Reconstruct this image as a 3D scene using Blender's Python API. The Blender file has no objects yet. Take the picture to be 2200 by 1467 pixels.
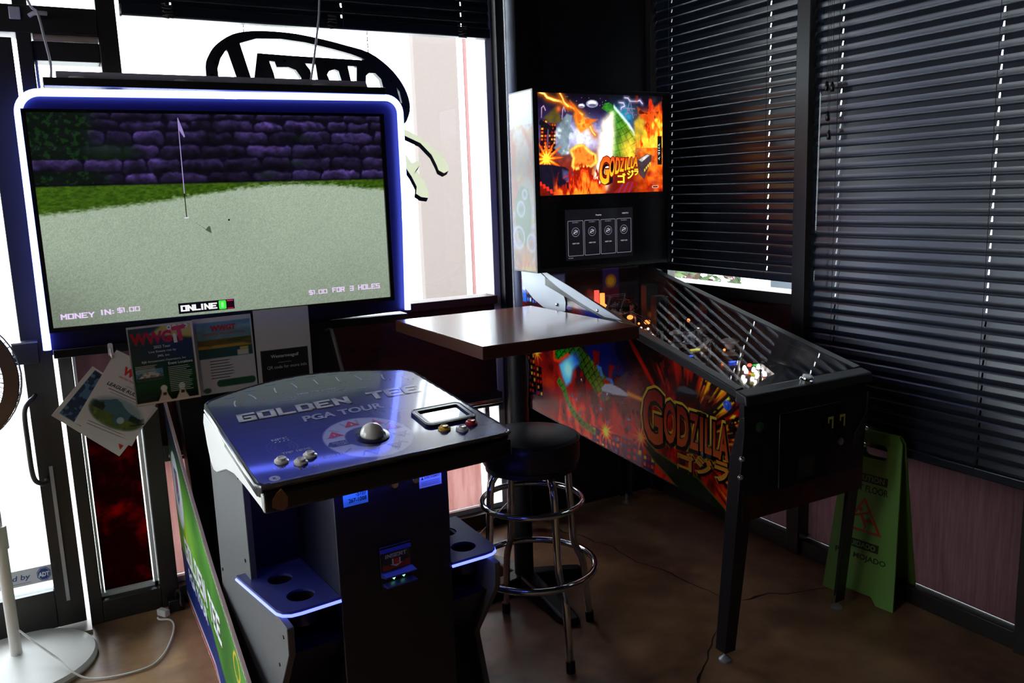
import bpy, bmesh, math, random
import numpy as np
from mathutils import Vector, Matrix
R = math.radians
rnd = random.Random(7)

# ------------------------------------------------------------------ camera, sky, exposure
S = bpy.context.scene
COL = S.collection
cam_d = bpy.data.cameras.new('camera')
cam = bpy.data.objects.new('camera', cam_d)
COL.objects.link(cam)
S.camera = cam
cam_d.sensor_width = 36.0
cam_d.lens = 36.0 * 1812.0 / 2200.0
cam_d.clip_start = 0.05
yaw, pitch, roll = R(28.7), R(9.85), R(2.03)
fwd = Vector((math.sin(yaw) * math.cos(pitch), math.cos(yaw) * math.cos(pitch), -math.sin(pitch)))
r0 = Vector((math.cos(yaw), -math.sin(yaw), 0))
d0 = fwd.cross(r0)
rt = r0 * math.cos(roll) + d0 * math.sin(roll)
dn = d0 * math.cos(roll) - r0 * math.sin(roll)
cam.matrix_world = Matrix(((rt.x, -dn.x, -fwd.x, 0), (rt.y, -dn.y, -fwd.y, 0), (rt.z, -dn.z, -fwd.z, 1.55), (0, 0, 0, 1)))

world = bpy.data.worlds.new('sky')
S.world = world
world.use_nodes = True
wb = world.node_tree.nodes['Background']
wb.inputs[0].default_value = (0.86, 0.93, 1.0, 1)
wb.inputs[1].default_value = 11.0

lamp_d = bpy.data.lights.new('fill_light', 'AREA')  # unseen fill light, added to brighten surfaces facing the camera
lamp_d.shape = 'SQUARE'
lamp_d.size = 0.6
lamp_d.energy = 13.0
lamp_d.color = (1.0, 0.95, 0.90)
lamp = bpy.data.objects.new('fill_light', lamp_d)
lamp.location = (-1.5, 0.9, 2.84)
COL.objects.link(lamp)

S.view_settings.view_transform = 'Standard'
S.view_settings.look = 'None'
S.view_settings.exposure = 0.0
S.view_settings.gamma = 1.0
S.view_settings.use_curve_mapping = False
try:
    S.cycles.max_bounces = 10
    S.cycles.transparent_max_bounces = 16
    S.cycles.sample_clamp_indirect = 6.0
    S.cycles.caustics_reflective = False
    S.cycles.caustics_refractive = False
    S.cycles.use_denoising = True
except Exception:
    pass


# ------------------------------------------------------------------ materials
def s2l(c):
    c = np.asarray(c, float)
    return np.where(c <= 0.04045, c / 12.92, ((np.clip(c, 0, None) + 0.055) / 1.055) ** 2.4)


def principled(name):
    m = bpy.data.materials.new(name)
    m.use_nodes = True
    return m, m.node_tree, m.node_tree.nodes['Principled BSDF']


def M_(name, col, rough=0.5, metal=0.0, emit=None, strength=0.0, noise=0.0, scale=20.0, spec=0.5, coat=0.0, bump=0.0):
    """plain material with a little procedural noise in colour and surface"""
    m, nt, b = principled(name)
    c = tuple(col) + (1,)
    b.inputs['Base Color'].default_value = c
    b.inputs['Roughness'].default_value = rough
    b.inputs['Metallic'].default_value = metal
    b.inputs['Specular IOR Level'].default_value = spec
    b.inputs['Coat Weight'].default_value = coat
    b.inputs['Coat Roughness'].default_value = 0.05
    if emit is not None:
        b.inputs['Emission Color'].default_value = tuple(emit) + (1,)
        b.inputs['Emission Strength'].default_value = strength
    if noise > 0 or bump > 0:
        tc = nt.nodes.new('ShaderNodeTexCoord')
        n = nt.nodes.new('ShaderNodeTexNoise')
        n.inputs['Scale'].default_value = scale
        n.inputs['Detail'].default_value = 4
        nt.links.new(tc.outputs['Object'], n.inputs['Vector'])
        if noise > 0:
            mx = nt.nodes.new('ShaderNodeMix')
            mx.data_type = 'RGBA'
            mx.inputs[6].default_value = tuple(x * (1 - noise) for x in col) + (1,)
            mx.inputs[7].default_value = tuple(min(1, x * (1 + noise)) for x in col) + (1,)
            nt.links.new(n.outputs['Fac'], mx.inputs[0])
            nt.links.new(mx.outputs[2], b.inputs['Base Color'])
        if bump > 0:
            bp = nt.nodes.new('ShaderNodeBump')
            bp.inputs['Strength'].default_value = bump
            bp.inputs['Distance'].default_value = 0.002
            nt.links.new(n.outputs['Fac'], bp.inputs['Height'])
            nt.links.new(bp.outputs['Normal'], b.inputs['Normal'])
    return m


def art_mat(name, rough=0.4, emit=0.0, base=1.0, coat=0.0, spec=0.5):
    """colours of a printed or glowing picture, kept with the mesh"""
    m, nt, b = principled(name)
    a = nt.nodes.new('ShaderNodeVertexColor')
    a.layer_name = 'print'
    b.inputs['Roughness'].default_value = rough
    b.inputs['Coat Weight'].default_value = coat
    b.inputs['Coat Roughness'].default_value = 0.04
    b.inputs['Specular IOR Level'].default_value = spec
    if emit > 0:
        nt.links.new(a.outputs['Color'], b.inputs['Emission Color'])
        b.inputs['Emission Strength'].default_value = emit
        b.inputs['Base Color'].default_value = (0.01, 0.01, 0.012, 1)
    else:
        if base != 1.0:
            g = nt.nodes.new('ShaderNodeMix')
            g.data_type = 'RGBA'
            g.inputs[0].default_value = base
            g.inputs[6].default_value = (0, 0, 0, 1)
            nt.links.new(a.outputs['Color'], g.inputs[7])
            nt.links.new(g.outputs[2], b.inputs['Base Color'])
        else:
            nt.links.new(a.outputs['Color'], b.inputs['Base Color'])
    return m


def glass_mat(name, tint=(1, 1, 1), refl=1.0):
    m = bpy.data.materials.new(name)
    m.use_nodes = True
    nt = m.node_tree
    nt.nodes.clear()
    o = nt.nodes.new('ShaderNodeOutputMaterial')
    t = nt.nodes.new('ShaderNodeBsdfTransparent')
    t.inputs[0].default_value = tuple(tint) + (1,)
    g = nt.nodes.new('ShaderNodeBsdfGlossy')
    g.inputs['Roughness'].default_value = 0.02
    # two-sided Schlick reflection, so that a thin pane lets daylight through at every angle
    f = nt.nodes.new('ShaderNodeLayerWeight')
    f.inputs[0].default_value = 0.5
    pw = nt.nodes.new('ShaderNodeMath')
    pw.operation = 'POWER'
    pw.inputs[1].default_value = 5.0
    mt = nt.nodes.new('ShaderNodeMath')
    mt.operation = 'MULTIPLY_ADD'
    mt.inputs[1].default_value = 0.9 * refl
    mt.inputs[2].default_value = 0.04 * refl
    mx = nt.nodes.new('ShaderNodeMixShader')
    nt.links.new(f.outputs[1], pw.inputs[0])
    nt.links.new(pw.outputs[0], mt.inputs[0])
    nt.links.new(mt.outputs[0], mx.inputs[0])
    nt.links.new(t.outputs[0], mx.inputs[1])
    nt.links.new(g.outputs[0], mx.inputs[2])
    nt.links.new(mx.outputs[0], o.inputs[0])
    return m


def film_mat(name, c_dark, c_light, scale, lo, hi, streak=(1, 1, 1)):
    """tinted film stuck on a pane: daylight glows through it, thicker and thinner in blotches"""
    m = bpy.data.materials.new(name)
    m.use_nodes = True
    nt = m.node_tree
    nt.nodes.clear()
    o = nt.nodes.new('ShaderNodeOutputMaterial')
    tc = nt.nodes.new('ShaderNodeTexCoord')
    mp = nt.nodes.new('ShaderNodeMapping')
    mp.inputs['Scale'].default_value = streak
    n = nt.nodes.new('ShaderNodeTexNoise')
    n.inputs['Scale'].default_value = scale
    n.inputs['Detail'].default_value = 6
    n.inputs['Roughness'].default_value = 0.65
    rp = nt.nodes.new('ShaderNodeValToRGB')
    rp.color_ramp.elements[0].position = lo
    rp.color_ramp.elements[0].color = tuple(c_dark) + (1,)
    rp.color_ramp.elements[1].position = hi
    rp.color_ramp.elements[1].color = tuple(c_light) + (1,)
    tl = nt.nodes.new('ShaderNodeBsdfTranslucent')
    df = nt.nodes.new('ShaderNodeBsdfDiffuse')
    mx = nt.nodes.new('ShaderNodeMixShader')
    mx.inputs[0].default_value = 0.25
    nt.links.new(tc.outputs['Object'], mp.inputs[0])
    nt.links.new(mp.outputs[0], n.inputs['Vector'])
    nt.links.new(n.outputs['Fac'], rp.inputs[0])
    nt.links.new(rp.outputs[0], tl.inputs[0])
    nt.links.new(rp.outputs[0], df.inputs[0])
    nt.links.new(tl.outputs[0], mx.inputs[1])
    nt.links.new(df.outputs[0], mx.inputs[2])
    nt.links.new(mx.outputs[0], o.inputs[0])
    return m


def wood_mat(name, c1, c2, rough, scale=(2, 14, 14), coat=0.4):
    m, nt, b = principled(name)
    tc = nt.nodes.new('ShaderNodeTexCoord')
    mp = nt.nodes.new('ShaderNodeMapping')
    mp.inputs['Scale'].default_value = scale
    n = nt.nodes.new('ShaderNodeTexNoise')
    n.inputs['Scale'].default_value = 5
    n.inputs['Detail'].default_value = 8
    n.inputs['Distortion'].default_value = 0.6
    rp = nt.nodes.new('ShaderNodeValToRGB')
    rp.color_ramp.elements[0].position = 0.32
    rp.color_ramp.elements[0].color = tuple(c1) + (1,)
    rp.color_ramp.elements[1].position = 0.7
    rp.color_ramp.elements[1].color = tuple(c2) + (1,)
    nt.links.new(tc.outputs['Object'], mp.inputs[0])
    nt.links.new(mp.outputs[0], n.inputs['Vector'])
    nt.links.new(n.outputs['Fac'], rp.inputs[0])
    nt.links.new(rp.outputs[0], b.inputs['Base Color'])
    b.inputs['Roughness'].default_value = rough
    b.inputs['Coat Weight'].default_value = coat
    b.inputs['Coat Roughness'].default_value = 0.12
    return m


def floor_mat():
    m, nt, b = principled('stained_concrete')
    tc = nt.nodes.new('ShaderNodeTexCoord')
    n1 = nt.nodes.new('ShaderNodeTexNoise')
    n1.inputs['Scale'].default_value = 1.7
    n1.inputs['Detail'].default_value = 7
    n1.inputs['Distortion'].default_value = 1.1
    n2 = nt.nodes.new('ShaderNodeTexNoise')
    n2.inputs['Scale'].default_value = 9
    n2.inputs['Detail'].default_value = 8
    mx = nt.nodes.new('ShaderNodeMix')
    mx.inputs[0].default_value = 0.35
    rp = nt.nodes.new('ShaderNodeValToRGB')
    e = rp.color_ramp.elements
    e[0].position, e[0].color = 0.30, (0.085, 0.045, 0.028, 1)
    e[1].position, e[1].color = 0.72, (0.72, 0.43, 0.19, 1)
    k = e.new(0.45)
    k.color = (0.25, 0.135, 0.066, 1)
    k = e.new(0.58)
    k.color = (0.40, 0.225, 0.12, 1)
    # fine cracks
    vz = nt.nodes.new('ShaderNodeTexVoronoi')
    vz.feature = 'DISTANCE_TO_EDGE'
    vz.inputs['Scale'].default_value = 0.9
    nz = nt.nodes.new('ShaderNodeTexNoise')
    nz.inputs['Scale'].default_value = 4
    va = nt.nodes.new('ShaderNodeMix')
    va.data_type = 'VECTOR'
    va.inputs[0].default_value = 0.12
    lt = nt.nodes.new('ShaderNodeMath')
    lt.operation = 'LESS_THAN'
    lt.inputs[1].default_value = 0.0022
    cm = nt.nodes.new('ShaderNodeMix')
    cm.data_type = 'RGBA'
    cm.inputs[7].default_value = (0.02, 0.012, 0.01, 1)
    L = nt.links.new
    L(tc.outputs['Object'], n1.inputs['Vector'])
    L(tc.outputs['Object'], n2.inputs['Vector'])
    L(tc.outputs['Object'], nz.inputs['Vector'])
    L(tc.outputs['Object'], va.inputs[4])
    L(nz.outputs['Color'], va.inputs[5])
    L(va.outputs[1], vz.inputs['Vector'])
    L(n1.outputs['Fac'], mx.inputs[2])
    L(n2.outputs['Fac'], mx.inputs[3])
    L(mx.outputs[0], rp.inputs[0])
    L(vz.outputs['Distance'], lt.inputs[0])
    L(lt.outputs[0], cm.inputs[0])
    L(rp.outputs[0], cm.inputs[6])
    L(cm.outputs[2], b.inputs['Base Color'])
    r = nt.nodes.new('ShaderNodeMapRange')
    r.inputs[3].default_value = 0.22
    r.inputs[4].default_value = 0.42
    L(n2.outputs['Fac'], r.inputs[0])
    L(r.outputs[0], b.inputs['Roughness'])
    bp = nt.nodes.new('ShaderNodeBump')
    bp.inputs['Strength'].default_value = 0.08
    bp.inputs['Distance'].default_value = 0.01
    L(n2.outputs['Fac'], bp.inputs['Height'])
    L(bp.outputs['Normal'], b.inputs['Normal'])
    return m


BLACK = M_('black_paint', (0.008, 0.008, 0.010), 0.45, noise=0.3)
BLACKG = M_('black_gloss', (0.006, 0.006, 0.008), 0.22, noise=0.2)
BRONZE = M_('dark_bronze_aluminium', (0.018, 0.015, 0.013), 0.42, spec=0.5, noise=0.3, scale=30)
DARKWALL = M_('dark_wall_paint', (0.006, 0.0065, 0.009), 0.7, noise=0.3, scale=8, bump=0.2)
SILVER = M_('brushed_aluminium', (0.45, 0.47, 0.50), 0.3, 1.0, noise=0.1, scale=60)
GREYMET = M_('grey_steel', (0.42, 0.44, 0.46), 0.42, 0.6, noise=0.08, scale=50)
CHROME = M_('chrome', (0.62, 0.62, 0.64), 0.09, 1.0, noise=0.05, scale=30)
REDWOOD = wood_mat('dark_red_panel', (0.05, 0.009, 0.007), (0.10, 0.018, 0.013), 0.55, (3, 3, 9), 0.0)
WHITEP = M_('white_plastic', (0.78, 0.77, 0.76), 0.4, noise=0.04)
OFFWHITE = M_('off_white_enamel', (0.72, 0.70, 0.68), 0.38, noise=0.05, scale=12)
GREYWHITE = M_('white_trim', (0.75, 0.76, 0.78), 0.5, noise=0.05)
GLASS = glass_mat('window_glass', (0.96, 0.98, 0.97))
TGLASS = glass_mat('table_glass', (0.98, 0.98, 0.98))
FLOOR = floor_mat()


# ------------------------------------------------------------------ mesh building
SPACE = {}


class MB:
    def __init__(s):
        s.v, s.f, s.mi, s.mats = [], [], [], []

    def _m(s, mat):
        if mat is None:
            mat = s.mats[-1] if s.mats else BLACK
        if mat not in s.mats:
            s.mats.append(mat)
        return s.mats.index(mat)

    def add(s, vs, fs, mat=None):
        k = s._m(mat)
        n = len(s.v)
        s.v += [tuple(p) for p in vs]
        s.f += [tuple(i + n for i in f) for f in fs]
        s.mi += [k] * len(fs)
        return s

    def box(s, x0, x1, y0, y1, z0, z1, mat=None):
        vs = [(x0, y0, z0), (x1, y0, z0), (x1, y1, z0), (x0, y1, z0), (x0, y0, z1), (x1, y0, z1), (x1, y1, z1), (x0, y1, z1)]
        return s.add(vs, [(0, 3, 2, 1), (4, 5, 6, 7), (0, 1, 5, 4), (1, 2, 6, 5), (2, 3, 7, 6), (3, 0, 4, 7)], mat)

    def obox(s, c, ax, half, mat=None):
        c = Vector(c)
        a = [Vector(q).normalized() * h for q, h in zip(ax, half)]
        vs = [c + a[0] * i + a[1] * j + a[2] * k for k in (-1, 1) for i, j in ((-1, -1), (1, -1), (1, 1), (-1, 1))]
        return s.add(vs, [(0, 3, 2, 1), (4, 5, 6, 7), (0, 1, 5, 4), (1, 2, 6, 5), (2, 3, 7, 6), (3, 0, 4, 7)], mat)

    def hexa(s, p, mat=None):
        """eight corners: bottom four counter-clockwise, then top four"""
        return s.add(p, [(0, 3, 2, 1), (4, 5, 6, 7), (0, 1, 5, 4), (1, 2, 6, 5), (2, 3, 7, 6), (3, 0, 4, 7)], mat)

    def cyl(s, p0, p1, r0, r1=None, seg=20, mat=None, caps=True):
        r1 = r0 if r1 is None else r1
        p0, p1 = Vector(p0), Vector(p1)
        d = (p1 - p0).normalized()
        u = d.orthogonal().normalized()
        w = d.cross(u)
        vs = []
        for p, r in ((p0, r0), (p1, r1)):
            for i in range(seg):
                a = 2 * math.pi * i / seg
                vs.append(p + u * (r * math.cos(a)) + w * (r * math.sin(a)))
        fs = [(i, (i + 1) % seg, seg + (i + 1) % seg, seg + i) for i in range(seg)]
        if caps:
            fs += [tuple(range(seg - 1, -1, -1)), tuple(range(seg, 2 * seg))]
        return s.add(vs, fs, mat)

    def tube(s, pts, r, seg=10, mat=None, closed=False, flat=1.0):
        P = [Vector(p) for p in pts]
        n = len(P)
        vs, fs = [], []
        T = []
        for i in range(n):
            a = P[(i - 1) % n] if (closed or i > 0) else P[0]
            b = P[(i + 1) % n] if (closed or i < n - 1) else P[-1]
            T.append((b - a).normalized())
        u = T[0].orthogonal().normalized()
        if abs(T[0].z) < 0.9:
            u = (Vector((0, 0, 1)) - T[0] * T[0].z).normalized()
        for i in range(n):
            u = (u - T[i] * u.dot(T[i])).normalized()
            w = T[i].cross(u)
            rr = r[i] if isinstance(r, (list, tuple)) else r
            for k in range(seg):
                a = 2 * math.pi * k / seg
                vs.append(P[i] + u * (rr * flat * math.cos(a)) + w * (rr * math.sin(a)))
        m = n if closed else n - 1
        for i in range(m):
            j = (i + 1) % n
            for k in range(seg):
                l = (k + 1) % seg
                fs.append((i * seg + k, i * seg + l, j * seg + l, j * seg + k))
        if not closed:
            fs += [tuple(range(seg - 1, -1, -1)), tuple((n - 1) * seg + k for k in range(seg))]
        return s.add(vs, fs, mat)

    def lathe(s, prof, c=(0, 0, 0), seg=32, mat=None, ax=None):
        c = Vector(c)
        z = Vector(ax).normalized() if ax is not None else Vector((0, 0, 1))
        u = z.orthogonal().normalized() if ax is not None else Vector((1, 0, 0))
        w = z.cross(u)
        vs, fs = [], []
        for r, h in prof:
            for k in range(seg):
                a = 2 * math.pi * k / seg
                vs.append(c + z * h + u * (r * math.cos(a)) + w * (r * math.sin(a)))
        for i in range(len(prof) - 1):
            for k in range(seg):
                l = (k + 1) % seg
                fs.append((i * seg + k, i * seg + l, (i + 1) * seg + l, (i + 1) * seg + k))
        fs.append(tuple(range(seg - 1, -1, -1)))
        fs.append(tuple((len(prof) - 1) * seg + k for k in range(seg)))
        return s.add(vs, fs, mat)

    def prism(s, pts, d, mat=None):
        """closed outline of 3-D points pushed along d"""
        P = [Vector(p) for p in pts]
        d = Vector(d)
        n = len(P)
        nrm = Vector((0, 0, 0))
        for i in range(n):
            nrm += P[i].cross(P[(i + 1) % n])
        if nrm.dot(d) > 0:
            P = P[::-1]
        vs = P + [p + d for p in P]
        fs = [tuple(range(n)), tuple(range(2 * n - 1, n - 1, -1))]
        fs += [(i, n + i, n + (i + 1) % n, (i + 1) % n) for i in range(n)]
        return s.add(vs, fs, mat)

    def holed(s, outer, holes, d, o, u, w, mat=None):
        """plate with holes: 2-D outlines in the frame o,u,w, pushed along d"""
        bm = bmesh.new()
        o, u, w, d = Vector(o), Vector(u), Vector(w), Vector(d)
        es = []
        for lp in [outer] + holes:
            vv = [bm.verts.new(o + u * a + w * b) for a, b in lp]
            es += [bm.edges.new((vv[i], vv[(i + 1) % len(vv)])) for i in range(len(vv))]
        g = bmesh.ops.triangle_fill(bm, use_beauty=True, use_dissolve=False, edges=es)
        fs = [q for q in g['geom'] if isinstance(q, bmesh.types.BMFace)]
        ex = bmesh.ops.extrude_face_region(bm, geom=fs)
        bmesh.ops.translate(bm, vec=d, verts=[q for q in ex['geom'] if isinstance(q, bmesh.types.BMVert)])
        bmesh.ops.recalc_face_normals(bm, faces=bm.faces)
        bm.verts.index_update()
        s.add([v.co.copy() for v in bm.verts], [tuple(v.index for v in f.verts) for f in bm.faces], mat)
        bm.free()
        return s

    def sphere(s, c, r, seg=16, rings=10, mat=None, sc=(1, 1, 1)):
        c = Vector(c)
        vs = [c + Vector((0, 0, r * sc[2]))]
        for i in range(1, rings):
            t = math.pi * i / rings
            for k in range(seg):
                a = 2 * math.pi * k / seg
                vs.append(c + Vector((r * sc[0] * math.sin(t) * math.cos(a), r * sc[1] * math.sin(t) * math.sin(a), r * sc[2] * math.cos(t))))
        vs.append(c - Vector((0, 0, r * sc[2])))
        fs = [(0, 1 + k, 1 + (k + 1) % seg) for k in range(seg)]
        for i in range(rings - 2):
            b = 1 + i * seg
            for k in range(seg):
                l = (k + 1) % seg
                fs.append((b + k, b + seg + k, b + seg + l, b + l))
        b = 1 + (rings - 2) * seg
        e = len(vs) - 1
        fs += [(b + k, e, b + (k + 1) % seg) for k in range(seg)]
        return s.add(vs, fs, mat)

    def build(s, name, parent=None, bev=0.0, bseg=2, smooth=True, solid=0.0):
        me = bpy.data.meshes.new(name)
        vs = s.v
        inv = SPACE.get(parent.name) if parent is not None else None
        if inv is not None:
            vs = [tuple(inv @ Vector(p)) for p in vs]
        me.from_pydata(vs, [], s.f)
        for m in s.mats:
            me.materials.append(m)
        me.polygons.foreach_set('material_index', s.mi)
        me.update()
        o = bpy.data.objects.new(name, me)
        COL.objects.link(o)
        if parent is not None:
            o.parent = parent
            SPACE[o.name] = inv
        if smooth:
            me.polygons.foreach_set('use_smooth', [True] * len(me.polygons))
            me.set_sharp_from_angle(angle=R(38))
        if solid:
            q = o.modifiers.new('thickness', 'SOLIDIFY')
            q.thickness = solid
            q.offset = 0
        if bev:
            q = o.modifiers.new('edges', 'BEVEL')
            q.width = bev
            q.segments = bseg
            q.limit_method = 'ANGLE'
            q.angle_limit = R(40)
            q.harden_normals = False
        return o


def tag(o, label, cat, group=None, kind=None):
    o['label'] = label
    if cat:
        o['category'] = cat
    if group:
        o['group'] = group
    if kind:
        o['kind'] = kind
    return o


def thing(name, label, cat, loc=(0, 0, 0), rz=0.0, group=None, local=False):
    """an Empty at the thing's base; its parts are given in room coordinates unless local"""
    o = bpy.data.objects.new(name, None)
    o.empty_display_size = 0.1
    COL.objects.link(o)
    o.location = loc
    o.rotation_euler = (0, 0, rz)
    SPACE[o.name] = None if local else (Matrix.Translation(Vector(loc)) @ Matrix.Rotation(rz, 4, 'Z')).inverted()
    return tag(o, label, cat, group)


def struct(name, mb, label, cat, **k):
    o = mb.build(name, None, **k)
    return tag(o, label, cat, kind='structure')


def rrect(x0, y0, x1, y1, r, n=6):
    out = []
    for cx, cy, a0 in ((x1 - r, y1 - r, 0), (x0 + r, y1 - r, 90), (x0 + r, y0 + r, 180), (x1 - r, y0 + r, 270)):
        for i in range(n + 1):
            a = R(a0 + 90 * i / n)
            out.append((cx + r * math.cos(a), cy + r * math.sin(a)))
    return out


def circ(cx, cy, r, n=32, ry=None):
    ry = r if ry is None else ry
    return [(cx + r * math.cos(2 * math.pi * i / n), cy + ry * math.sin(2 * math.pi * i / n)) for i in range(n)]


def catmull(P, n=8, closed=False):
    P = [Vector(p) for p in P]
    out = []
    N = len(P)
    for i in range(N if closed else N - 1):
        g = (lambda k: P[k % N]) if closed else (lambda k: P[max(0, min(N - 1, k))])
        a, b, c, d = g(i - 1), g(i), g(i + 1), g(i + 2)
        for k in range(n):
            t = k / n
            out.append(0.5 * ((2 * b) + (c - a) * t + (2 * a - 5 * b + 4 * c - d) * t * t + (3 * b - a - 3 * c + d) * t ** 3))
    if not closed:
        out.append(P[-1])
    return out


# ------------------------------------------------------------------ lettering
_fc = {}


def text_geo(txt, offset=0.0, shear=0.0):
    """filled outline of a line of type, height of capitals about 0.7, left end at 0"""
    key = (txt, offset, shear)
    if key in _fc:
        return _fc[key]
    c = bpy.data.curves.new('type', 'FONT')
    c.body = txt
    c.offset = offset
    c.shear = shear
    c.resolution_u = 3
    c.fill_mode = 'FRONT'
    o = bpy.data.objects.new('type', c)
    COL.objects.link(o)
    dg = bpy.context.evaluated_depsgraph_get()
    me = bpy.data.meshes.new_from_object(o.evaluated_get(dg))
    vs = np.array([v.co[:2] for v in me.vertices]) if len(me.vertices) else np.zeros((0, 2))
    fs = [tuple(p.vertices) for p in me.polygons]
    bpy.data.objects.remove(o)
    bpy.data.curves.remove(c)
    bpy.data.meshes.remove(me)
    _fc[key] = (vs, fs)
    return vs, fs


_G = {  # square stroke letters on a 4 x 6 grid
    'A': '00 06 46 40|03 43', 'B': '00 06 36 46 43 03|43 40 00', 'C': '46 06 00 40', 'D': '00 06 36 45 41 30 00', 'E': '46 06 00 40|03 33',
    'F': '46 06 00|03 33', 'G': '46 06 00 40 43 23', 'H': '00 06|40 46|03 43', 'I': '20 26', 'J': '46 40 00 02', 'K': '00 06|46 03 40',
    'L': '06 00 40', 'M': '00 06 23 46 40', 'N': '00 06 40 46', 'O': '00 06 46 40 00', 'P': '00 06 46 43 03', 'Q': '00 06 46 40 00|22 40',
    'R': '00 06 46 43 03|23 40', 'S': '46 06 03 43 40 00', 'T': '06 46|26 20', 'U': '06 00 40 46', 'V': '06 20 46', 'W': '06 10 24 30 46',
    'X': '00 46|06 40', 'Y': '06 23 46|23 20', 'Z': '06 46 00 40', '0': '00 06 46 40 00', '1': '16 26 20', '2': '06 46 43 03 00 40',
    '3': '06 46 40 00|03 43', '4': '06 03 43|46 40', '5': '46 06 03 43 40 00', '6': '46 06 00 40 43 03', '7': '06 46 40', '8': '00 06 46 40 00|03 43',
    '9': '43 03 06 46 40 00', '$': '46 06 03 43 40 00|27 2h', ':': '21 21|24 24', '.': '20 20', '-': '13 33', '/': '00 46', '?': '06 46 43 23|20 20'}


def block_geo(txt, t=1.1, gap=1.9):
    """bold squared letters; capitals are 1 high"""
    vs, fs = [], []
    x = 0.0

    def num(ch):
        return -1.0 if ch == 'h' else float(ch)
    for ch in txt:
        if ch == ' ':
            x += 4.2
            continue
        narrow = ch in '.:I1'
        for st in _G.get(ch, '').split('|'):
            if not st.strip():
                continue
            P = [np.array((num(a[0]), num(a[1]))) for a in st.split()]
            for a, b in zip(P[:-1], P[1:]):
                d = b - a
                L = np.hypot(*d)
                d = d / L if L > 0 else np.array((1.0, 0))
                n = np.array((-d[1], d[0]))
                e = t / 2
                q = [a - d * e - n * e, b + d * e - n * e, b + d * e + n * e, a - d * e + n * e]
                k = len(vs)
                vs += [(p[0] + x - (1.6 if narrow else 0), p[1]) for p in q]
                fs.append((k, k + 1, k + 2, k + 3))
        x += (1.2 if narrow else 4.0) + gap
    v = np.array(vs)
    v = (v + np.array((t / 2, t / 2))) / (6 + t)
    return v, fs


def fit(geo, x0, y0, w=None, h=None, shear=0.0, rot=0.0, center=False):
    """scale type so that its height is h (or its width w) with its lower left corner at x0,y0"""
    v, f = geo
    v = v - v.min(0)
    mx = v.max(0)
    sy = h / mx[1] if h else w / mx[0]
    sx = w / mx[0] if w else sy
    q = v * np.array((sx, sy))
    q[:, 0] += shear * q[:, 1]
    if center:
        q[:, 0] -= (mx[0] * sx) / 2
    c, s = math.cos(rot), math.sin(rot)
    q = np.stack((q[:, 0] * c - q[:, 1] * s, q[:, 0] * s + q[:, 1] * c), 1)
    return q + np.array((x0, y0)), f


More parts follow.
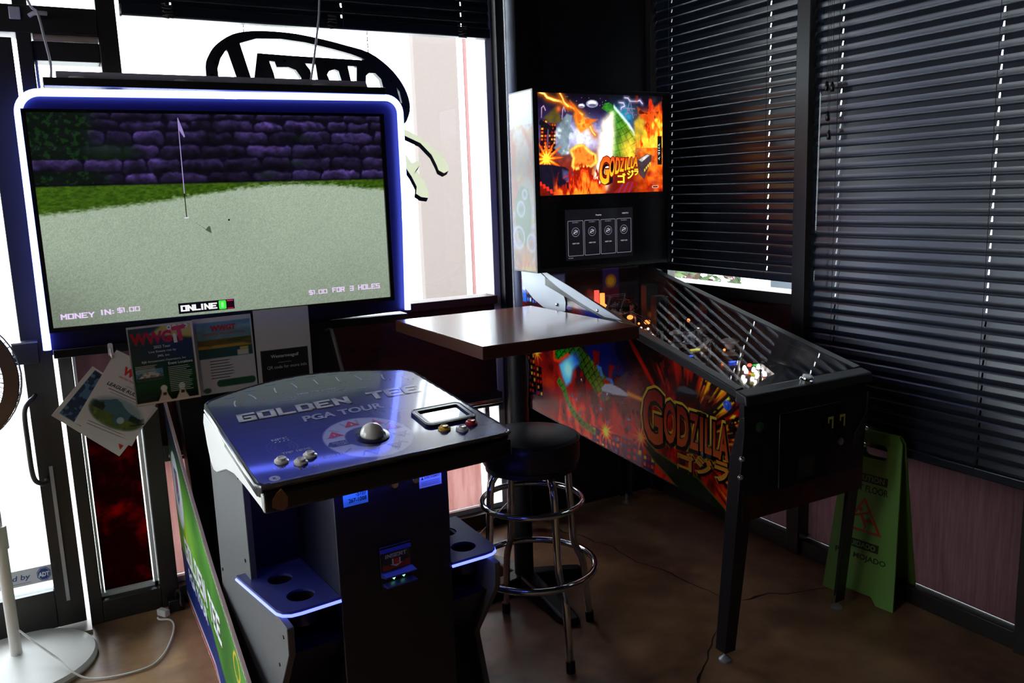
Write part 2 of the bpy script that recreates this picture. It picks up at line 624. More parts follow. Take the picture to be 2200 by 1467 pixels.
# ------------------------------------------------------------------ printed and glowing pictures
class Art:
    """a picture painted on a fine grid: metres from the lower left corner, colours 0..1 as seen"""

    def __init__(s, w, h, px):
        s.w, s.h = w, h
        s.W = max(2, int(round(w / px)) + 1)
        s.H = max(2, int(round(h / px)) + 1)
        s.x, s.y = np.meshgrid(np.linspace(0, w, s.W), np.linspace(0, h, s.H))
        s.img = np.zeros((s.H, s.W, 3))
        s.px = w / (s.W - 1)
        s.over = []
        s.rs = np.random.RandomState(5)

    def mix(s, a, c):
        c = np.asarray(c, float)
        a = np.clip(a, 0, 1)[..., None]
        s.img = s.img * (1 - a) + c * a
        return s

    def addc(s, a, c):
        s.img = s.img + a[..., None] * np.asarray(c, float)
        return s

    def fill(s, c):
        s.img[:] = c
        return s

    def vgrad(s, stops, axis='y'):
        t = (s.y / s.h) if axis == 'y' else (s.x / s.w)
        P = [p for p, _ in stops]
        for k in range(3):
            s.img[..., k] = np.interp(t, P, [c[k] for _, c in stops])
        return s

    def noise(s, scale, oct=4, seed=1, stretch=(1, 1)):
        out = np.zeros_like(s.x)
        amp, tot = 1.0, 0.0
        for o in range(oct):
            rs = np.random.RandomState(seed * 31 + o)
            fx, fy = s.x / scale * 2 ** o * stretch[0], s.y / scale * 2 ** o * stretch[1]
            g = rs.rand(int(fy.max()) + 3, int(fx.max()) + 3)
            i, j = fx.astype(int), fy.astype(int)
            a, b = fx - i, fy - j
            a, b = a * a * (3 - 2 * a), b * b * (3 - 2 * b)
            out += amp * ((g[j, i] * (1 - a) + g[j, i + 1] * a) * (1 - b) + (g[j + 1, i] * (1 - a) + g[j + 1, i + 1] * a) * b)
            tot += amp
            amp *= 0.55
        return out / tot

    def sdf(s, pts):
        P = np.array(pts, float)
        d = np.full(s.x.shape, 1e9)
        ins = np.zeros(s.x.shape, bool)
        for i in range(len(P)):
            a, b = P[i], P[(i + 1) % len(P)]
            e = b - a
            wx, wy = s.x - a[0], s.y - a[1]
            t = np.clip((wx * e[0] + wy * e[1]) / max(e @ e, 1e-12), 0, 1)
            d = np.minimum(d, (wx - t * e[0]) ** 2 + (wy - t * e[1]) ** 2)
            c = (a[1] > s.y) != (b[1] > s.y)
            if abs(e[1]) > 1e-12:
                ins ^= c & (s.x < a[0] + (s.y - a[1]) / e[1] * e[0])
        d = np.sqrt(d)
        return np.where(ins, -d, d)

    def poly(s, pts, c, a=1.0, soft=None):
        soft = soft or s.px
        return s.mix(a * np.clip(0.5 - s.sdf(pts) / soft, 0, 1), c)

    def rect(s, x0, y0, x1, y1, c, a=1.0):
        return s.poly([(x0, y0), (x1, y0), (x1, y1), (x0, y1)], c, a)

    def seg_d(s, pts):
        d = np.full(s.x.shape, 1e9)
        for a, b in zip(pts[:-1], pts[1:]):
            a, b = np.array(a, float), np.array(b, float)
            e = b - a
            wx, wy = s.x - a[0], s.y - a[1]
            t = np.clip((wx * e[0] + wy * e[1]) / max(e @ e, 1e-12), 0, 1)
            d = np.minimum(d, np.hypot(wx - t * e[0], wy - t * e[1]))
        return d

    def line(s, pts, w, c, a=1.0, glow=0.0, gc=None):
        d = s.seg_d(pts)
        if glow:
            s.mix(0.8 * a * np.exp(-(d / glow) ** 2), gc or c)
        return s.mix(a * np.clip((w / 2 - d) / s.px + 0.5, 0, 1), c)

    def disc(s, cx, cy, rx, c, a=1.0, ry=None, soft=None):
        ry = ry or rx
        d = (np.hypot((s.x - cx) / rx, (s.y - cy) / ry) - 1) * min(rx, ry)
        return s.mix(a * np.clip(0.5 - d / (soft or s.px), 0, 1), c)

    def ring(s, cx, cy, r, w, c, a=1.0):
        d = np.abs(np.hypot(s.x - cx, s.y - cy) - r)
        return s.mix(a * np.clip((w / 2 - d) / s.px + 0.5, 0, 1), c)

    def glow(s, cx, cy, r, c, a=1.0, ry=None):
        return s.mix(a * np.exp(-((s.x - cx) / r) ** 2 - ((s.y - cy) / (ry or r)) ** 2), c)

    def burst(s, cx, cy, r, n, c1, c2, seed=3, a=1.0):
        rs = np.random.RandomState(seed)
        P, Q = [], []
        for i in range(n * 2):
            t = 2 * math.pi * (i + 0.4 * rs.rand()) / (n * 2)
            q = r * (rs.uniform(0.7, 1.15) if i % 2 == 0 else rs.uniform(0.28, 0.42))
            P.append((cx + q * math.cos(t), cy + q * math.sin(t)))
            Q.append((cx + q * .55 * math.cos(t), cy + q * .55 * math.sin(t)))
        s.poly(P, c1, a)
        return s.poly(Q, c2, a)

    def flames(s, x0, x1, y0, h, n, cols, seed=2):
        rs = np.random.RandomState(seed)
        for c, k in zip(cols, (1.0, 0.72, 0.45)):
            for i in range(n):
                cx = x0 + (x1 - x0) * (i + rs.uniform(0.2, 0.8)) / n
                w = (x1 - x0) / n * rs.uniform(0.5, 0.9) * (0.5 + k / 2)
                hh = h * k * rs.uniform(0.55, 1.1)
                lean = rs.uniform(-0.4, 0.5) * w
                P = [(cx - w, y0), (cx - w * .7, y0 + hh * .35), (cx - w * .15, y0 + hh * .55), (cx + lean, y0 + hh), (cx + w * .35, y0 + hh * .5), (cx + w * .8, y0 + hh * .3), (cx + w, y0)]
                s.poly(P, c, 0.9)
        return s

    def fire(s, x0, x1, y0, h, cols, seed=2, a=1.0):
        n = s.noise(0.045, 4, seed, (1.5, 0.55)) + 0.35 * (s.noise(0.016, 3, seed + 3, (1.4, 0.5)) - .5)
        hx = 0.65 + 0.7 * s.noise(0.09, 2, seed + 5, (1, 0.01))
        e = np.clip((s.x - x0) / 0.04, 0, 1) * np.clip((x1 - s.x) / 0.04, 0, 1) * (s.y > y0 - .002)
        t = (s.y - y0) / (h * hx)
        for k, c in enumerate(cols):
            s.mix(a * e * np.clip((n * 1.7 - 0.28 - t * (0.85 + 0.35 * k) - 0.10 * k) * 9, 0, 1), c)
        return s

    def rays(s, cx, cy, r0, r1, t0, t1, n, cols, seed=1, a=1.0):
        rs = np.random.RandomState(seed)
        for k in range(n):
            t = t0 + (t1 - t0) * (k + rs.rand()) / n
            p, q, w = r0 * rs.uniform(.8, 1.5), r1 * rs.uniform(.6, 1.1), rs.uniform(.008, .03)
            u, v = np.array((math.cos(t), math.sin(t))), np.array((-math.sin(t), math.cos(t)))
            o = np.array((cx, cy))
            s.poly([o + u * p, o + u * (p * .4 + q * .6) + v * w * q, o + u * q, o + u * (p * .4 + q * .6) - v * w * q], cols[k % len(cols)], a)
        return s

    def city(s, x0, x1, y0, h, n, wall, wins, seed=4, lean=0.0):
        rs = np.random.RandomState(seed)
        for i in range(n):
            a = x0 + (x1 - x0) * i / n
            w = (x1 - x0) / n * rs.uniform(0.8, 1.05)
            hh = h * rs.uniform(0.55, 1.0)
            s.poly([(a, y0), (a + w, y0), (a + w + lean * hh, y0 + hh), (a + lean * hh, y0 + hh)], wall)
            nx, ny = max(2, int(w / (s.px * 5))), max(2, int(hh / (s.px * 6)))
            for p in range(nx):
                for q in range(ny):
                    if rs.rand() < 0.72:
                        u0, v0 = a + w * (p + .2) / nx, y0 + hh * (q + .25) / ny
                        u1, v1 = a + w * (p + .82) / nx, y0 + hh * (q + .78) / ny
                        sh = lean * (v0 - y0)
                        s.rect(u0 + sh, v0, u1 + sh, v1, wins[rs.randint(len(wins))])
        return s

    def put(s, geo, c, lift=1):
        """crisp printed shapes: lettering or polygons laid over the grid"""
        s.over.append((geo[0], geo[1], c, lift))
        return s

    def shape(s, pts, c, lift=1):
        return s.put((np.array(pts, float), [tuple(range(len(pts)))]), c, lift)

    def mesh(s, name, o, ux, uy, mat, parent, warp=None, lift=0.0005, flip=False, clip=None, bend=None):
        o, ux, uy = Vector(o), Vector(ux), Vector(uy)
        n = ux.cross(uy).normalized()
        if flip:
            n = -n

        def pos(x, y, k):
            if bend:
                k = k + bend(x, y) / lift
            return o[0] + ux[0] * x + uy[0] * y + n[0] * lift * k, o[1] + ux[1] * x + uy[1] * y + n[1] * lift * k, o[2] + ux[2] * x + uy[2] * y + n[2] * lift * k
        X, Y, Z = pos(s.x.ravel(), s.y.ravel(), 0)
        V = [np.stack((X, Y, Z), 1)]
        C = [s2l(np.clip(s.img.reshape(-1, 3), 0, 1.6))]
        i = np.arange(s.W * s.H).reshape(s.H, s.W)
        F = np.stack((i[:-1, :-1].ravel(), i[:-1, 1:].ravel(), i[1:, 1:].ravel(), i[1:, :-1].ravel()), 1)
        if clip is not None:
            F = F[(s.sdf(clip).ravel()[F] < 0).all(1)]
        F = F.tolist()
        k = s.W * s.H
        for v, f, c, lf in s.over:
            if len(v) == 0:
                continue
            X, Y, Z = pos(v[:, 0], v[:, 1], lf)
            V.append(np.stack((X, Y, Z), 1))
            cc = np.asarray(c, float)
            if cc.ndim == 2:      # bottom and top colour
                t = (v[:, 1] - v[:, 1].min()) / max(np.ptp(v[:, 1]), 1e-9)
                cc = cc[0] * (1 - t)[:, None] + cc[1] * t[:, None]
            C.append(np.broadcast_to(s2l(cc), (len(v), 3)))
            F += [tuple(j + k for j in q) for q in f]
            k += len(v)
        V = np.concatenate(V)
        C = np.concatenate(C)
        inv = SPACE.get(parent.name) if parent is not None else None
        if inv is not None:
            A = np.array(inv)
            V = V @ A[:3, :3].T + A[:3, 3]
        me = bpy.data.meshes.new(name)
        me.from_pydata(V.tolist(), [], F)
        ca = me.color_attributes.new('print', 'FLOAT_COLOR', 'POINT')
        ca.data.foreach_set('color', np.concatenate((C, np.ones((len(C), 1))), 1).ravel().astype(np.float32))
        me.materials.append(mat)
        me.update()
        ob = bpy.data.objects.new(name, me)
        COL.objects.link(ob)
        if parent is not None:
            ob.parent = parent
            SPACE[ob.name] = inv
        return ob


PRINT = art_mat('printed_vinyl', 0.35)
PRINTG = art_mat('printed_gloss', 0.18, coat=0.6)
PAPER = art_mat('printed_paper', 0.55)
LAMIN = art_mat('laminated_paper', 0.25)

# ================================================================== THE ROOM
YW, XW = 3.46, 2.72          # glass planes of the two shop-front walls
m = MB().box(-4.8, 2.9, -2.2, 3.62, -0.12, 0.0, FLOOR)
struct('floor', m, 'stained brown polished concrete floor', 'floor')
m = MB().box(-4.8, 2.9, -2.2, 3.62, 2.86, 2.96, DARKWALL)
struct('ceiling', m, 'dark painted ceiling above the game room', 'ceiling')
m = MB()
m.box(1.915, 2.66, 3.40, 3.54, 0.0, 2.86, DARKWALL)
m.box(-4.8, 1.915, 3.40, 3.54, 2.64, 2.86, DARKWALL)
m.box(-4.8, -4.5, 3.40, 3.54, 0.0, 2.64, DARKWALL)
struct('wall_left', m, 'dark painted wall behind the pinball machine', 'wall')
m = MB()
m.box(2.66, 2.80, -2.2, 1.38, 0.0, 2.86, DARKWALL)
m.box(2.66, 2.80, 1.38, 3.54, 2.64, 2.86, DARKWALL)
struct('wall_right', m, 'dark wall around the windows with lowered blinds', 'wall')
m = MB().box(-4.8, 2.8, -2.2, -2.1, 0, 2.86, DARKWALL)
struct('wall_front', m, 'dark wall on the far side of the room', 'wall')
m = MB().box(-4.8, -4.7, -2.1, 3.40, 2.55, 2.86, DARKWALL).box(-4.8, -4.7, -2.1, 3.40, 0, 0.9, DARKWALL).box(-4.8, -4.7, -2.1, 1.2, 0.9, 2.55, DARKWALL).box(-4.8, -4.7, 3.0, 3.40, 0.9, 2.55, DARKWALL)
struct('wall_back', m, 'dark side wall beyond the glass door', 'wall')

# ---- big window with the hanging sign
FILM_PINK = film_mat('pink_window_film', (0.42, 0.24, 0.22), (0.62, 0.45, 0.43), 5, 0.25, 0.75, (6, 6, 0.7))
FILM_MAUVE = film_mat('mauve_window_film', (0.10, 0.062, 0.067), (0.14, 0.09, 0.097), 6, 0.3, 0.7, (5, 5, 1))
FILM_RED = film_mat('red_window_film', (0.038, 0.0036, 0.0044), (0.28, 0.007, 0.010), 8, 0.50, 0.74)
FILM_ROSE = film_mat('rose_window_film', (0.088, 0.054, 0.058), (0.14, 0.097, 0.103), 8, 0.25, 0.75, (1, 14, 0.7))

m = MB()
m.box(0.252, 0.316, 3.39, 3.52, 0.0, 2.64, BRONZE)           # mullion
m.box(1.795, 1.828, 3.43, 3.52, 0.0, 2.64, GREYWHITE)        # pale reveal
m.box(1.828, 1.868, 3.385, 3.52, 0.0, 2.64, BRONZE)
m.box(0.316, 1.795, 3.39, 3.52, 0.0, 0.075, BRONZE)          # rails
m.box(0.316, 1.795, 3.39, 3.52, 0.585, 0.65, BRONZE)
m.box(0.316, 1.795, 3.42, 3.52, 2.60, 2.64, BRONZE)
win1 = struct('window_1', m, 'bronze framed shop window with the hanging oval sign', 'window', bev=0.003)
MB().box(0.316, 1.795, 3.458, 3.464, 1.10, 2.60, GLASS).build('pane', win1)
MB().box(0.316, 1.795, 3.44, 3.47, 0.65, 1.062, REDWOOD).build('infill_panel', win1)
MB().box(0.316, 1.795, 3.40, 3.52, 1.062, 1.10, REDWOOD).build('sill', win1, bev=0.003)
MB().box(0.316, 1.795, 3.462, 3.466, 0.075, 0.585, GLASS).build('lower_pane', win1)
MB().box(0.316, 1.700, 3.456, 3.459, 0.10, 0.57, FILM_PINK).build('window_film', win1)
m = MB().cyl((0.33, 3.385, 0.612), (1.79, 3.385, 0.612), 0.012, mat=CHROME)
m.build('rail_tube', win1)
m = MB().box(1.722, 1.745, 3.43, 3.45, 0.075, 0.585, GREYWHITE)
m.box(0.316, 1.795, 3.43, 3.452, 0.075, 0.098, GREYWHITE)
m.build('glazing_bead', win1)
m = MB()
m.cyl((1.892, 3.375, 0.0), (1.892, 3.375, 2.64), 0.024, seg=24, mat=M_('pale_grey_post', (0.62, 0.70, 0.76), 0.35, noise=0.05))
struct('trim_1', m, 'round metal post at the window edge catching daylight', 'post')

# ---- narrow sidelight
m = MB()
m.box(0.0, 0.045, 3.39, 3.52, 0.0, 2.64, BRONZE)
m.box(0.045, 0.252, 3.39, 3.52, 0.0, 0.085, BRONZE)
m.box(0.045, 0.252, 3.41, 3.52, 2.06, 2.125, BRONZE)
m.box(0.045, 0.252, 3.42, 3.52, 2.60, 2.64, BRONZE)
win2 = struct('window_2', m, 'narrow sidelight window beside the glass door', 'window', bev=0.003)
MB().box(0.045, 0.252, 3.458, 3.464, 0.085, 2.60, GLASS).build('pane', win2)
MB().box(0.06, 0.232, 3.452, 3.456, 0.10, 0.76, FILM_RED).build('window_film', win2)
MB().box(0.05, 0.246, 3.452, 3.456, 0.76, 1.10, FILM_MAUVE).build('upper_film', win2)
m = MB().box(0.236, 0.248, 3.43, 3.452, 0.085, 0.76, GREYWHITE).box(0.045, 0.252, 3.43, 3.452, 0.085, 0.10, GREYWHITE)
m.box(0.047, 0.056, 3.435, 3.452, 0.10, 2.06, GREYWHITE)
m.build('glazing_bead', win2)

# ---- glass door and the transom bar over it
m = MB()
m.box(-0.108, -0.014, 3.40, 3.455, 0.02, 2.13, BRONZE)
m.box(-1.13, -1.04, 3.40, 3.455, 0.02, 2.13, BRONZE)
m.box(-1.04, -0.108, 3.40, 3.455, 0.02, 0.165, BRONZE)
m.box(-1.04, -0.108, 3.40, 3.455, 2.04, 2.13, BRONZE)
door = struct('door_1', m, 'bronze framed glass shop door with pull handle', 'door', bev=0.003)
MB().box(-1.04, -0.108, 3.424, 3.430, 0.165, 2.04, GLASS).build('pane', door)
P = catmull([(-0.085, 3.40, 0.905), (-0.088, 3.36, 0.905), (-0.105, 3.335, 0.895), (-0.122, 3.33, 0.86), (-0.124, 3.33, 0.75), (-0.124, 3.33, 0.66), (-0.118, 3.335, 0.615), (-0.10, 3.34, 0.597), (-0.085, 3.365, 0.592), (-0.083, 3.40, 0.592)], 5)
MB().tube(P, 0.0085, 10, BRONZE).build('pull_handle', door)
m = MB().box(-0.135, -0.055, 3.345, 3.40, 1.028, 1.10, BLACK)
lk = m.build('lock_housing', door, bev=0.004)
MB().box(-0.135, -0.055, 3.345, 3.40, 1.10, 1.106, SILVER).build('cap', lk)
m = MB().box(-0.072, -0.060, 3.39, 3.40, 0.12, 0.64, GREYMET)
m.build('weather_strip', door)
m = MB()
m.box(-1.16, 0.252, 3.385, 3.52, 2.145, 2.235, BRONZE)
m.box(-1.16, -1.135, 3.39, 3.52, 0, 2.145, BRONZE)
m.box(-1.16, 0.0, 3.42, 3.52, 2.60, 2.64, BRONZE)
tr = struct('trim_2', m, 'bronze transom bar above the door and sidelight', 'transom', bev=0.003)
m = MB().cyl((0.05, 3.40, 2.135), (0.25, 3.40, 2.135), 0.012, mat=M_('tan_wood_strip', (0.30, 0.23, 0.18), 0.5, noise=0.2))
m.build('wood_strip', tr)
MB().box(-1.13, 0.0, 3.458, 3.464, 2.235, 2.60, GLASS).build('pane', tr)
m = MB().box(-1.14, 0.0, 3.33, 3.60, 0.0, 0.012, M_('worn_sill_metal', (0.35, 0.31, 0.28), 0.5, 0.5, noise=0.2))
struct('trim_3', m, 'worn metal sill under the glass door', 'sill')

# ---- the shop front goes on past the door
m = MB()
for x0, x1 in ((-4.5, -4.44), (-3.42, -3.36), (-2.33, -2.27), (-1.22, -1.162)):
    m.box(x0, x1, 3.39, 3.52, 0.0, 2.64, BRONZE)
for x0, x1 in ((-4.44, -3.42), (-3.36, -2.33), (-2.27, -1.22)):
    m.box(x0, x1, 3.39, 3.52, 0.0, 0.10, BRONZE)
    m.box(x0, x1, 3.42, 3.52, 2.60, 2.64, BRONZE)
win5 = struct('window_5', m, 'bronze framed shop front glazing left of the glass door', 'window')
for x0, x1 in ((-4.44, -3.42), (-3.36, -2.33), (-2.27, -1.22)):
    MB().box(x0, x1, 3.458, 3.464, 0.10, 2.60, GLASS).build('pane', win5)

m = MB()  # side window added out of view to bring soft light from the left
for y0 in (1.2, 2.05, 2.95):
    m.box(-4.8, -4.68, y0, y0 + .05, 0.9, 2.55, BRONZE)
m.box(-4.8, -4.68, 1.2, 3.0, 0.9, 0.94, BRONZE)
fill_win = struct('fill_window', m, 'unseen bronze framed window added in the side wall to let in light', 'window')
MB().box(-4.75, -4.744, 1.25, 2.95, 0.94, 2.55, GLASS).build('pane', fill_win)

# ---- right wall windows
m = MB()
m.box(2.655, 2.80, 2.39, 2.457, 0.0, 2.64, BRONZE)
m.box(2.655, 2.80, 3.36, 3.40, 0.0, 2.64, BRONZE)
m.box(2.67, 2.80, 2.457, 3.36, 0.0, 0.065, BRONZE)
m.box(2.67, 2.80, 2.457, 3.36, 0.54, 0.60, BRONZE)
m.box(2.67, 2.80, 2.457, 3.36, 1.06, 1.108, BRONZE)
m.box(2.69, 2.80, 2.457, 3.36, 2.60, 2.64, BRONZE)
m.box(2.725, 2.738, 2.457, 2.485, 0.60, 2.60, BRONZE).box(2.725, 2.738, 3.33, 3.36, 0.60, 2.60, BRONZE)  # last two: side strips added behind the blind ends to block light leaks
win3 = struct('window_3', m, 'bronze framed window behind the pinball machine', 'window', bev=0.003)
MB().box(2.74, 2.746, 2.457, 3.36, 1.108, 2.60, GLASS).build('pane', win3)
MB().box(2.72, 2.75, 2.457, 3.36, 0.60, 1.06, REDWOOD).build('infill_panel', win3)
MB().box(2.742, 2.746, 2.457, 3.36, 0.065, 0.54, GLASS).build('lower_pane', win3)
MB().box(2.715, 2.718, 2.4575, 3.3595, 0.0665, 0.54, FILM_ROSE).build('window_film', win3)
m = MB()
m.box(2.655, 2.80, 1.38, 1.475, 0.0, 2.64, BRONZE)
m.box(2.67, 2.80, 1.475, 2.39, 0.0, 0.065, BRONZE)
m.box(2.72, 2.80, 1.475, 2.39, 0.548, 0.60, BRONZE)
m.box(2.72, 2.80, 1.475, 2.39, 1.06, 1.108, BRONZE)
m.box(2.69, 2.80, 1.475, 2.39, 2.60, 2.64, BRONZE)
m.box(2.725, 2.738, 1.475, 1.505, 0.60, 2.60, BRONZE).box(2.725, 2.738, 2.36, 2.39, 0.60, 2.60, BRONZE)  # the same added strips, against light leaking past this blind
win4 = struct('window_4', m, 'bronze framed window behind the wet floor sign', 'window', bev=0.003)
MB().box(2.76, 2.766, 1.475, 2.39, 1.108, 2.60, GLASS).build('pane', win4)
MB().box(2.74, 2.77, 1.475, 2.39, 0.60, 1.06, REDWOOD).build('infill_panel', win4)
MB().box(2.742, 2.746, 1.475, 2.39, 0.065, 0.535, GLASS).build('lower_pane', win4)
MB().box(2.715, 2.718, 1.4755, 2.3895, 0.0665, 0.548, FILM_ROSE).build('window_film', win4)

# ================================================================== OUTSIDE
GROUND = M_('pale_paving', (0.50, 0.49, 0.47), 0.8, noise=0.12, scale=3)
STUCCO = M_('beige_stucco', (0.125, 0.098, 0.089), 0.9, noise=0.08, scale=30, bump=0.3)
m = MB().box(-30, 30, 3.62, 60, -0.16, -0.06, GROUND)
m.box(2.9, 40, -30, 3.62, -0.16, -0.06, GROUND)
struct('ground_outside', m, 'bright paving outside the shop windows', 'ground')
m = MB().box(4.66, 5.31, 11.0, 11.12, -0.06, 8.0, STUCCO)
struct('pillar_outside', m, 'beige stucco pillar standing outside the shop window', 'pillar')
m = MB().box(5.42, 5.46, 11.0, 11.04, -0.06, 8.0, M_('pink_trim', (0.16, 0.065, 0.062), 0.8))
struct('trim_outside', m, 'thin pink post outside beside the stucco pillar', 'post')
m = MB().box(-8, 2.85, 3.62, 5.4, 3.6, 3.8, M_('shade_canopy_soffit', (0.45, 0.42, 0.40), 0.9, noise=0.05))  # out-of-view slab added to cut the skylight outside the window
struct('shade_canopy', m, 'unseen canopy slab added to shade the shop front', 'canopy')
m = MB().box(9.0, 10, 7.3, 8.71, -0.06, 2.4, M_('pale_blue_grey_siding', (0.062, 0.073, 0.09), 0.8, noise=0.05))
struct('building_outside', m, 'pale grey block seen through the gap under the blind', 'building')
# leafy shrub seen in the gap under the blind
LEAF = M_('shrub_leaf', (0.05, 0.09, 0.022), 0.6, noise=0.4, scale=9)
PINKLEAF = M_('shrub_blossom', (0.19, 0.07, 0.08), 0.6, noise=0.3, scale=9)
sh = thing('flowering_shrub', 'green and pink flowering shrub outside the window behind the pinball machine', 'shrub', (8.2, 9.55, -0.06))
m = MB()
for i in range(900):
    a, b, q = rnd.uniform(0, 6.28), rnd.uniform(-1, 1), rnd.uniform(0.6, 1) ** 0.5
    c = Vector((8.2 + q * math.cos(a) * 0.9, 9.55 + q * math.sin(a) * 0.55, 0.95 + b * 0.9))
    u = Vector((rnd.uniform(-1, 1), rnd.uniform(-1, 1), rnd.uniform(-1, 1))).normalized()
    w = u.orthogonal().normalized()
    L, W = 0.11, 0.045
    m.add([c - u * L, c + w * W, c + u * L, c - w * W], [(0, 1, 2, 3)], PINKLEAF if (i % 5 == 0) else LEAF)
m.build('foliage', sh, smooth=False)
m = MB()
for i in range(7):
    a = i * 0.9
    m.tube([(8.2, 9.55, -0.06), (8.2 + .2 * math.cos(a), 9.55 + .2 * math.sin(a), 0.4), (8.2 + .5 * math.cos(a), 9.55 + .5 * math.sin(a), 1.0)], [0.03, 0.02, 0.01], 6, M_('shrub_bark', (0.12, 0.08, 0.05), 0.8))
m.build('stem', sh)

# ================================================================== BLINDS
SLAT = M_('black_blind_slat', (0.007, 0.011, 0.022), 0.30, spec=0.85, noise=0.1, scale=14)
CORD = M_('black_cord', (0.02, 0.02, 0.022), 0.7)
WAND = glass_mat('clear_wand', (0.82, 0.84, 0.86), 0.8)


def blind(name, label, a, b, inward, zb, zt, cords, tilt=68, pitch=0.043, gap=0.045, holes=True, droop=0.0, rail=0.036):
    """venetian blind between the plan points a and b; inward = unit vector into the room"""
    a, b, n = Vector((*a, 0)), Vector((*b, 0)), Vector((*inward, 0))
    L = (b - a).length
    d = (b - a) / L
    t = thing(name, label, 'window blind', (a.x, a.y, zb))
    w = 0.05
    sec = [-1, -0.82, -0.64, -0.48, -0.34, 0.34, 0.48, 0.64, 0.82, 1]
    ns = len(sec)
    ct, st = math.cos(R(tilt)), math.sin(R(tilt))
    xs = sorted(set([0, L] + ([c + e for c in cords for e in (-0.0035, 0.0035)] if holes else []) + [L * k / 6 for k in range(1, 6)]))
    m = MB()
    z = zb + gap
    k = 0
    while z < zt:
        vs, fs = [], []
        jit = rnd.uniform(-0.8, 0.8)
        ct, st = math.cos(R(tilt + jit)), math.sin(R(tilt + jit))
        for x in xs:
            for s_ in sec:
                h = s_ * w / 2
                arc = 0.0062 * (1 - s_ * s_)
                # inner edge low, outer edge high, crown facing the room
                p = a + d * x - n * (h * ct) + n * (arc * st) + Vector((0, 0, z + h * st + arc * ct - droop * (x / L)))
                vs.append(p)
        for i in range(len(xs) - 1):
            mid = (xs[i] + xs[i + 1]) / 2
            hole = holes and any(abs(mid - c) < 0.003 for c in cords)
            for j in range(ns - 1):
                if hole and j == 4:
                    continue
                q = i * ns + j
                fs.append((q, q + 1, q + ns + 1, q + ns))
        m.add(vs, fs, SLAT)
        z += pitch
        k += 1
    m.build('slats', t, solid=0.0022, smooth=False)
    r = MB()
    c0, c1 = a + Vector((0, 0, zb + rail / 2 - 0.003)), b + Vector((0, 0, zb + rail / 2 - 0.003 - droop))
    r.obox((c0 + c1) / 2, (c1 - c0, n, Vector((0, 0, 1))), (L / 2, 0.025, rail / 2), SLAT)
    r.build('bottom_rail', t, bev=0.006)
    for c in cords:
        q = MB()
        for e in (-1, 1):
            p = a + d * c + n * (0.026 * e)
            q.tube([p + Vector((0, 0, zb)), p + Vector((0, 0, zt))], 0.0012, 6, CORD)
        pm = a + d * c
        q.tube([pm + Vector((0, 0, zb)), pm + Vector((0, 0, zt))], 0.0009, 6, CORD)
        q.build('ladder_cord', t)
    return t


# raised blind bunched at the top of the big window
bl = blind('window_blind', 'black blind drawn up above the hanging oval sign', (0.325, 3.36), (1.775, 3.36), (0, -1), 2.215, 2.62, [0.17, 0.80, 1.32], tilt=80, holes=True, rail=0.042)
for x in (0.48, 1.08, 1.64):
    m = MB()
    for k in range(5):
        pp = [(x + rnd.uniform(-0.02, 0.02), 3.331 + rnd.uniform(-.004, 0), 2.255 - 0.011 * k + rnd.uniform(-.004, .004)) for _ in range(4)]
        m.tube(catmull([(x - 0.018, 3.333, pp[0][2]), pp[1], pp[2], (x + 0.018, 3.333, pp[3][2])], 4), 0.0022, 6, M_('knotted_cord', (0.10, 0.085, 0.075), 0.8) if k == 0 else None)
    m.build('cord_knot', bl)
# window behind the pinball machine
b1 = blind('window_blind', 'dark lowered blind behind the pinball backbox with a bright gap below', (2.695, 3.3595), (2.695, 2.4575), (-1, 0), 1.163, 2.62, [0.115, 0.735], tilt=78, droop=0.006)
# right window
b2 = blind('window_blind', 'long dark blind lowered almost to the sill by the wet floor sign', (2.695, 2.3895), (2.695, 1.4755), (-1, 0), 0.556, 2.62, [0.125, 0.735], tilt=78)
MB().cyl((2.648, 2.318, 2.6), (2.648, 2.335, 1.13), 0.004, seg=8, mat=WAND).build('tilt_wand', b2)
for k, (y, zz) in enumerate(((2.300, 1.90), (2.274, 1.895), (2.292, 1.79), (2.284, 1.72))):
    m = MB().tube([(2.652, y, 2.6), (2.650, y + .002, 2.2), (2.651, y, zz + 0.02)], 0.001, 6, CORD)
    pc = m.build('pull_cord', b2)
    MB().lathe([(0.004, 0.03), (0.008, 0.015), (0.009, 0), (0.006, -0.006)], (2.651, y, zz), 12, BLACKG).build('tassel', pc)

# ================================================================== GOLF GAME: THE BIG SCREEN
LED = M_('blue_white_light_strip', (0.2, 0.25, 0.5), 0.4, emit=(0.11, 0.16, 1.0), strength=12.0)
LEDB = M_('blue_light_strip', (0.1, 0.12, 0.5), 0.4, emit=(0.10, 0.13, 1.0), strength=4.0)
NAVY = M_('navy_laminate', (0.004, 0.002, 0.024), 0.4, noise=0.15)
YS = 3.19
tv = thing('golf_game_screen', 'large golf game screen framed by a glowing blue light strip', 'arcade screen', (0.62, 3.2, 0))
m = MB()
out = [(-0.02, 1.07), (1.268, 1.10), (1.285, 1.86)] + [(1.285 - .05 + .05 * math.cos(R(a)), 1.875 + .05 * math.sin(R(a))) for a in (15, 35, 55, 75, 90)] + \
      [(0.045 + .06 * math.cos(R(a)), 1.862 + .06 * math.sin(R(a))) for a in (90, 110, 130, 150, 170, 180)]
m.prism([(x, YS + 0.025, z) for x, z in out], (0, 0.045, 0), NAVY)
m.build('frame_panel', tv)
m = MB()
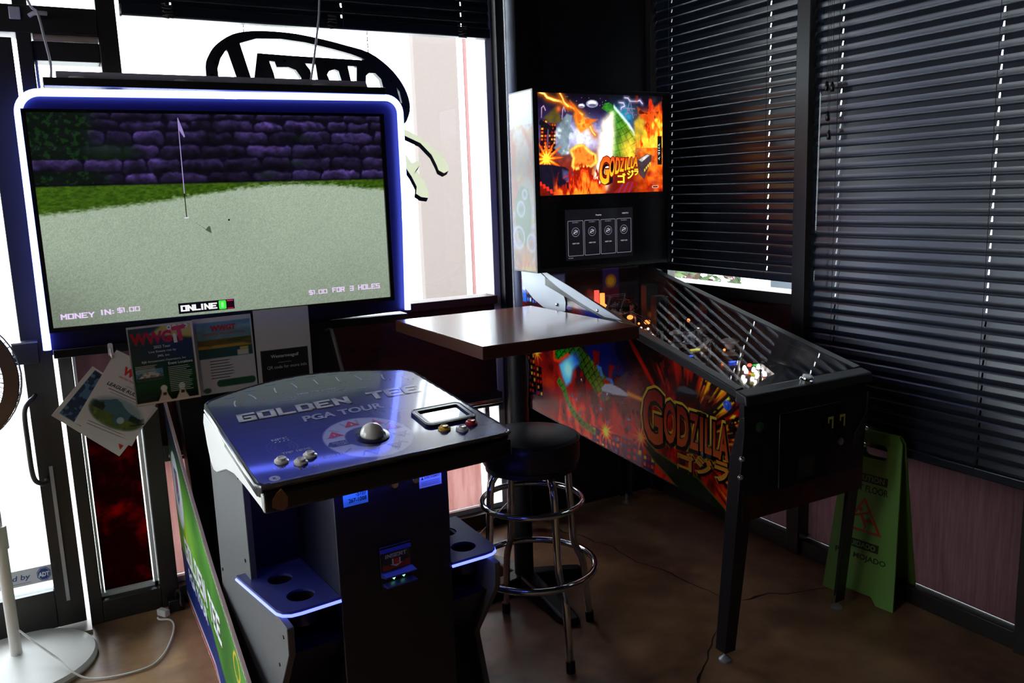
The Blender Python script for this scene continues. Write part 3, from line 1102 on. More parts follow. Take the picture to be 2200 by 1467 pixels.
path = [(-0.026, YS, 1.093), (-0.022, YS, 1.55)] + [(0.046 + .066 * math.cos(R(a)), YS, 1.862 + .066 * math.sin(R(a))) for a in range(180, 89, -10)] + \
       [(0.6, YS, 1.933)] + [(1.225 + .058 * math.cos(R(a)), YS, 1.880 + .058 * math.sin(R(a))) for a in range(90, -1, -10)] + [(1.281, YS, 1.5), (1.268, YS, 1.105)]
m.tube(path, 0.0125, 10, LED)
m.build('light_strip', tv)
m = MB()
m.box(-0.014, 1.21, YS - 0.012, YS + 0.025, 1.150, 1.165, BLACKG)
m.box(-0.014, 1.21, YS - 0.012, YS + 0.025, 1.866, 1.876, BLACKG)
m.box(-0.014, 0.0, YS - 0.012, YS + 0.025, 1.165, 1.866, BLACKG)
m.box(1.195, 1.21, YS - 0.012, YS + 0.025, 1.165, 1.866, BLACKG)
m.build('bezel', tv)
m = MB()
m.box(0.06, 1.222, YS - 0.02, YS + 0.06, 1.948, 1.974, BLACK)
m.build('top_bar', tv, bev=0.002)
m = MB()
m.box(0.10, 1.150, YS + 0.0, YS + 0.05, 1.9745, 1.997, M_('lavender_foam', (0.42, 0.38, 0.50), 0.8, noise=0.15, scale=40))
fb = m.build('foam_strip', tv)
for x in (0.165, 0.49, 0.97):
    MB().sphere((x, YS - 0.004, 1.978), 0.02, 10, 6, WHITEP, (1.6, 0.25, 0.3)).build('tape', fb)
m = MB()
m.box(-0.01, 1.262, YS - 0.012, YS + 0.07, 1.062, 1.092, BLACKG)
m.build('lower_rail', tv, bev=0.002)
# stand under the screen
m = MB()
z0, z1 = 0.0, 1.062
m.hexa([(0.40, YS, z0), (1.16, YS, z0), (1.16, YS + .12, z0), (0.40, YS + .12, z0), (0.36, YS + .01, z1), (0.94, YS + .01, z1), (0.94, YS + .12, z1), (0.36, YS + .12, z1)], BLACK)
st = m.build('stand', tv)
m = MB()
m.tube([(0.918, YS - 0.004, 1.063), (0.932, YS - 0.006, 1.064), (0.942, YS - 0.007, 1.058), (0.955, YS - 0.007, 1.0), (1.05, YS - 0.01, 0.5), (1.13, YS - 0.01, 0.02)], 0.008, 8, SILVER)
m.build('edge_trim', st)

# the picture on the screen
W_, H_ = 1.195, 0.701
a = Art(W_, H_, 0.0029)
X0, Z0 = 0.0, 1.165
stone = a.noise(0.05, 5, 3)
a.fill((0.045, 0.03, 0.085))
rows = [(0.462, 0.500), (0.506, 0.548), (0.553, 0.594), (0.60, 0.640), (0.645, 0.676), (0.682, 0.705)]
ox_, oy_ = a.x.copy(), a.y.copy()
a.x = ox_ + 0.030 * (a.noise(0.045, 4, 31) - .5)
a.y = oy_ + 0.022 * (a.noise(0.035, 4, 37) - .5)
rs = np.random.RandomState(8)
fine = a.noise(0.018, 4, 9)
for k, (y0, y1) in enumerate(rows):
    x = -0.05 * rs.rand()
    while x < W_:
        w = rs.uniform(0.075, 0.17)
        j = lambda: rs.uniform(-0.004, 0.004)
        P = [(x + .004, y0 + .006 + j()), (x + .012, y0 + j()), (x + w - .012, y0 + j()), (x + w - .003, y0 + .008 + j()), (x + w - .004, y1 - .010 + j()), (x + w - .016, y1 + j()),
             (x + w * .5, y1 + j()), (x + .014, y1 + j()), (x + .003, y1 - .012 + j())]
        d = a.sdf(P)
        msk = np.clip(0.5 - d / 0.006, 0, 1)
        lum = 0.12 + 0.42 * np.clip((a.y - y0) / (y1 - y0), 0, 1) ** 1.5 * (0.35 + 1.0 * fine) + 0.25 * (stone - .5)
        lum *= rs.uniform(0.45, 1.15)
        c = np.stack((lum * 0.62, lum * 0.48, lum * 1.0), -1)
        a.img = a.img * (1 - msk[..., None]) + np.clip(c, 0, 1) * msk[..., None]
        x += w
a.x, a.y = ox_, oy_
crag = a.noise(0.022, 4, 17, (1, 1.6))
wall_ = (a.y > 0.462)
a.img = a.img * np.where(wall_, 0.45 + 1.1 * crag, 1.0)[..., None]
# ivy over the wall
iv = a.noise(0.012, 3, 21)
big = a.noise(0.16, 2, 12)
left = np.clip(1 - a.x / 0.34, 0, 1)
msk = np.clip((left * 1.1 + 0.45 * (big - .5) - 0.42) * 6, 0, 1) * (a.y > 0.47) * (np.abs(a.y - 0.53) > 0.02)
a.mix(msk * 0.9, (0.03, 0.07, 0.035))
a.addc((msk * (iv > 0.6) * 0.10), (0.4, 1.0, 0.3))
for cx, cy, r in ((0.24, 0.575, 0.05), (0.75, 0.49, 0.015), (0.88, 0.62, 0.012), (0.86, 0.53, 0.014)):
    a.disc(cx, cy, r * 1.6, (0.05, 0.12, 0.05), 0.75, r * 0.55, soft=0.02)
a.mix(np.clip((0.472 - a.y) / 0.012, 0, 1) * 0.55, (0.02, 0.02, 0.04))
# grass bank and putting green
g = a.noise(0.007, 3, 5, (0.6, 1.4))
bank = np.stack((0.11 + .20 * g, 0.20 + .26 * g, 0.02 + .08 * g), -1)
mk = np.clip((0.466 - a.y) / 0.004 + .3 * (g - .5), 0, 1)
a.img = a.img * (1 - mk[..., None]) + bank * mk[..., None]
edge = np.interp(a.x, [0, .167, .30, .459, .67, .832, 1.0, 1.195], [0.374, 0.388, 0.40, 0.418, 0.447, 0.455, 0.447, 0.424])
sp = np.random.RandomState(3).rand(*a.x.shape)
lum = np.interp(a.y, [0, 0.20, 0.45], [0.60, 0.655, 0.70]) + 0.10 * (sp - .5) + 0.05 * (a.noise(0.3, 2, 2) - .5) - 0.10 * np.clip(1 - a.x / 0.25, 0, 1) * np.clip(1 - a.y / 0.25, 0, 1)
gr = np.stack((lum * 0.94, lum * 1.03, lum * 0.91), -1)
mk = np.clip((edge - a.y) / 0.016 + 0.5 + 1.2 * (g - .5), 0, 1)
a.img = a.img * (1 - mk[..., None]) + gr * mk[..., None]
# flag, hole and markers
LIL = (0.94, 0.84, 1.0)
a.shape([(0.4535, 0.347), (0.4565, 0.347), (0.4565, 0.43), (0.4535, 0.43)], (0.05, 0.05, 0.06))
a.shape([(0.4535, 0.43), (0.4565, 0.43), (0.4585, 0.688), (0.4565, 0.688)], (0.70, 0.62, 0.85))
a.shape([(0.4585, 0.688), (0.470, 0.650), (0.476, 0.625), (0.472, 0.622), (0.462, 0.640), (0.458, 0.648)], (0.62, 0.54, 0.80))
a.shape(circ(0.455, 0.346, 0.008, 14, 0.0022), (0.92, 0.90, 1.0))
a.shape([(0.457, 0.347), (0.459, 0.345), (0.534, 0.288), (0.532, 0.291), (0.520, 0.298)], (0.30, 0.34, 0.26), 2)
a.shape([(0.514, 0.300), (0.534, 0.287), (0.531, 0.312), (0.526, 0.313), (0.521, 0.309)], (0.32, 0.36, 0.28), 2)
a.shape(circ(0.598, 0.332, 0.0035, 12), (0.05, 0.06, 0.05))
a.put(fit(block_geo('MONEY', 1.5), 0.024, 0.024, 0.105, 0.020), LIL, 2)
a.put(fit(block_geo('IN:', 1.5), 0.148, 0.028, 0.04, 0.020), LIL, 2)
a.put(fit(block_geo('$1.00', 1.3), 0.199, 0.030, 0.072, 0.021), LIL, 2)
a.put(fit(block_geo('$1.00', 1.3), 0.868, 0.034, 0.072, 0.021), LIL, 2)
a.put(fit(block_geo('FOR', 1.5), 0.960, 0.036, 0.05, 0.020), LIL, 2)
a.put(fit(block_geo('3', 1.4), 1.030, 0.037, 0.016, 0.020), LIL, 2)
a.put(fit(block_geo('HOLES', 1.5), 1.064, 0.038, 0.09, 0.020), LIL, 2)
a.shape([(0.397, 0.008), (0.590, 0.010), (0.590, 0.046), (0.397, 0.046)], (0.03, 0.03, 0.08), 1)
a.put(fit(block_geo('ONLINE', 1.8), 0.404, 0.015, 0.125, 0.024), (1, 1, 1), 2)
a.shape(rrect(0.535, 0.012, 0.561, 0.044, 0.004, 3), (0.28, 0.95, 0.28), 2)
a.shape(rrect(0.543, 0.018, 0.553, 0.038, 0.003, 3), (0.55, 1.0, 0.55), 3)
a.shape([(0.564, 0.012), (0.586, 0.012), (0.586, 0.042), (0.564, 0.042)], (0.12, 0.0, 0.06), 2)
a.shape([(0.564, 0.040), (0.586, 0.040), (0.586, 0.043), (0.564, 0.043)], (0.9, 0.15, 0.5), 3)
a.shape([(0.564, 0.012), (0.586, 0.012), (0.586, 0.015), (0.564, 0.015)], (0.8, 0.05, 0.3), 3)
SCREEN = art_mat('screen_picture', 0.12, emit=0.92, spec=0.5)
a.mesh('screen', (X0, YS - 0.002, Z0), (1, 0, 0), (0, 0, 1), SCREEN, tv)

# ================================================================== GOLF GAME: THE PLAYER CONSOLE
con = thing('golf_game_console', 'golf game console with blue sloping control panel and trackball', 'arcade console', (0.365, 1.882, 0), R(4.7), local=True)
WCON = M_('white_laminate', (0.80, 0.79, 0.77), 0.42, noise=0.03)
GREYLAM = M_('grey_black_laminate', (0.075, 0.075, 0.08), 0.5, noise=0.12, scale=60)
DNAVY = M_('deep_navy_laminate', (0.004, 0.004, 0.012), 0.34, noise=0.2)
V2 = Vector((0, 0.48, 0.094)).normalized()
NP = Vector((1, 0, 0)).cross(V2).normalized()
PO = Vector((0, 0, 0.92))


def pp(u, v, h=0.0):
    return PO + Vector((1, 0, 0)) * u + V2 * v + NP * h


arch = [(0.690, 0.02), (0.684, 0.008), (0.672, 0.0), (0.022, 0.0), (0.008, 0.004), (0.0, 0.018), (0.010, 0.48), (0.016, 0.503), (0.030, 0.520)]
for i in range(1, 10):
    t = i / 10
    arch.append((0.030 + 0.585 * t, 0.520 + 0.082 * math.sin(math.pi * t) ** 0.9))
arch += [(0.618, 0.528), (0.634, 0.515), (0.646, 0.495)]
PANELB = M_('panel_blue_print', (0.015, 0.018, 0.17), 0.22, coat=0.5)
m = MB().prism([pp(u, v, -0.003) for u, v in arch], NP * -0.03, BLACKG)
m.build('control_panel', con)
art = Art(0.69, 0.604, 0.0034)
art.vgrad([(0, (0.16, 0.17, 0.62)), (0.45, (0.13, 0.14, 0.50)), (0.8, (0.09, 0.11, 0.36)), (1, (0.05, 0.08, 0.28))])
art.mix(0.25 * (art.noise(0.2, 3, 4) > .55), (0.10, 0.11, 0.45))
for r in np.linspace(0.03, 0.05, 3):
    art.ring(0.125, 0.165, r, 0.002, (0.25, 0.27, 0.62))
for r in np.linspace(0.10, 0.17, 4):
    art.ring(0.56, 0.30, r, 0.002, (0.22, 0.24, 0.58), 0.6)
# dark band along the back edge
ytop = np.interp(art.x, [p[0] for p in arch[8:20]], [p[1] for p in arch[8:20]])
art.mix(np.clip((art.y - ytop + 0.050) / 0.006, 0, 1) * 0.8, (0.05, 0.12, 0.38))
for i in range(9):
    x = 0.07 + 0.065 * i
    yt = float(np.interp(x, [p[0] for p in arch[8:20]], [p[1] for p in arch[8:20]]))
    art.shape([(x, yt - 0.022), (x + 0.03, yt - 0.022), (x + 0.03, yt - 0.017), (x, yt - 0.017)], (0.16, 0.32, 0.66), 1)
    k = (i - 4) * 0.35
    P = [(x + 0.012 + 0.010 * math.sin(k) * (q / 5) ** 2 * (1 if i % 2 else -1), yt - 0.085 + 0.038 * q / 5) for q in range(6)]
    geo_v, geo_f = [], []
    for q in range(5):
        b_ = len(geo_v)
        geo_v += [(P[q][0] - .002, P[q][1]), (P[q][0] + .002, P[q][1]), (P[q + 1][0] + .002, P[q + 1][1]), (P[q + 1][0] - .002, P[q + 1][1])]
        geo_f.append((b_, b_ + 1, b_ + 2, b_ + 3))
    art.put((np.array(geo_v), geo_f), (0.78, 0.80, 0.90), 1)
    art.shape(circ(P[0][0], P[0][1] - 0.008, 0.003, 8), (0.35, 0.4, 0.6))
    art.shape(circ(P[0][0] + 0.016, P[0][1] - 0.008, 0.003, 8), (0.8, 0.2, 0.15))
art.put(fit(block_geo('HOW TO PLAY', 1.2), 0.262, 0.462, 0.115, 0.011), (0.75, 0.78, 0.92), 1)
art.put(fit(block_geo('PULL BACK. PUSH THRU FORWARD', 1.1), 0.226, 0.449, 0.19, 0.006), (0.62, 0.66, 0.88), 1)
for x0, x1 in ((0.190, 0.26), (0.29, 0.36), (0.39, 0.46)):
    art.shape([(x0, 0.438), (x1, 0.438), (x1, 0.440), (x0, 0.440)], (0.6, 0.63, 0.85))
g1 = block_geo('GOLDEN', 1.55, 2.2)
g2 = block_geo('TEE', 1.7, 2.2)
for dx, dy, c, lf in ((0.004, -0.005, (0.10, 0.09, 0.12), 1), (0.0015, -0.002, (0.62, 0.50, 0.22), 2), (0, 0, (0.90, 0.89, 0.93), 3)):
    art.put(fit(g1, 0.060 + dx, 0.348 + dy, 0.318, 0.052, shear=0.12), c, lf)
    art.put(fit(g2, 0.432 + dx, 0.348 + dy, 0.162, 0.052, shear=0.12), c, lf)
art.put(fit(text_geo('PGA TOUR', 0.035), 0.214, 0.284, 0.232, 0.036, shear=0.12), (0.72, 0.72, 0.86), 2)
# club wheel round the trackball
CX, CY = 0.330, 0.135
art.disc(CX, CY, 0.122, (0.12, 0.14, 0.50))
art.disc(CX, CY, 0.117, (0.66, 0.66, 0.86))
art.disc(CX, CY, 0.114, (0.74, 0.74, 0.90))
art.disc(CX, CY, 0.060, (0.10, 0.12, 0.45))
for i in range(14):
    t = R(25.7 * i + 8)
    art.line([(CX + .082 * math.cos(t), CY + .082 * math.sin(t)), (CX + .106 * math.cos(t), CY + .106 * math.sin(t))], 0.0022, (0.35, 0.36, 0.62))
for tdeg, c in ((150, (0.80, 0.10, 0.14)), (98, (0.80, 0.10, 0.14)), (52, (0.80, 0.10, 0.14)), (255, (0.20, 0.24, 0.72)), (300, (0.20, 0.24, 0.72)), (345, (0.20, 0.24, 0.72)), (20, (0.80, 0.10, 0.14))):
    t = R(tdeg)
    o_ = np.array((CX + .087 * math.cos(t), CY + .087 * math.sin(t)))
    art.shape([o_ + (-.022, -.013), o_ + (.022, -.013), o_ + (0, .020)] if math.sin(t) > 0 else [o_ + (0, -.020), o_ + (.022, .013), o_ + (-.022, .013)], c, 1)
    art.put(fit(text_geo('2' if tdeg in (98, 52) else '1', 0.03), o_[0] - .003, o_[1] - .007, None, 0.010), (0.92, 0.9, 0.95), 2)
art.shape([(CX - .116, CY - .012), (CX - .105, CY - .022), (CX - .055, CY - .022), (CX - .055, CY + .006), (CX - .105, CY + .006)], (0.09, 0.10, 0.42), 1)
art.put(fit(block_geo('SELECT', 1.2), CX - .100, CY - .007, 0.04, 0.008), (0.7, 0.72, 0.9), 2)
art.put(fit(block_geo('CLUB', 1.2), CX - .094, CY - .018, 0.03, 0.008), (0.7, 0.72, 0.9), 2)
PALE = (0.72, 0.72, 0.85)
art.put(fit(block_geo('NFC', 1.1), 0.100, 0.207, 0.042, 0.012), PALE, 1)
for k in range(4):
    art.shape(circ(0.106 + 0.011 * k, 0.199, 0.002, 8), (0.95, 0.95, 1))
for k in range(3):
    t0 = [R(q) for q in range(-50, 51, 20)]
    r_ = 0.012 + 0.009 * k
    P = [(0.118 + r_ * math.cos(q), 0.165 + r_ * math.sin(q)) for q in t0] + [(0.118 + (r_ + .003) * math.cos(q), 0.165 + (r_ + .003) * math.sin(q)) for q in t0[::-1]]
    art.shape(P, (0.30, 0.32, 0.62))
for tx, x, y, w in (('TAP HERE', 0.100, 0.128, 0.075), ('LEFT', 0.058, 0.062, 0.042), ('FLY-BY', 0.108, 0.036, 0.052), ('RIGHT', 0.178, 0.066, 0.055), ('START', 0.625, 0.064, 0.045)):
    art.put(fit(block_geo(tx, 1.1), x, y, w, 0.011), PALE, 1)
art.shape(circ(0.044, 0.022, 0.013, 18), (0.75, 0.74, 0.85), 1)
art.put(fit(text_geo('R', 0.03), 0.040, 0.017, None, 0.010), (0.15, 0.15, 0.5), 2)
art.shape([(0.07, 0.018), (0.15, 0.018), (0.15, 0.0195), (0.07, 0.0195)], (0.4, 0.42, 0.75))
ins = [(0.345 + (u - 0.345) * 0.988, 0.004 + v * 0.988) for u, v in arch]
art.put((np.array(ins), [tuple(range(len(ins)))]), (0.08, 0.10, 0.36), -2)
PANEL = art_mat('panel_print', 0.24, coat=0.75, spec=0.5)
PANEL.node_tree.nodes['Principled BSDF'].inputs['Coat Roughness'].default_value = 0.055
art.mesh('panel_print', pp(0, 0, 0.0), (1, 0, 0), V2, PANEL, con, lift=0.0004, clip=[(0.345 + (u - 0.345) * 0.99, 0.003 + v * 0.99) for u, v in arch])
m = MB().tube([pp(u, v, -0.004) for u, v in arch], 0.0055, 8, M_('edge_moulding', (0.10, 0.10, 0.11), 0.15, 0.2), closed=True)
m.build('edge_moulding', con)
m = MB().tube([pp(0.004, 0.02, -0.008), pp(0.003, 0.10, -0.008), pp(0.012, 0.48, -0.008)], 0.008, 8, SILVER)
m.build('edge_trim', con)
m = MB()
m.box(0.006, 0.684, -0.006, 0.016, 0.852, 0.903, BLACKG)
m.build('front_fascia', con, bev=0.008, bseg=3)
m = MB()
m.add([(0.024, -0.0075, 0.866), (0.048, -0.0075, 0.853), (0.060, -0.0075, 0.862), (0.062, -0.0075, 0.885), (0.050, -0.0075, 0.905), (0.036, -0.0075, 0.898), (0.026, -0.0075, 0.885),
       (0.024, 0.0, 0.866), (0.048, 0.0, 0.853), (0.060, 0.0, 0.862), (0.062, 0.0, 0.885), (0.050, 0.0, 0.905), (0.036, 0.0, 0.898), (0.026, 0.0, 0.885)],
      [tuple(range(7)), tuple(range(13, 6, -1))] + [(i, i + 7, (i + 1) % 7 + 7, (i + 1) % 7) for i in range(7)], M_('bare_chipboard', (0.20, 0.085, 0.04), 0.5, noise=0.5, scale=120, bump=0.6))
m.build('chipped_corner', con)
# white shaped side skirts
sk = [(-0.004, 0.918), (0.49, 1.014), (0.505, 0.985), (0.485, 0.925), (0.462, 0.862), (0.440, 0.845), (0.405, 0.846), (0.36, 0.862), (0.306, 0.880), (0.231, 0.888), (0.143, 0.880), (0.02, 0.862), (-0.004, 0.856)]
for u0 in (0.006, 0.666):
    m = MB().prism([(u0, v, z - 0.02 if z > 0.9 else z) for v, z in sk], (0.018, 0, 0), WCON)
    m.build('side_skirt', con, bev=0.003)
# trackball, buttons and card window
m = MB()
m.lathe([(0.046, 0), (0.046, 0.003), (0.036, 0.005), (0.033, 0.001)], pp(0.340, 0.136), 32, M_('trackball_ring', (0.03, 0.03, 0.08), 0.25), ax=NP)
tr_ = m.build('trackball_ring', con)
MB().sphere(pp(0.340, 0.136, 0.004), 0.031, 32, 20, M_('ivory_ball', (0.80, 0.74, 0.66), 0.16, coat=0.5)).build('trackball', con)
for nm, u, v, c in (('play_button', 0.085, 0.095, (0.80, 0.74, 0.68)), ('play_button', 0.124, 0.070, (0.80, 0.74, 0.68)), ('play_button', 0.156, 0.094, (0.80, 0.74, 0.68)),
                    ('play_button', 0.530, 0.090, (0.75, 0.45, 0.05)), ('play_button', 0.572, 0.067, (0.72, 0.68, 0.66)), ('play_button', 0.614, 0.090, (0.50, 0.03, 0.02))):
    bm_ = M_('button_cap', c, 0.25, coat=0.5, noise=0.03)
    m = MB().lathe([(0.017, 0), (0.0172, 0.004), (0.014, 0.006)], pp(u, v), 24, bm_, ax=NP)
    b_ = m.build(nm, con)
    MB().lathe([(0.0105, 0.005), (0.0112, 0.011), (0.009, 0.0125), (0.004, 0.0115)], pp(u, v), 24, bm_, ax=NP).build('plunger', b_)
m = MB()
m.holed(rrect(0, 0, 0.158, 0.112, 0.018), [rrect(0.016, 0.016, 0.142, 0.096, 0.006)], NP * 0.008, pp(0.492, 0.112), (1, 0, 0), V2, M_('window_bezel', (0.03, 0.03, 0.035), 0.2, 0.3))
wf = m.build('card_window', con)
MB().prism([pp(0.492 + a_, 0.112 + b_, 0.0015) for a_, b_ in rrect(0.014, 0.014, 0.144, 0.098, 0.006)], NP * 0.001, M_('window_glass_dark', (0.01, 0.01, 0.012), 0.03, spec=0.9, coat=1.0)).build('pane', wf)
MB().tube([pp(0.492 + a_, 0.112 + b_, 0.007) for a_, b_ in rrect(0.004, 0.004, 0.154, 0.108, 0.015)], 0.0022, 6, CHROME, closed=True).build('rim', wf)
# body
m = MB().box(0.19, 0.508, 0.045, 0.56, 0.0, 0.868, DNAVY)
colm = m.build('coin_column', con, bev=0.003)
prof = [(0.60, 0.0), (0.60, 0.985), (0.278, 0.93), (0.278, 0.578), (0.002, 0.560), (0.005, 0.49), (0.13, 0.30), (0.065, 0.10), (0.045, 0.0)]
for u0 in (0.036, 0.618):
    m = MB().prism([(u0, v, z) for v, z in prof], (0.018, 0, 0), GREYLAM)
    sp_ = m.build('side_panel', con, bev=0.002)
    BB_ = M_('bolt_black', (0.02, 0.02, 0.02), 0.3, 0.8)
    for v, z in ((0.30, 0.85), (0.30, 0.62), (0.02, 0.525), (0.07, 0.43), (0.15, 0.32), (0.11, 0.20), (0.085, 0.10), (0.56, 0.86), (0.56, 0.5)):
        xx = u0 - 0.002 if u0 < 0.3 else u0 + 0.02
        MB().cyl((xx, v + 0.015, z), (xx + (0.004 if u0 < 0.3 else -0.004), v + 0.015, z), 0.005, seg=10, mat=BB_).build('bolt', sp_)
m = MB().box(0.048, 0.622, 0.335, 0.35, 0.45, 0.93, NAVY)
m.build('back_board', con)
lp = [(0.05, 0.465), (0.16, 0.30), (0.095, 0.10), (0.075, 0.0), (0.58, 0.0), (0.58, 0.465)]
for u0, du in ((0.048, 0.142), (0.508, 0.114)):
    MB().prism([(u0, v, z) for v, z in lp], (du, 0, 0), NAVY).build('lower_body', con)
SHELFB = M_('blue_black_shelf', (0.022, 0.026, 0.14), 0.45, noise=0.25, scale=30)
for sgn in (0, 1):
    mir = (lambda u: u) if sgn == 0 else (lambda u: 0.698 - u)
    ol = [(0.189, 0.042), (0.085, 0.040), (0.062, 0.043), (0.045, 0.055), (0.036, 0.075), (0.012, 0.33), (0.189, 0.334)]
    ol2 = [(mir(u), v) for u, v in ol]
    if sgn:
        ol2 = ol2[::-1]
    hs = [circ(mir(0.112), 0.115, 0.035, 28), circ(mir(0.100), 0.238, 0.032, 28)]
    m = MB().holed(ol2, hs, (0, 0, 0.007), (0, 0, 0.572), (1, 0, 0), (0, 1, 0), SHELFB)
    cs = m.build('cup_shelf', con)
    edge_ = [(u, v) for u, v in ol[:6]]
    MB().tube([(mir(u), v, 0.568) for u, v in edge_], 0.0042, 8, LEDB).build('light_edge', cs)
    for (hu, hv, r_) in ((0.112, 0.115, 0.034), (0.100, 0.238, 0.031)):
        q = MB().lathe([(r_, 0.0), (r_, 0.06), (r_ + 0.001, 0.06), (r_ + .001, 0.0)], (mir(hu), hv, 0.511), 24, BLACK)
        q.build('cup_well', cs)
m = MB().box(0.06, 0.63, 0.020, 0.028, 0.866, 0.874, M_('blue_under_light', (0.1, 0.1, 0.5), 0.4, emit=(0.07, 0.12, 1.0), strength=28.0))
m.build('under_panel_light', con)
# lock, labels and note acceptor on the column
for u in (0.352, 0.412):
    m = MB().lathe([(0.012, 0), (0.012, 0.004), (0.009, 0.010), (0.005, 0.010)], (u, 0.045, 0.836), 20, CHROME, ax=(0, -1, 0))
    m.build('lock', colm)
lab = Art(0.066, 0.05, 0.003).fill((0.92, 0.95, 1.0))
lab.shape([(0.006, 0.022), (0.013, 0.022), (0.0095, 0.030)], (0.1, 0.1, 0.14), 1)
lab.put(fit(text_geo('AVERTISSEMENT', 0.02), 0.015, 0.023, 0.047, 0.006), (0.08, 0.08, 0.15), 1)
for k in range(6):
    lab.shape([(0.006, 0.006 + .0045 * k + (.012 if k > 2 else 0)), (0.060, 0.006 + .0045 * k + (.012 if k > 2 else 0)), (0.060, 0.0072 + .0045 * k + (.012 if k > 2 else 0)), (0.006, 0.0072 + .0045 * k + (.012 if k > 2 else 0))], (0.45, 0.5, 0.65), 1)
lab.mesh('warning_label', (0.424, 0.0442, 0.806), (1, 0, 0), (0, 0, 1), PRINT, colm, lift=0.0003)
lab = Art(0.066, 0.036, 0.003).fill((0.45, 0.80, 0.88))
lab.put(fit(text_geo('267-1088', 0.02), 0.014, 0.008, 0.048, 0.011), (0.04, 0.06, 0.10), 1)
lab.put(fit(text_geo('-5107', 0.02), 0.034, 0.022, 0.028, 0.011), (0.04, 0.06, 0.10), 1)
lab.mesh('phone_label', (0.214, 0.0442, 0.805), (1, 0, 0), (0, 0, 1), PRINT, colm, lift=0.0003)
m = MB().box(0.298, 0.386, 0.036, 0.046, 0.560, 0.678, BLACKG)
ac = m.build('note_acceptor', colm, bev=0.002)
LIP = M_('blue_plastic_lip', (0.03, 0.03, 0.20), 0.35)
MB().hexa([(0.298, 0.030, 0.664), (0.384, 0.030, 0.664), (0.384, 0.036, 0.666), (0.298, 0.036, 0.666), (0.298, 0.034, 0.670), (0.384, 0.034, 0.670), (0.384, 0.036, 0.672), (0.298, 0.036, 0.672)], LIP).build('note_lip', ac)
MB().hexa([(0.305, 0.020, 0.598), (0.392, 0.020, 0.598), (0.386, 0.036, 0.598), (0.298, 0.036, 0.598), (0.305, 0.020, 0.602), (0.392, 0.020, 0.602), (0.386, 0.036, 0.612), (0.298, 0.036, 0.612)], LIP).build('note_lip', ac)
MB().hexa([(0.308, 0.018, 0.572), (0.392, 0.018, 0.572), (0.386, 0.036, 0.572), (0.302, 0.036, 0.572), (0.308, 0.018, 0.576), (0.392, 0.018, 0.576), (0.386, 0.036, 0.582), (0.302, 0.036, 0.582)], LIP).build('note_lip', ac)
pl = Art(0.080, 0.048, 0.002).fill((0.07, 0.08, 0.16))
pl.poly([(0, 0), (0.08, 0), (0.08, 0.022), (0.04, 0.008), (0, 0.016)], (0.42, 0.06, 0.09))
pl.put(fit(block_geo('INSERT', 1.5), 0.010, 0.032, 0.060, 0.011), (0.55, 0.52, 0.65), 1)
pl.shape([(0.028, 0.028), (0.028, 0.014), (0.022, 0.014), (0.040, 0.005), (0.058, 0.014), (0.052, 0.014), (0.052, 0.028)], (0.60, 0.56, 0.68), 1)
pl.shape([(0.032, 0.028), (0.032, 0.012), (0.048, 0.012), (0.048, 0.028)], (0.42, 0.06, 0.10), 2)
pl.put(fit(block_geo('5', 1.7), 0.034, 0.014, 0.012, 0.012), (0.75, 0.18, 0.16), 3)
pl.mesh('insert_plate', (0.302, 0.0352, 0.614), (1, 0, 0), (0, 0, 1), art_mat('lit_plate', 0.3, emit=0.09), ac, lift=0.0003)
GLED = M_('green_arrow_light', (0.1, 0.6, 0.3), 0.4, emit=(0.25, 1.0, 0.45), strength=3.0)
for u in (0.332, 0.360):
    m = MB().prism([(u, 0.0355, 0.586), (u + .006, 0.0355, 0.593), (u + .003, 0.0355, 0.594), (u, 0.0355, 0.590), (u - .003, 0.0355, 0.594), (u - .006, 0.0355, 0.593)], (0, -0.002, 0), GLED)
    m.build('arrow_light', ac)

# ================================================================== CUT-OUT GOLF SIGN LEANING BY THE CONSOLE
bo = Vector((0.333, 3.40, 0.004))
bu, bw, bl_ = Vector((0, -1, 0)), Vector((0, 0, 1)), 1.35
board = thing('golf_sign_board', 'tapering printed golf sign board standing on the floor beside the console', 'sign board', tuple(bo))
b_top = ([0, 0.04, 0.42, 0.84, 1.31, 1.35], [0.830, 0.818, 0.640, 0.471, 0.331, 0.316])
b_bot = ([0, 0.84, 1.10, 1.35], [0.0, 0.0, 0.10, 0.22])


def b_bend(x, y):
    """the thin board bows a little: its foot stands further out than its top"""
    zt = np.interp(x, *b_top)
    k = np.clip((0.90 - x) / 0.30, 0, 1)
    return -0.014 * np.clip(1 - y / zt, 0, 1) * k * k * (3 - 2 * k)


ss = np.linspace(0, bl_, 28)
vs, fs = [], []
for x in ss:
    zt, z0 = float(np.interp(x, *b_top)), float(np.interp(x, *b_bot))
    for j in range(9):
        y = z0 + (zt - z0) * j / 8
        vs.append((bo.x - float(b_bend(x, y)) + 0.001, bo.y - x, bo.z + y))
for i in range(27):
    for j in range(8):
        q = i * 9 + j
        fs.append((q, q + 9, q + 10, q + 1))
n0 = len(vs)
vs += [(x + 0.009, y, z) for x, y, z in vs]
fs2 = [tuple(k + n0 for k in reversed(f)) for f in fs]
rim = [i * 9 + 8 for i in range(28)] + [27 * 9 + j for j in range(7, -1, -1)] + [i * 9 for i in range(26, -1, -1)] + list(range(1, 8))
fs3 = [(rim[i], rim[(i + 1) % len(rim)], rim[(i + 1) % len(rim)] + n0, rim[i] + n0) for i in range(len(rim))]
MB().add(vs, fs + fs2 + fs3, M_('pinkish_foam_board', (0.56, 0.40, 0.36), 0.7, noise=0.12, scale=30)).build('panel', board)
ol = list(zip(*b_top)) + [(1.35, 0.22), (1.10, 0.10), (0.84, 0.0), (0.0, 0.0)]
ol = [(float(x), float(y)) for x, y in ol]
a = Art(bl_, 0.83, 0.007)
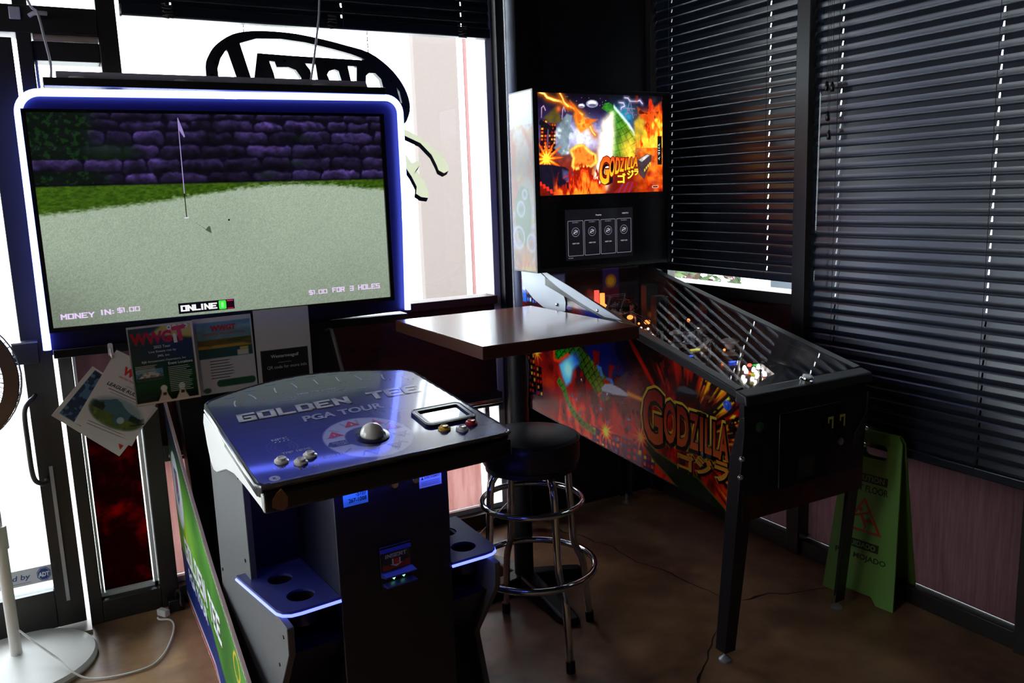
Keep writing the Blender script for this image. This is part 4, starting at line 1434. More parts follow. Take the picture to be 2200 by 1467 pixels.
n = a.noise(0.25, 4, 6)
base = np.stack((0.10 + .32 * n, 0.30 + .38 * n, 0.05 + .20 * n), -1)
a.img = base * np.clip(1.15 - 0.9 * np.clip((a.y - 0.45) / 0.35, 0, 1), 0.1, 1)[..., None]
a.mix(np.clip((a.y - 0.58) / 0.12, 0, 1) * 0.85, (0.08, 0.10, 0.22))
a.glow(0.30, 0.36, 0.18, (0.62, 0.85, 0.30), 0.7)
gg = a.noise(0.02, 3, 8)
a.mix(np.clip((0.20 - a.y + 0.1 * (gg - .5)) / 0.05, 0, 1) * (a.x > 0.4) * 0.8, (0.16, 0.40, 0.10))
a.addc(np.clip(gg - .6, 0, 1) * (a.y < 0.2) * 0.8, (0.3, 0.6, 0.2))
a.disc(0.13, 0.50, 0.125, (0.74, 0.78, 0.82), 1, 0.15)
a.disc(0.145, 0.505, 0.10, (0.86, 0.89, 0.92), 1, 0.125, soft=0.03)
a.poly([(0.09, 0.58), (0.17, 0.58), (0.17, 0.48), (0.13, 0.44), (0.09, 0.48)], (0.20, 0.24, 0.50))
a.poly([(0.105, 0.565), (0.155, 0.565), (0.155, 0.49), (0.13, 0.46), (0.105, 0.49)], (0.80, 0.80, 0.86))
a.poly([(0.12, 0.56), (0.15, 0.56), (0.15, 0.50), (0.12, 0.48)], (0.62, 0.16, 0.22))
a.glow(0.24, 0.34, 0.015, (0.95, 0.72, 0.15), 0.9, 0.06)
a.poly([(0.0, 0.06), (1.2, 0.06), (0.80, 0.17), (0.0, 0.24)], (0.10, 0.16, 0.42))
a.rect(0, 0, bl_, 0.055, (0.90, 0.90, 0.93))
a.rect(0, 0.012, bl_, 0.032, (0.72, 0.12, 0.18))
a.rect(0, 0.048, bl_, 0.075, (0.12, 0.20, 0.50))
gt = block_geo('GOLDEN TEE', 1.55, 2.2)
for dx, dy, c, lf in ((0.006, -0.007, (0.25, 0.16, 0.14), 1), (0, 0, (0.93, 0.93, 0.96), 2)):
    a.put(fit(gt, 0.150 + dx, 0.225 + dy, 0.78, 0.105, rot=0.02), c, lf)
a.put(fit(text_geo('PGA TOUR', 0.03), 0.17, 0.150, 0.42, 0.055, rot=0.02), (0.90, 0.92, 0.98), 2)
a.ring(1.16, 0.30, 0.04, 0.010, (0.95, 0.75, 0.25))
a.line([(1.35, 0.316), (1.31, 0.331), (0.84, 0.471), (0.42, 0.640), (0.04, 0.818), (0, 0.83)], 0.016, (0.93, 0.93, 0.95))
a.mesh('print', bo + Vector((-0.0006, 0, 0)), bu, bw, art_mat('board_print', 0.5, spec=0.1), board, lift=0.0004, clip=ol, bend=b_bend)

# ================================================================== PAPERS AND HOOK
def sheet(name, label, cat, bl0, ang, w, h, y, paint, mat=PAPER, group=None, px=0.0022, thick=0.0009):
    c, s_ = math.cos(R(ang)), math.sin(R(ang))
    o, u, v = Vector((bl0[0], y, bl0[1])), Vector((c, 0, s_)), Vector((-s_, 0, c))
    t = thing(name, label, cat, tuple(o), group=group)
    MB().prism([o, o + u * w, o + u * w + v * h, o + v * h], (0, thick, 0), WHITEP).build('sheet', t, smooth=False)
    a = Art(w, h, px)
    paint(a)
    a.mesh('print', o + Vector((0, -0.0002, 0)), u, v, mat, t, lift=0.00025)
    return t


WP, HP = 0.2159, 0.2794
RED, WHT = (0.72, 0.10, 0.09), (0.93, 0.93, 0.95)


def lines(a, x0, x1, y0, n, dy, c, h=0.0026, seed=1, jit=0.3):
    r_ = np.random.RandomState(seed)
    for k in range(n):
        a.shape([(x0, y0 - dy * k), (x0 + (x1 - x0) * (1 - jit * r_.rand()), y0 - dy * k), (x0 + (x1 - x0) * (1 - jit * r_.rand()), y0 - dy * k + h), (x0, y0 - dy * k + h)], c, 1)


def p_tour(a):
    a.vgrad([(0, (0.05, 0.10, 0.06)), (0.25, (0.10, 0.30, 0.12)), (0.5, (0.10, 0.22, 0.10)), (0.7, (0.10, 0.16, 0.10)), (0.9, (0.16, 0.24, 0.14)), (1, (0.10, 0.18, 0.10))])
    a.poly([(0.07, 0.245), (0.216, 0.22), (0.216, 0.2794), (0.12, 0.2794)], (0.75, 0.68, 0.18), soft=0.01)
    a.rect(0.012, 0.085, 0.10, 0.125, (0.40, 0.58, 0.72))
    a.poly([(0.012, 0.085), (0.03, 0.108), (0.06, 0.118), (0.09, 0.105), (0.10, 0.085)], (0.80, 0.80, 0.76))
    a.rect(0.012, 0.085, 0.10, 0.096, (0.25, 0.28, 0.22))
    a.mix((a.noise(0.01, 2, 3) > .55) * (a.y > 0.085) * (a.y < 0.12) * (a.x > .012) * (a.x < .10) * 0.5, (0.2, 0.25, 0.3))
    for cx in (0.095, 0.155):
        a.poly([(cx - .026, 0), (cx - .010, 0.030), (cx - .006, 0.05), (cx + .008, 0.05), (cx + .012, 0.028), (cx + .026, 0)], (0.85, 0.78, 0.72))
        a.disc(cx + .001, 0.052, 0.011, (0.90, 0.90, 0.90))
        a.rect(cx - .004, 0.026, cx + .008, 0.036, (0.2, 0.18, 0.2))
    for k in range(4):
        a.disc(0.137 + .018 * k, 0.264, 0.0075, (0.93, 0.93, 0.92))
        a.disc(0.137 + .018 * k, 0.264, 0.003, (0.2, 0.2, 0.2))
    a.rect(0, 0, WP, 0.008, (0.90, 0.84, 0.80))
    a.rect(0.209, 0, WP, HP, (0.88, 0.83, 0.80))
    a.rect(0, 0.272, WP, HP, (0.75, 0.75, 0.75))
    a.rect(0, 0, 0.004, HP, (0.75, 0.75, 0.75))
    a.put(fit(text_geo('WWG', 0.05), 0.008, 0.212, 0.135, 0.044), RED, 2)
    a.put(fit(text_geo('T', 0.06), 0.150, 0.210, 0.045, 0.055, rot=0.12), (0.78, 0.22, 0.10), 2)
    a.shape([(0.148, 0.208), (0.160, 0.208), (0.158, 0.235), (0.152, 0.243), (0.146, 0.236)], (0.88, 0.84, 0.80), 3)
    for t_, x, y, w in (('2025 Tour', 0.080, 0.196, 0.055), ('Live Events run by', 0.062, 0.179, 0.09), ('JMS, Inc', 0.088, 0.163, 0.04), ('RJB Amusement Operators, Inc', 0.036, 0.146, 0.145)):
        a.put(fit(text_geo(t_, 0.012), x, y, w, 0.0095), (0.82, 0.84, 0.82), 2)
    a.put(fit(text_geo('Event Locations', 0.02), 0.120, 0.133, 0.082, 0.0095), (0.86, 0.88, 0.85), 2)
    lines(a, 0.012, 0.085, 0.148 - .012, 5, 0.0055, (0.7, 0.74, 0.7), seed=2)
    lines(a, 0.118, 0.200, 0.122, 14, 0.0066, (0.66, 0.72, 0.66), seed=3)


def p_land(a):
    a.fill((0.78, 0.78, 0.82))
    a.rect(0.010, 0.130, 0.200, 0.262, (0.40, 0.56, 0.64))
    a.vg = None
    msk = (a.x > .010) * (a.x < .200)
    a.mix(msk * np.clip((a.y - .20) / .06, 0, 1) * (a.y < .262) * .8, (0.36, 0.58, 0.70))
    a.mix(msk * np.clip((a.noise(0.06, 4, 5, (1, 3)) - .5) * 3, 0, 1) * (a.y > .20) * (a.y < .262) * .5, (0.72, 0.78, 0.80))
    a.mix(msk * (a.y < .200) * (a.y > .172) * 1.0, (0.42, 0.36, 0.16))
    a.mix(msk * (a.y < .178) * (a.y > .165) * 1.0, (0.70, 0.55, 0.22))
    a.mix(msk * (a.y < .165) * (a.y > .130) * 1.0, (0.12, 0.30, 0.32))
    a.mix(msk * (a.y < .200) * (a.y > .130) * np.clip((a.noise(0.05, 3, 8, (1, 4)) - .45) * 3, 0, 1) * .6, (0.10, 0.20, 0.14))
    a.rect(0.145, 0.132, 0.185, 0.152, (0.78, 0.80, 0.78))
    a.rect(0.155, 0.152, 0.185, 0.162, (0.80, 0.68, 0.35))
    a.put(fit(text_geo('WWGT', 0.05), 0.058, 0.228, 0.090, 0.022), (0.75, 0.16, 0.12), 2)
    a.put(fit(text_geo('WESTERN WA GOLF TOUR', 0.01), 0.030, 0.214, 0.148, 0.009), (0.72, 0.30, 0.24), 2)
    lines(a, 0.045, 0.135, 0.118, 7, 0.0105, (0.30, 0.30, 0.36), 0.0034, 4)
    a.poly(rrect(0.062, 0.022, 0.200, 0.048, 0.012), (0.10, 0.32, 0.22))
    a.disc(0.026, 0.014, 0.014, (0.25, 0.40, 0.28), 1, 0.010)


def p_info(a):
    a.fill((0.80, 0.80, 0.84))
    a.poly(rrect(0.012, -0.01, 0.196, 0.128, 0.003), (0.88, 0.88, 0.88))
    a.rect(0.015, 0, 0.193, 0.125, (0.07, 0.085, 0.08))
    a.put(fit(text_geo('Westernwagolf', 0.015), 0.052, 0.090, 0.105, 0.016), (0.90, 0.90, 0.90), 2)
    a.shape([(0.078, 0.074), (0.128, 0.074), (0.128, 0.0755), (0.078, 0.0755)], (0.75, 0.75, 0.75))
    a.put(fit(text_geo('QR code for more info', 0.005), 0.035, 0.050, 0.150, 0.014), (0.80, 0.80, 0.80), 2)


def p_rule(a):
    a.fill((0.86, 0.86, 0.90))
    d = np.hypot((a.x - .105) / 0.085, (a.y - .085) / 0.05)
    sky = np.clip((1.15 - d) / .25, 0, 1)
    a.mix(sky * .9, (0.55, 0.66, 0.72))
    n_ = a.noise(0.02, 3, 6)
    hill = (a.y < 0.098 + 0.03 * np.exp(-((a.x - .085) / .04) ** 2) + .008 * (n_ - .5))
    a.mix(sky * hill * .95, (0.25, 0.42, 0.50))
    trees = (a.y < 0.095 + .018 * (a.noise(0.012, 2, 4) - .3)) * ((a.x < .06) | (a.x > .15))
    a.mix(sky * trees * .95, (0.06, 0.14, 0.08))
    a.mix(sky * (a.y < .075) * .95, (0.30, 0.40, 0.14))
    a.mix(sky * (a.y < .075) * np.clip(n_ - .45, 0, 1) * 2, (0.48, 0.50, 0.18))
    a.disc(0.120, 0.068, 0.020, (0.20, 0.42, 0.50))
    a.disc(0.127, 0.066, 0.012, (0.66, 0.78, 0.82))
    a.line([(0.165, 0.062), (0.212, 0.093)], 0.004, (0.12, 0.10, 0.10))
    a.put(fit(text_geo('WWGT', 0.06), 0.052, 0.212, 0.125, 0.030), (0.80, 0.20, 0.14), 2)
    a.put(fit(text_geo('WESTERN WASHINGTON GOLF TOUR', 0.01), 0.050, 0.198, 0.130, 0.007), (0.80, 0.30, 0.25), 2)
    a.put(fit(text_geo('OFFICIAL', 0.0), 0.085, 0.178, 0.045, 0.006), (0.5, 0.5, 0.55), 2)
    a.put(fit(text_geo('LEAGUE RULE BOOK', 0.025, 0.2), 0.028, 0.160, 0.165, 0.013), (0.08, 0.12, 0.22), 2)
    lines(a, 0.040, 0.175, 0.150, 1, 0.01, (0.45, 0.45, 0.5), 0.003)
    lines(a, 0.050, 0.165, 0.141, 1, 0.01, (0.6, 0.6, 0.65), 0.002)
    lines(a, 0.035, 0.185, 0.024, 2, 0.010, (0.50, 0.52, 0.56), 0.0025, 6)


def p_back(a):
    a.fill((0.84, 0.85, 0.88))
    a.rect(0.02, 0.165, 0.20, 0.245, (0.12, 0.20, 0.34))
    a.mix((a.noise(0.012, 2, 5) > .55) * (a.x > .02) * (a.x < .2) * (a.y > .165) * (a.y < .245) * .8, (0.32, 0.55, 0.72))
    a.rect(0.03, 0.17, 0.05, 0.185, (0.35, 0.65, 0.25))
    a.rect(0.150, 0.10, 0.162, 0.16, (0.08, 0.10, 0.10))
    a.rect(0.150, 0.13, 0.162, 0.145, (0.35, 0.55, 0.15))
    lines(a, 0.165, 0.20, 0.15, 12, 0.007, (0.55, 0.57, 0.62), 0.002, 4)
    a.poly([(0.02, 0.012), (0.038, 0.012), (0.036, 0.03), (0.028, 0.022)], (0.78, 0.20, 0.15))


sheet('flyer', 'green and red tour flyer taped under the golf screen just beside the hanging rule book', 'flyer', (0.222, 0.868), 1.2, WP, HP, 3.1475, p_tour, LAMIN)
sheet('flyer', 'white flyer with a landscape picture taped in the middle of the row', 'flyer', (0.438, 0.872), 0.8, 0.205, HP, 3.164, p_land)
sheet('flyer', 'white flyer with a black text panel taped under the screen above the console', 'flyer', (0.648, 0.884), 0.0, 0.206, HP, 3.166, p_info)
sheet('rule_book', 'white rule book sheet with a golf picture hanging aslant from the hook', 'paper', (0.024, 0.843), -34, 0.203, HP, 3.1515, p_rule)
sheet('leaflet', 'pale leaflet tucked behind the hanging rule book, its corners showing', 'paper', (0.150, 0.700), 47, 0.206, HP - .02, 3.154, p_back)
hk = thing('adhesive_hook', 'small clear plastic hook under the screen holding the papers', 'hook', (0.163, 3.178, 1.06))
m = MB().prism([(0.163 + x, 3.176, 1.075 + z) for x, z in rrect(-0.008, -0.022, 0.008, 0.022, 0.006)], (0, -0.004, 0), WHITEP)
m.build('plate', hk)
m = MB().tube(catmull([(0.163, 3.172, 1.078), (0.163, 3.164, 1.062), (0.163, 3.150, 1.052), (0.163, 3.143, 1.058), (0.163, 3.142, 1.066)], 5), 0.003, 8, WHITEP)
m.build('prong', hk)

# ================================================================== OVAL OPEN SIGN HUNG IN THE WINDOW
OPN = M_('black_sign_plastic', (0.010, 0.010, 0.013), 0.4, noise=0.2)
ys = 3.40
sg = thing('open_sign', 'black oval open sign seen from behind, hung on chains in the window', 'sign', (1.02, ys, 2.0))
tilt = R(-11)
ct, st_ = math.cos(tilt), math.sin(tilt)


def sgp(x, z):
    return (1.025 + x * ct - z * st_, ys, 1.985 + x * st_ + z * ct)


outer = [(0.604, 2.058), (0.62, 2.102), (0.651, 2.142), (0.71, 2.18), (0.778, 2.196), (0.859, 2.2), (0.953, 2.196), (1.06, 2.181), (1.152, 2.163), (1.247, 2.14), (1.323, 2.092), (1.373, 2.039), (1.403, 1.985), (1.414, 1.93), (1.402, 1.885), (1.379, 1.855), (1.30, 1.80), (1.15, 1.765), (0.95, 1.775), (0.78, 1.82), (0.66, 1.895), (0.612, 1.975)]
outer = [(p.x, p.y) for p in catmull([(x, z, 0) for x, z in outer], 3, True)]
holes = [[(0.736, 2.150), (0.799, 2.170), (0.892, 2.174), (0.986, 2.166), (1.089, 2.148), (1.169, 2.131), (1.228, 2.113), (1.219, 2.109), (0.934, 2.113), (0.798, 2.117), (0.778, 2.017), (0.770, 1.95), (0.769, 2.017)],
         [(0.647, 2.054), (0.661, 2.092), (0.686, 2.126), (0.716, 2.015), (0.712, 1.945), (0.66, 1.945), (0.648, 2.0)],
         [(.841, 2.09), (.861, 2.089), (.868, 2.068), (.913, 2.07), (.942, 2.06), (.961, 2.032), (.96, 2.025), (.882, 2.023), (.877, 2.009), (.861, 2.008), (.855, 2.045)],
         [(.98, 2.087), (1.022, 2.086), (1.029, 2.005), (1.008, 2.005), (.999, 2.062)], [(1.066, 2.047), (1.076, 2.062), (1.098, 2.069), (1.114, 2.063), (1.126, 2.017), (1.098, 2.014), (1.074, 2.027)],
         [(1.153, 2.084), (1.191, 2.084), (1.185, 2.005), (1.167, 2.005)], [(1.228, 2.047), (1.241, 2.06), (1.268, 2.06), (1.292, 2.037), (1.305, 1.977), (1.237, 1.985), (1.226, 2.023)],
         [(1.357, 2.008), (1.37, 1.99), (1.38, 1.942), (1.372, 1.945)], [(0.80, 1.90), (0.95, 1.82), (1.15, 1.81), (1.27, 1.85), (1.25, 1.90), (1.0, 1.915)]]
m = MB().holed(outer, holes, (0, 0.03, 0), (0, ys, 0), (1, 0, 0), (0, 0, 1), OPN)
m.build('letter_plate', sg)
for x, z in ((0.625, 2.03), (0.64, 2.075), (0.69, 2.155), (0.80, 2.184), (0.93, 2.187), (1.05, 2.171), (1.16, 2.150), (0.90, 2.092), (1.06, 2.092), (1.215, 2.07), (1.335, 2.03), (1.39, 1.93)):
    m = MB().cyl((x, ys - 0.002, z), (x, ys + 0.001, z), 0.0045, seg=8, mat=BLACKG)
    m.build('screw', sg)
for px_, pz in ((0.755, 2.185), (1.245, 2.135)):
    m = MB()
    z = pz
    k = 0
    while z < 2.62:
        a0 = [(0.0035 * math.cos(t) if k % 2 else 0, 0.0035 * math.cos(t) if not k % 2 else 0, 0.008 * math.sin(t)) for t in np.linspace(0, 2 * math.pi, 8, endpoint=False)]
        m.tube([(px_ + q_[0], ys + 0.005 + q_[1], z + 0.008 + q_[2]) for q_ in a0], 0.0012, 5, BRONZE, closed=True)
        z += 0.0125
        k += 1
    m.build('chain', sg)

# painted script on the outside of the pane
CREAM = film_mat('cream_sign_paint', (0.20, 0.196, 0.137), (0.22, 0.216, 0.154), 6, 0.3, 0.7)
BLKP = M_('black_sign_paint', (0.01, 0.01, 0.01), 0.4)
yo = 3.4655
st1 = [(1.36, 1.86), (1.43, 1.835), (1.51, 1.79), (1.575, 1.735), (1.608, 1.69), (1.607, 1.665), (1.585, 1.655), (1.560, 1.668), (1.552, 1.69), (1.53, 1.735), (1.48, 1.785), (1.40, 1.82), (1.36, 1.83)]
st2 = [(1.36, 1.78), (1.405, 1.745), (1.435, 1.70), (1.462, 1.71), (1.478, 1.705), (1.470, 1.69), (1.452, 1.67), (1.49, 1.62), (1.508, 1.575), (1.503, 1.55), (1.47, 1.555), (1.447, 1.57), (1.452, 1.60), (1.43, 1.645), (1.40, 1.69), (1.36, 1.71)]
dc = thing('window_lettering', 'cream script strokes with black shadow painted on the window pane', 'window lettering', (1.36, yo, 1.6))
for st3 in (st1, st2):
    MB().add([(x, yo + 0.0004, z) for x, z in st3], [tuple(range(len(st3)))], CREAM).build('letter_face', dc, smooth=False)
    q = MB()
    ar = sum(st3[i - 1][0] * st3[i][1] - st3[i][0] * st3[i - 1][1] for i in range(len(st3)))
    for i in range(len(st3)):
        (x0, z0_), (x1, z1_) = st3[i - 1], st3[i]
        nx, nz = (z1_ - z0_) * (1 if ar > 0 else -1), -(x1 - x0) * (1 if ar > 0 else -1)
        if nx * -0.009 + nz * -0.016 > 0:
            q.add([(x0, yo + .0004, z0_), (x1, yo + .0004, z1_), (x1 - .009, yo + .0004, z1_ - .016), (x0 - .009, yo + .0004, z0_ - .016)], [(0, 1, 2, 3)], BLKP)
    q.build('letter_shadow', dc, smooth=False)

# security sticker on the door pane
a = Art(0.30, 0.062, 0.004).fill((0.80, 0.81, 0.84))
oc = [(0.268 + 0.024 * math.cos(R(22.5 + 45 * k)), 0.031 + 0.027 * math.sin(R(22.5 + 45 * k))) for k in range(8)]
a.shape(oc, (0.14, 0.25, 0.55), 1)
a.shape([(0.268 + (x - .268) * .9, 0.031 + (y - .031) * .9) for x, y in oc], (0.80, 0.84, 0.92), 2)
a.shape([(0.268 + (x - .268) * .84, 0.031 + (y - .031) * .84) for x, y in oc], (0.14, 0.25, 0.55), 3)
a.put(fit(text_geo('ADT', 0.05), 0.250, 0.021, 0.036, 0.018), (0.90, 0.93, 0.97), 4)
a.put(fit(text_geo('Secured by', 0.015, 0.15), 0.075, 0.018, 0.150, 0.026), (0.16, 0.26, 0.52), 2)
a.shape([(0.075, 0.010), (0.225, 0.010), (0.225, 0.0115), (0.075, 0.0115)], (0.16, 0.26, 0.52), 2)
stk = a.mesh('security_sticker', (-0.402, 3.4232, 0.200), (1, 0, 0.0), (0, 0, 1), art_mat('sticker_print', 0.5), None, lift=0.0003)
tag(stk, 'white and blue security sticker low on the glass door', 'sticker')

# ================================================================== BRACKET AND CABLES ABOVE THE SCREEN
CABW = M_('pale_cable', (0.62, 0.60, 0.68), 0.5)
br = thing('wall_bracket', 'small clear bracket fixed to the bronze transom bar', 'bracket', (0.0, 3.385, 2.19))
MB().box(-0.012, 0.022, 3.372, 3.385, 2.185, 2.225, M_('clear_plastic', (0.50, 0.52, 0.58), 0.2)).build('plate', br, bev=0.003)
m = MB().tube([(0.046, 3.366, 2.196), (0.06, 3.360, 2.204), (0.08, 3.358, 2.206), (0.10, 3.362, 2.206)], 0.0075, 8, CABW)
m.build('clip', br)
m = MB().tube(catmull([(0.03, 3.36, 2.30), (0.055, 3.355, 2.225), (0.072, 3.355, 2.205), (0.082, 3.31, 2.12), (0.090, 3.26, 2.03), (0.085, 3.225, 1.978)], 8), 0.0042, 8, CABW)
tag(m.build('screen_cable'), 'grey cable running from the wall bracket down to the screen', 'cable')
m = MB().tube(catmull([(1.04, 3.30, 2.62), (1.015, 3.27, 2.30), (0.985, 3.245, 2.15), (0.948, 3.225, 2.003), (0.944, 3.222, 1.998)], 8), 0.0042, 8, CABW)
tag(m.build('hanging_cable'), 'pale cable hanging past the oval sign to the screen top', 'cable')

m = MB().tube(catmull([(1.40, 3.25, 0.005), (1.56, 3.30, 0.005), (1.66, 3.345, 0.03), (1.76, 3.37, 0.09), (1.86, 3.365, 0.16)], 8), 0.0028, 8, M_('grey_thin_cable', (0.35, 0.33, 0.32), 0.5))
tag(m.build('thin_cable'), 'thin grey cable rising along the wall under the window behind the stool', 'cable')

# ================================================================== TALL BAR TABLE
TABW = wood_mat('brown_table_top', (0.085, 0.018, 0.009), (0.19, 0.055, 0.026), 0.24, (2.2, 16, 3), 0.35)
tb = thing('bar_table', 'tall square bar table with a brown wooden top', 'table', (1.512, 2.725, 0))
tt = MB().box(1.180, 1.800, 2.352, 3.105, 1.036, 1.077, M_('brown_table_edge', (0.075, 0.018, 0.009), 0.5, noise=0.3, scale=7)).build('tabletop', tb, bev=0.002)
MB().box(1.181, 1.799, 2.353, 3.104, 1.077, 1.080, TABW).build('top_veneer', tt)
MB().cyl((1.53, 2.76, 0.05), (1.53, 2.76, 1.03), 0.038, seg=28, mat=BLACK).build('pole', tb)
MB().box(1.38, 1.66, 2.60, 2.86, 1.022, 1.036, BLACK).build('top_plate', tb)
for dx, dy, L in ((1, 0, 0.27), (-1, 0, 0.30), (0, 1, 0.30), (0, -1, 0.36)):
    d_, w_ = Vector((dx, dy, 0)), Vector((-dy, dx, 0))
    c_ = Vector((1.53, 2.76, 0))
    m = MB()
    pts = []
    for s_, wd, h0, h1 in ((0.0, 0.045, 0.0, 0.075), (L * .5, 0.038, 0.0, 0.052), (L - .05, 0.042, 0.0, 0.034), (L, 0.030, 0.0, 0.026)):
        p = c_ + d_ * s_
        pts += [p - w_ * wd + Vector((0, 0, h0)), p + w_ * wd + Vector((0, 0, h0)), p + w_ * wd * .8 + Vector((0, 0, h1)), p - w_ * wd * .8 + Vector((0, 0, h1))]
    fs = [(0, 1, 2, 3), (15, 14, 13, 12)]
    for k in range(3):
        b_ = 4 * k
        fs += [(b_ + i, b_ + 4 + i, b_ + 4 + (i + 1) % 4, b_ + (i + 1) % 4) for i in range(4)]
    m.add(pts, fs, BLACK)
    m.build('foot', tb, bev=0.008)

# ================================================================== BAR STOOL
SX, SY = 1.365, 2.392
st = thing('bar_stool', 'round black cushioned bar stool with chrome legs', 'stool', (SX, SY, 0))
VINYL = M_('black_vinyl', (0.010, 0.011, 0.014), 0.33, noise=0.2, scale=30, bump=0.15)
m = MB().lathe([(0.02, 0.655), (0.150, 0.655), (0.163, 0.662), (0.168, 0.68), (0.168, 0.715), (0.166, 0.738), (0.158, 0.752), (0.12, 0.760), (0.05, 0.763), (0.0005, 0.763)], (SX, SY, 0), 48, VINYL)
st_c = m.build('seat_cushion', st)
m = MB().tube([(SX + 0.1665 * math.cos(R(a)), SY + 0.1665 * math.sin(R(a)), 0.742) for a in range(0, 360, 8)], 0.0035, 8, VINYL, closed=True)
m.build('piping', st_c)
MB().lathe([(0.155, 0.640), (0.155, 0.656), (0.02, 0.656)], (SX, SY, 0), 40, BLACK).build('seat_pan', st)
for a in (-92, 3, 88, 178):
    c_, s_ = math.cos(R(a)), math.sin(R(a))
    P = catmull([(0.05, 0.642), (0.115, 0.638), (0.148, 0.618), (0.158, 0.57), (0.165, 0.46), (0.172, 0.36), (0.180, 0.31), (0.205, 0.24), (0.215, 0.18), (0.228, 0.06), (0.236, 0.012)], 5, False) if False else None
    pts = [(0.05, 0.642), (0.105, 0.640), (0.135, 0.630), (0.150, 0.610), (0.156, 0.575), (0.163, 0.45), (0.170, 0.345), (0.176, 0.315), (0.190, 0.285), (0.206, 0.255), (0.214, 0.225), (0.226, 0.11), (0.236, 0.012)]
    m = MB().tube([(SX + r_ * c_, SY + r_ * s_, z) for r_, z in pts], 0.0125, 12, CHROME)
    lg = m.build('leg', st)
    MB().cyl((SX + 0.237 * c_, SY + 0.237 * s_, 0.0), (SX + 0.2345 * c_, SY + 0.2345 * s_, 0.04), 0.0155, seg=14, mat=BLACK).build('rubber_foot', lg)
MB().tube([(SX + 0.172 * math.cos(R(a)), SY + 0.172 * math.sin(R(a)), 0.520) for a in range(0, 360, 8)], 0.010, 10, CHROME, closed=True).build('upper_ring', st)
MB().tube([(SX + 0.212 * math.cos(R(a)), SY + 0.212 * math.sin(R(a)), 0.285) for a in range(0, 360, 6)], 0.0115, 10, CHROME, closed=True).build('foot_ring', st)

# ================================================================== STANDING FAN
fn = thing('pedestal_fan', 'white standing fan with a round floor base by the door', 'fan', (-0.225, 3.185, 0))
FX, FY = -0.225, 3.185
m = MB().lathe([(0.232, 0.0), (0.236, 0.012), (0.228, 0.026), (0.17, 0.040), (0.06, 0.052), (0.035, 0.058), (0.0005, 0.058)], (FX, FY, 0), 56, OFFWHITE)
m.build('base', fn)
MB().cyl((FX - .012, FY, 0.05), (FX - .012, FY, 0.50), 0.0185, seg=22, mat=OFFWHITE).build('pole', fn)
MB().cyl((FX - .012, FY, 0.44), (FX - .012, FY, 0.52), 0.024, seg=22, mat=OFFWHITE).build('collar', fn)
MB().cyl((FX - .012, FY, 0.50), (FX - .012, FY, 0.92), 0.013, seg=18, mat=OFFWHITE).build('inner_pole', fn)
fc = Vector((-0.322, 3.06, 1.045))
fa = Vector((-0.10, -1.0, 0.03)).normalized()
fu = fa.orthogonal().normalized()
fw = fa.cross(fu)
TAN = M_('fan_ring_plastic', (0.20, 0.135, 0.10), 0.5, noise=0.1)
FWIRE = M_('fan_wire', (0.14, 0.13, 0.13), 0.4, 0.3)


def fp(r_, a_, h_):
    return fc + fu * (r_ * math.cos(a_)) + fw * (r_ * math.sin(a_)) + fa * h_


m = MB()
for r_, h_ in ((0.218, 0.0), (0.214, 0.034), (0.212, -0.034), (0.130, 0.060), (0.09, 0.064), (0.055, 0.066)):
    m.tube([fp(r_, R(k), h_) for k in range(0, 360, 8)], 0.0022, 6, FWIRE, closed=True)
for k in range(72):
    a_ = R(5 * k)
    m.tube([fp(0.045, a_ + .5, 0.066), fp(0.11, a_ + .3, 0.062), fp(0.17, a_ + .1, 0.052), fp(0.214, a_, 0.030), fp(0.218, a_, 0.0), fp(0.211, a_, -0.035), fp(0.15, a_, -0.06), fp(0.06, a_, -0.068)], 0.0012, 5, FWIRE)
m.build('guard', fn)
m = MB()
N = 64
vs, fs = [], []
for k in range(N):
    a_ = 2 * math.pi * k / N
    vs += [fp(0.213, a_, 0.040), fp(0.175, a_, 0.0575), fp(0.175, a_, 0.048), fp(0.213, a_, 0.030)]
for k in range(N):
    j = (k + 1) % N
    fs += [(4 * k + q_, 4 * k + (q_ + 1) % 4, 4 * j + (q_ + 1) % 4, 4 * j + q_) for q_ in range(4)]
m.add(vs, fs, TAN)
m.build('guard_ring', fn)
a_r = math.atan2(fw.x, fu.x)
for b in range(3):
    m = MB()
    vs = []
    for i in range(8):
        r_ = 0.03 + 0.15 * i / 7
        wd = 0.12 + 0.30 * math.sin(math.pi * i / 8)
        for s_ in (-1, 1):
            vs.append(fp(r_, a_r + 1.047 + b * 2.094 + s_ * wd, 0.022 * s_))
    m.add(vs, [(2 * i, 2 * i + 1, 2 * i + 3, 2 * i + 2) for i in range(7)], OFFWHITE)
    m.build('blade', fn, solid=0.002)
m = MB().cyl(fc + fa * 0.04, fc - fa * 0.05, 0.035, 0.04, 24, OFFWHITE)
m.cyl(fc - fa * 0.06, fc - fa * 0.17, 0.06, 0.045, 24, OFFWHITE)
m.build('motor_housing', fn)
MB().tube([fc - fa * 0.12, fc - fa * 0.12 + Vector((0.03, 0, -0.06)), (FX - .012, FY, 0.91)], 0.017, 12, OFFWHITE).build('neck', fn)
m = MB().tube(catmull([(FX + .005, FY - 0.01, 0.145), (-0.17, 3.12, 0.105), (-0.11, 3.06, 0.058), (-0.08, 3.01, 0.035), (-0.03, 2.975, 0.008), (0.05, 2.945, 0.0055), (0.15, 2.945, 0.0055), (0.205, 3.00, 0.0055), (0.245, 3.10, 0.0055), (0.268, 3.20, 0.0055), (0.262, 3.26, 0.0055), (0.228, 3.285, 0.006), (0.222, 3.295, 0.012)], 8), 0.0036, 8, OFFWHITE)
m.build('power_cord', fn)
ad = thing('power_adapter', 'black power block with a white plug beside the sign board', 'power adapter', (0.29, 3.35, 0))
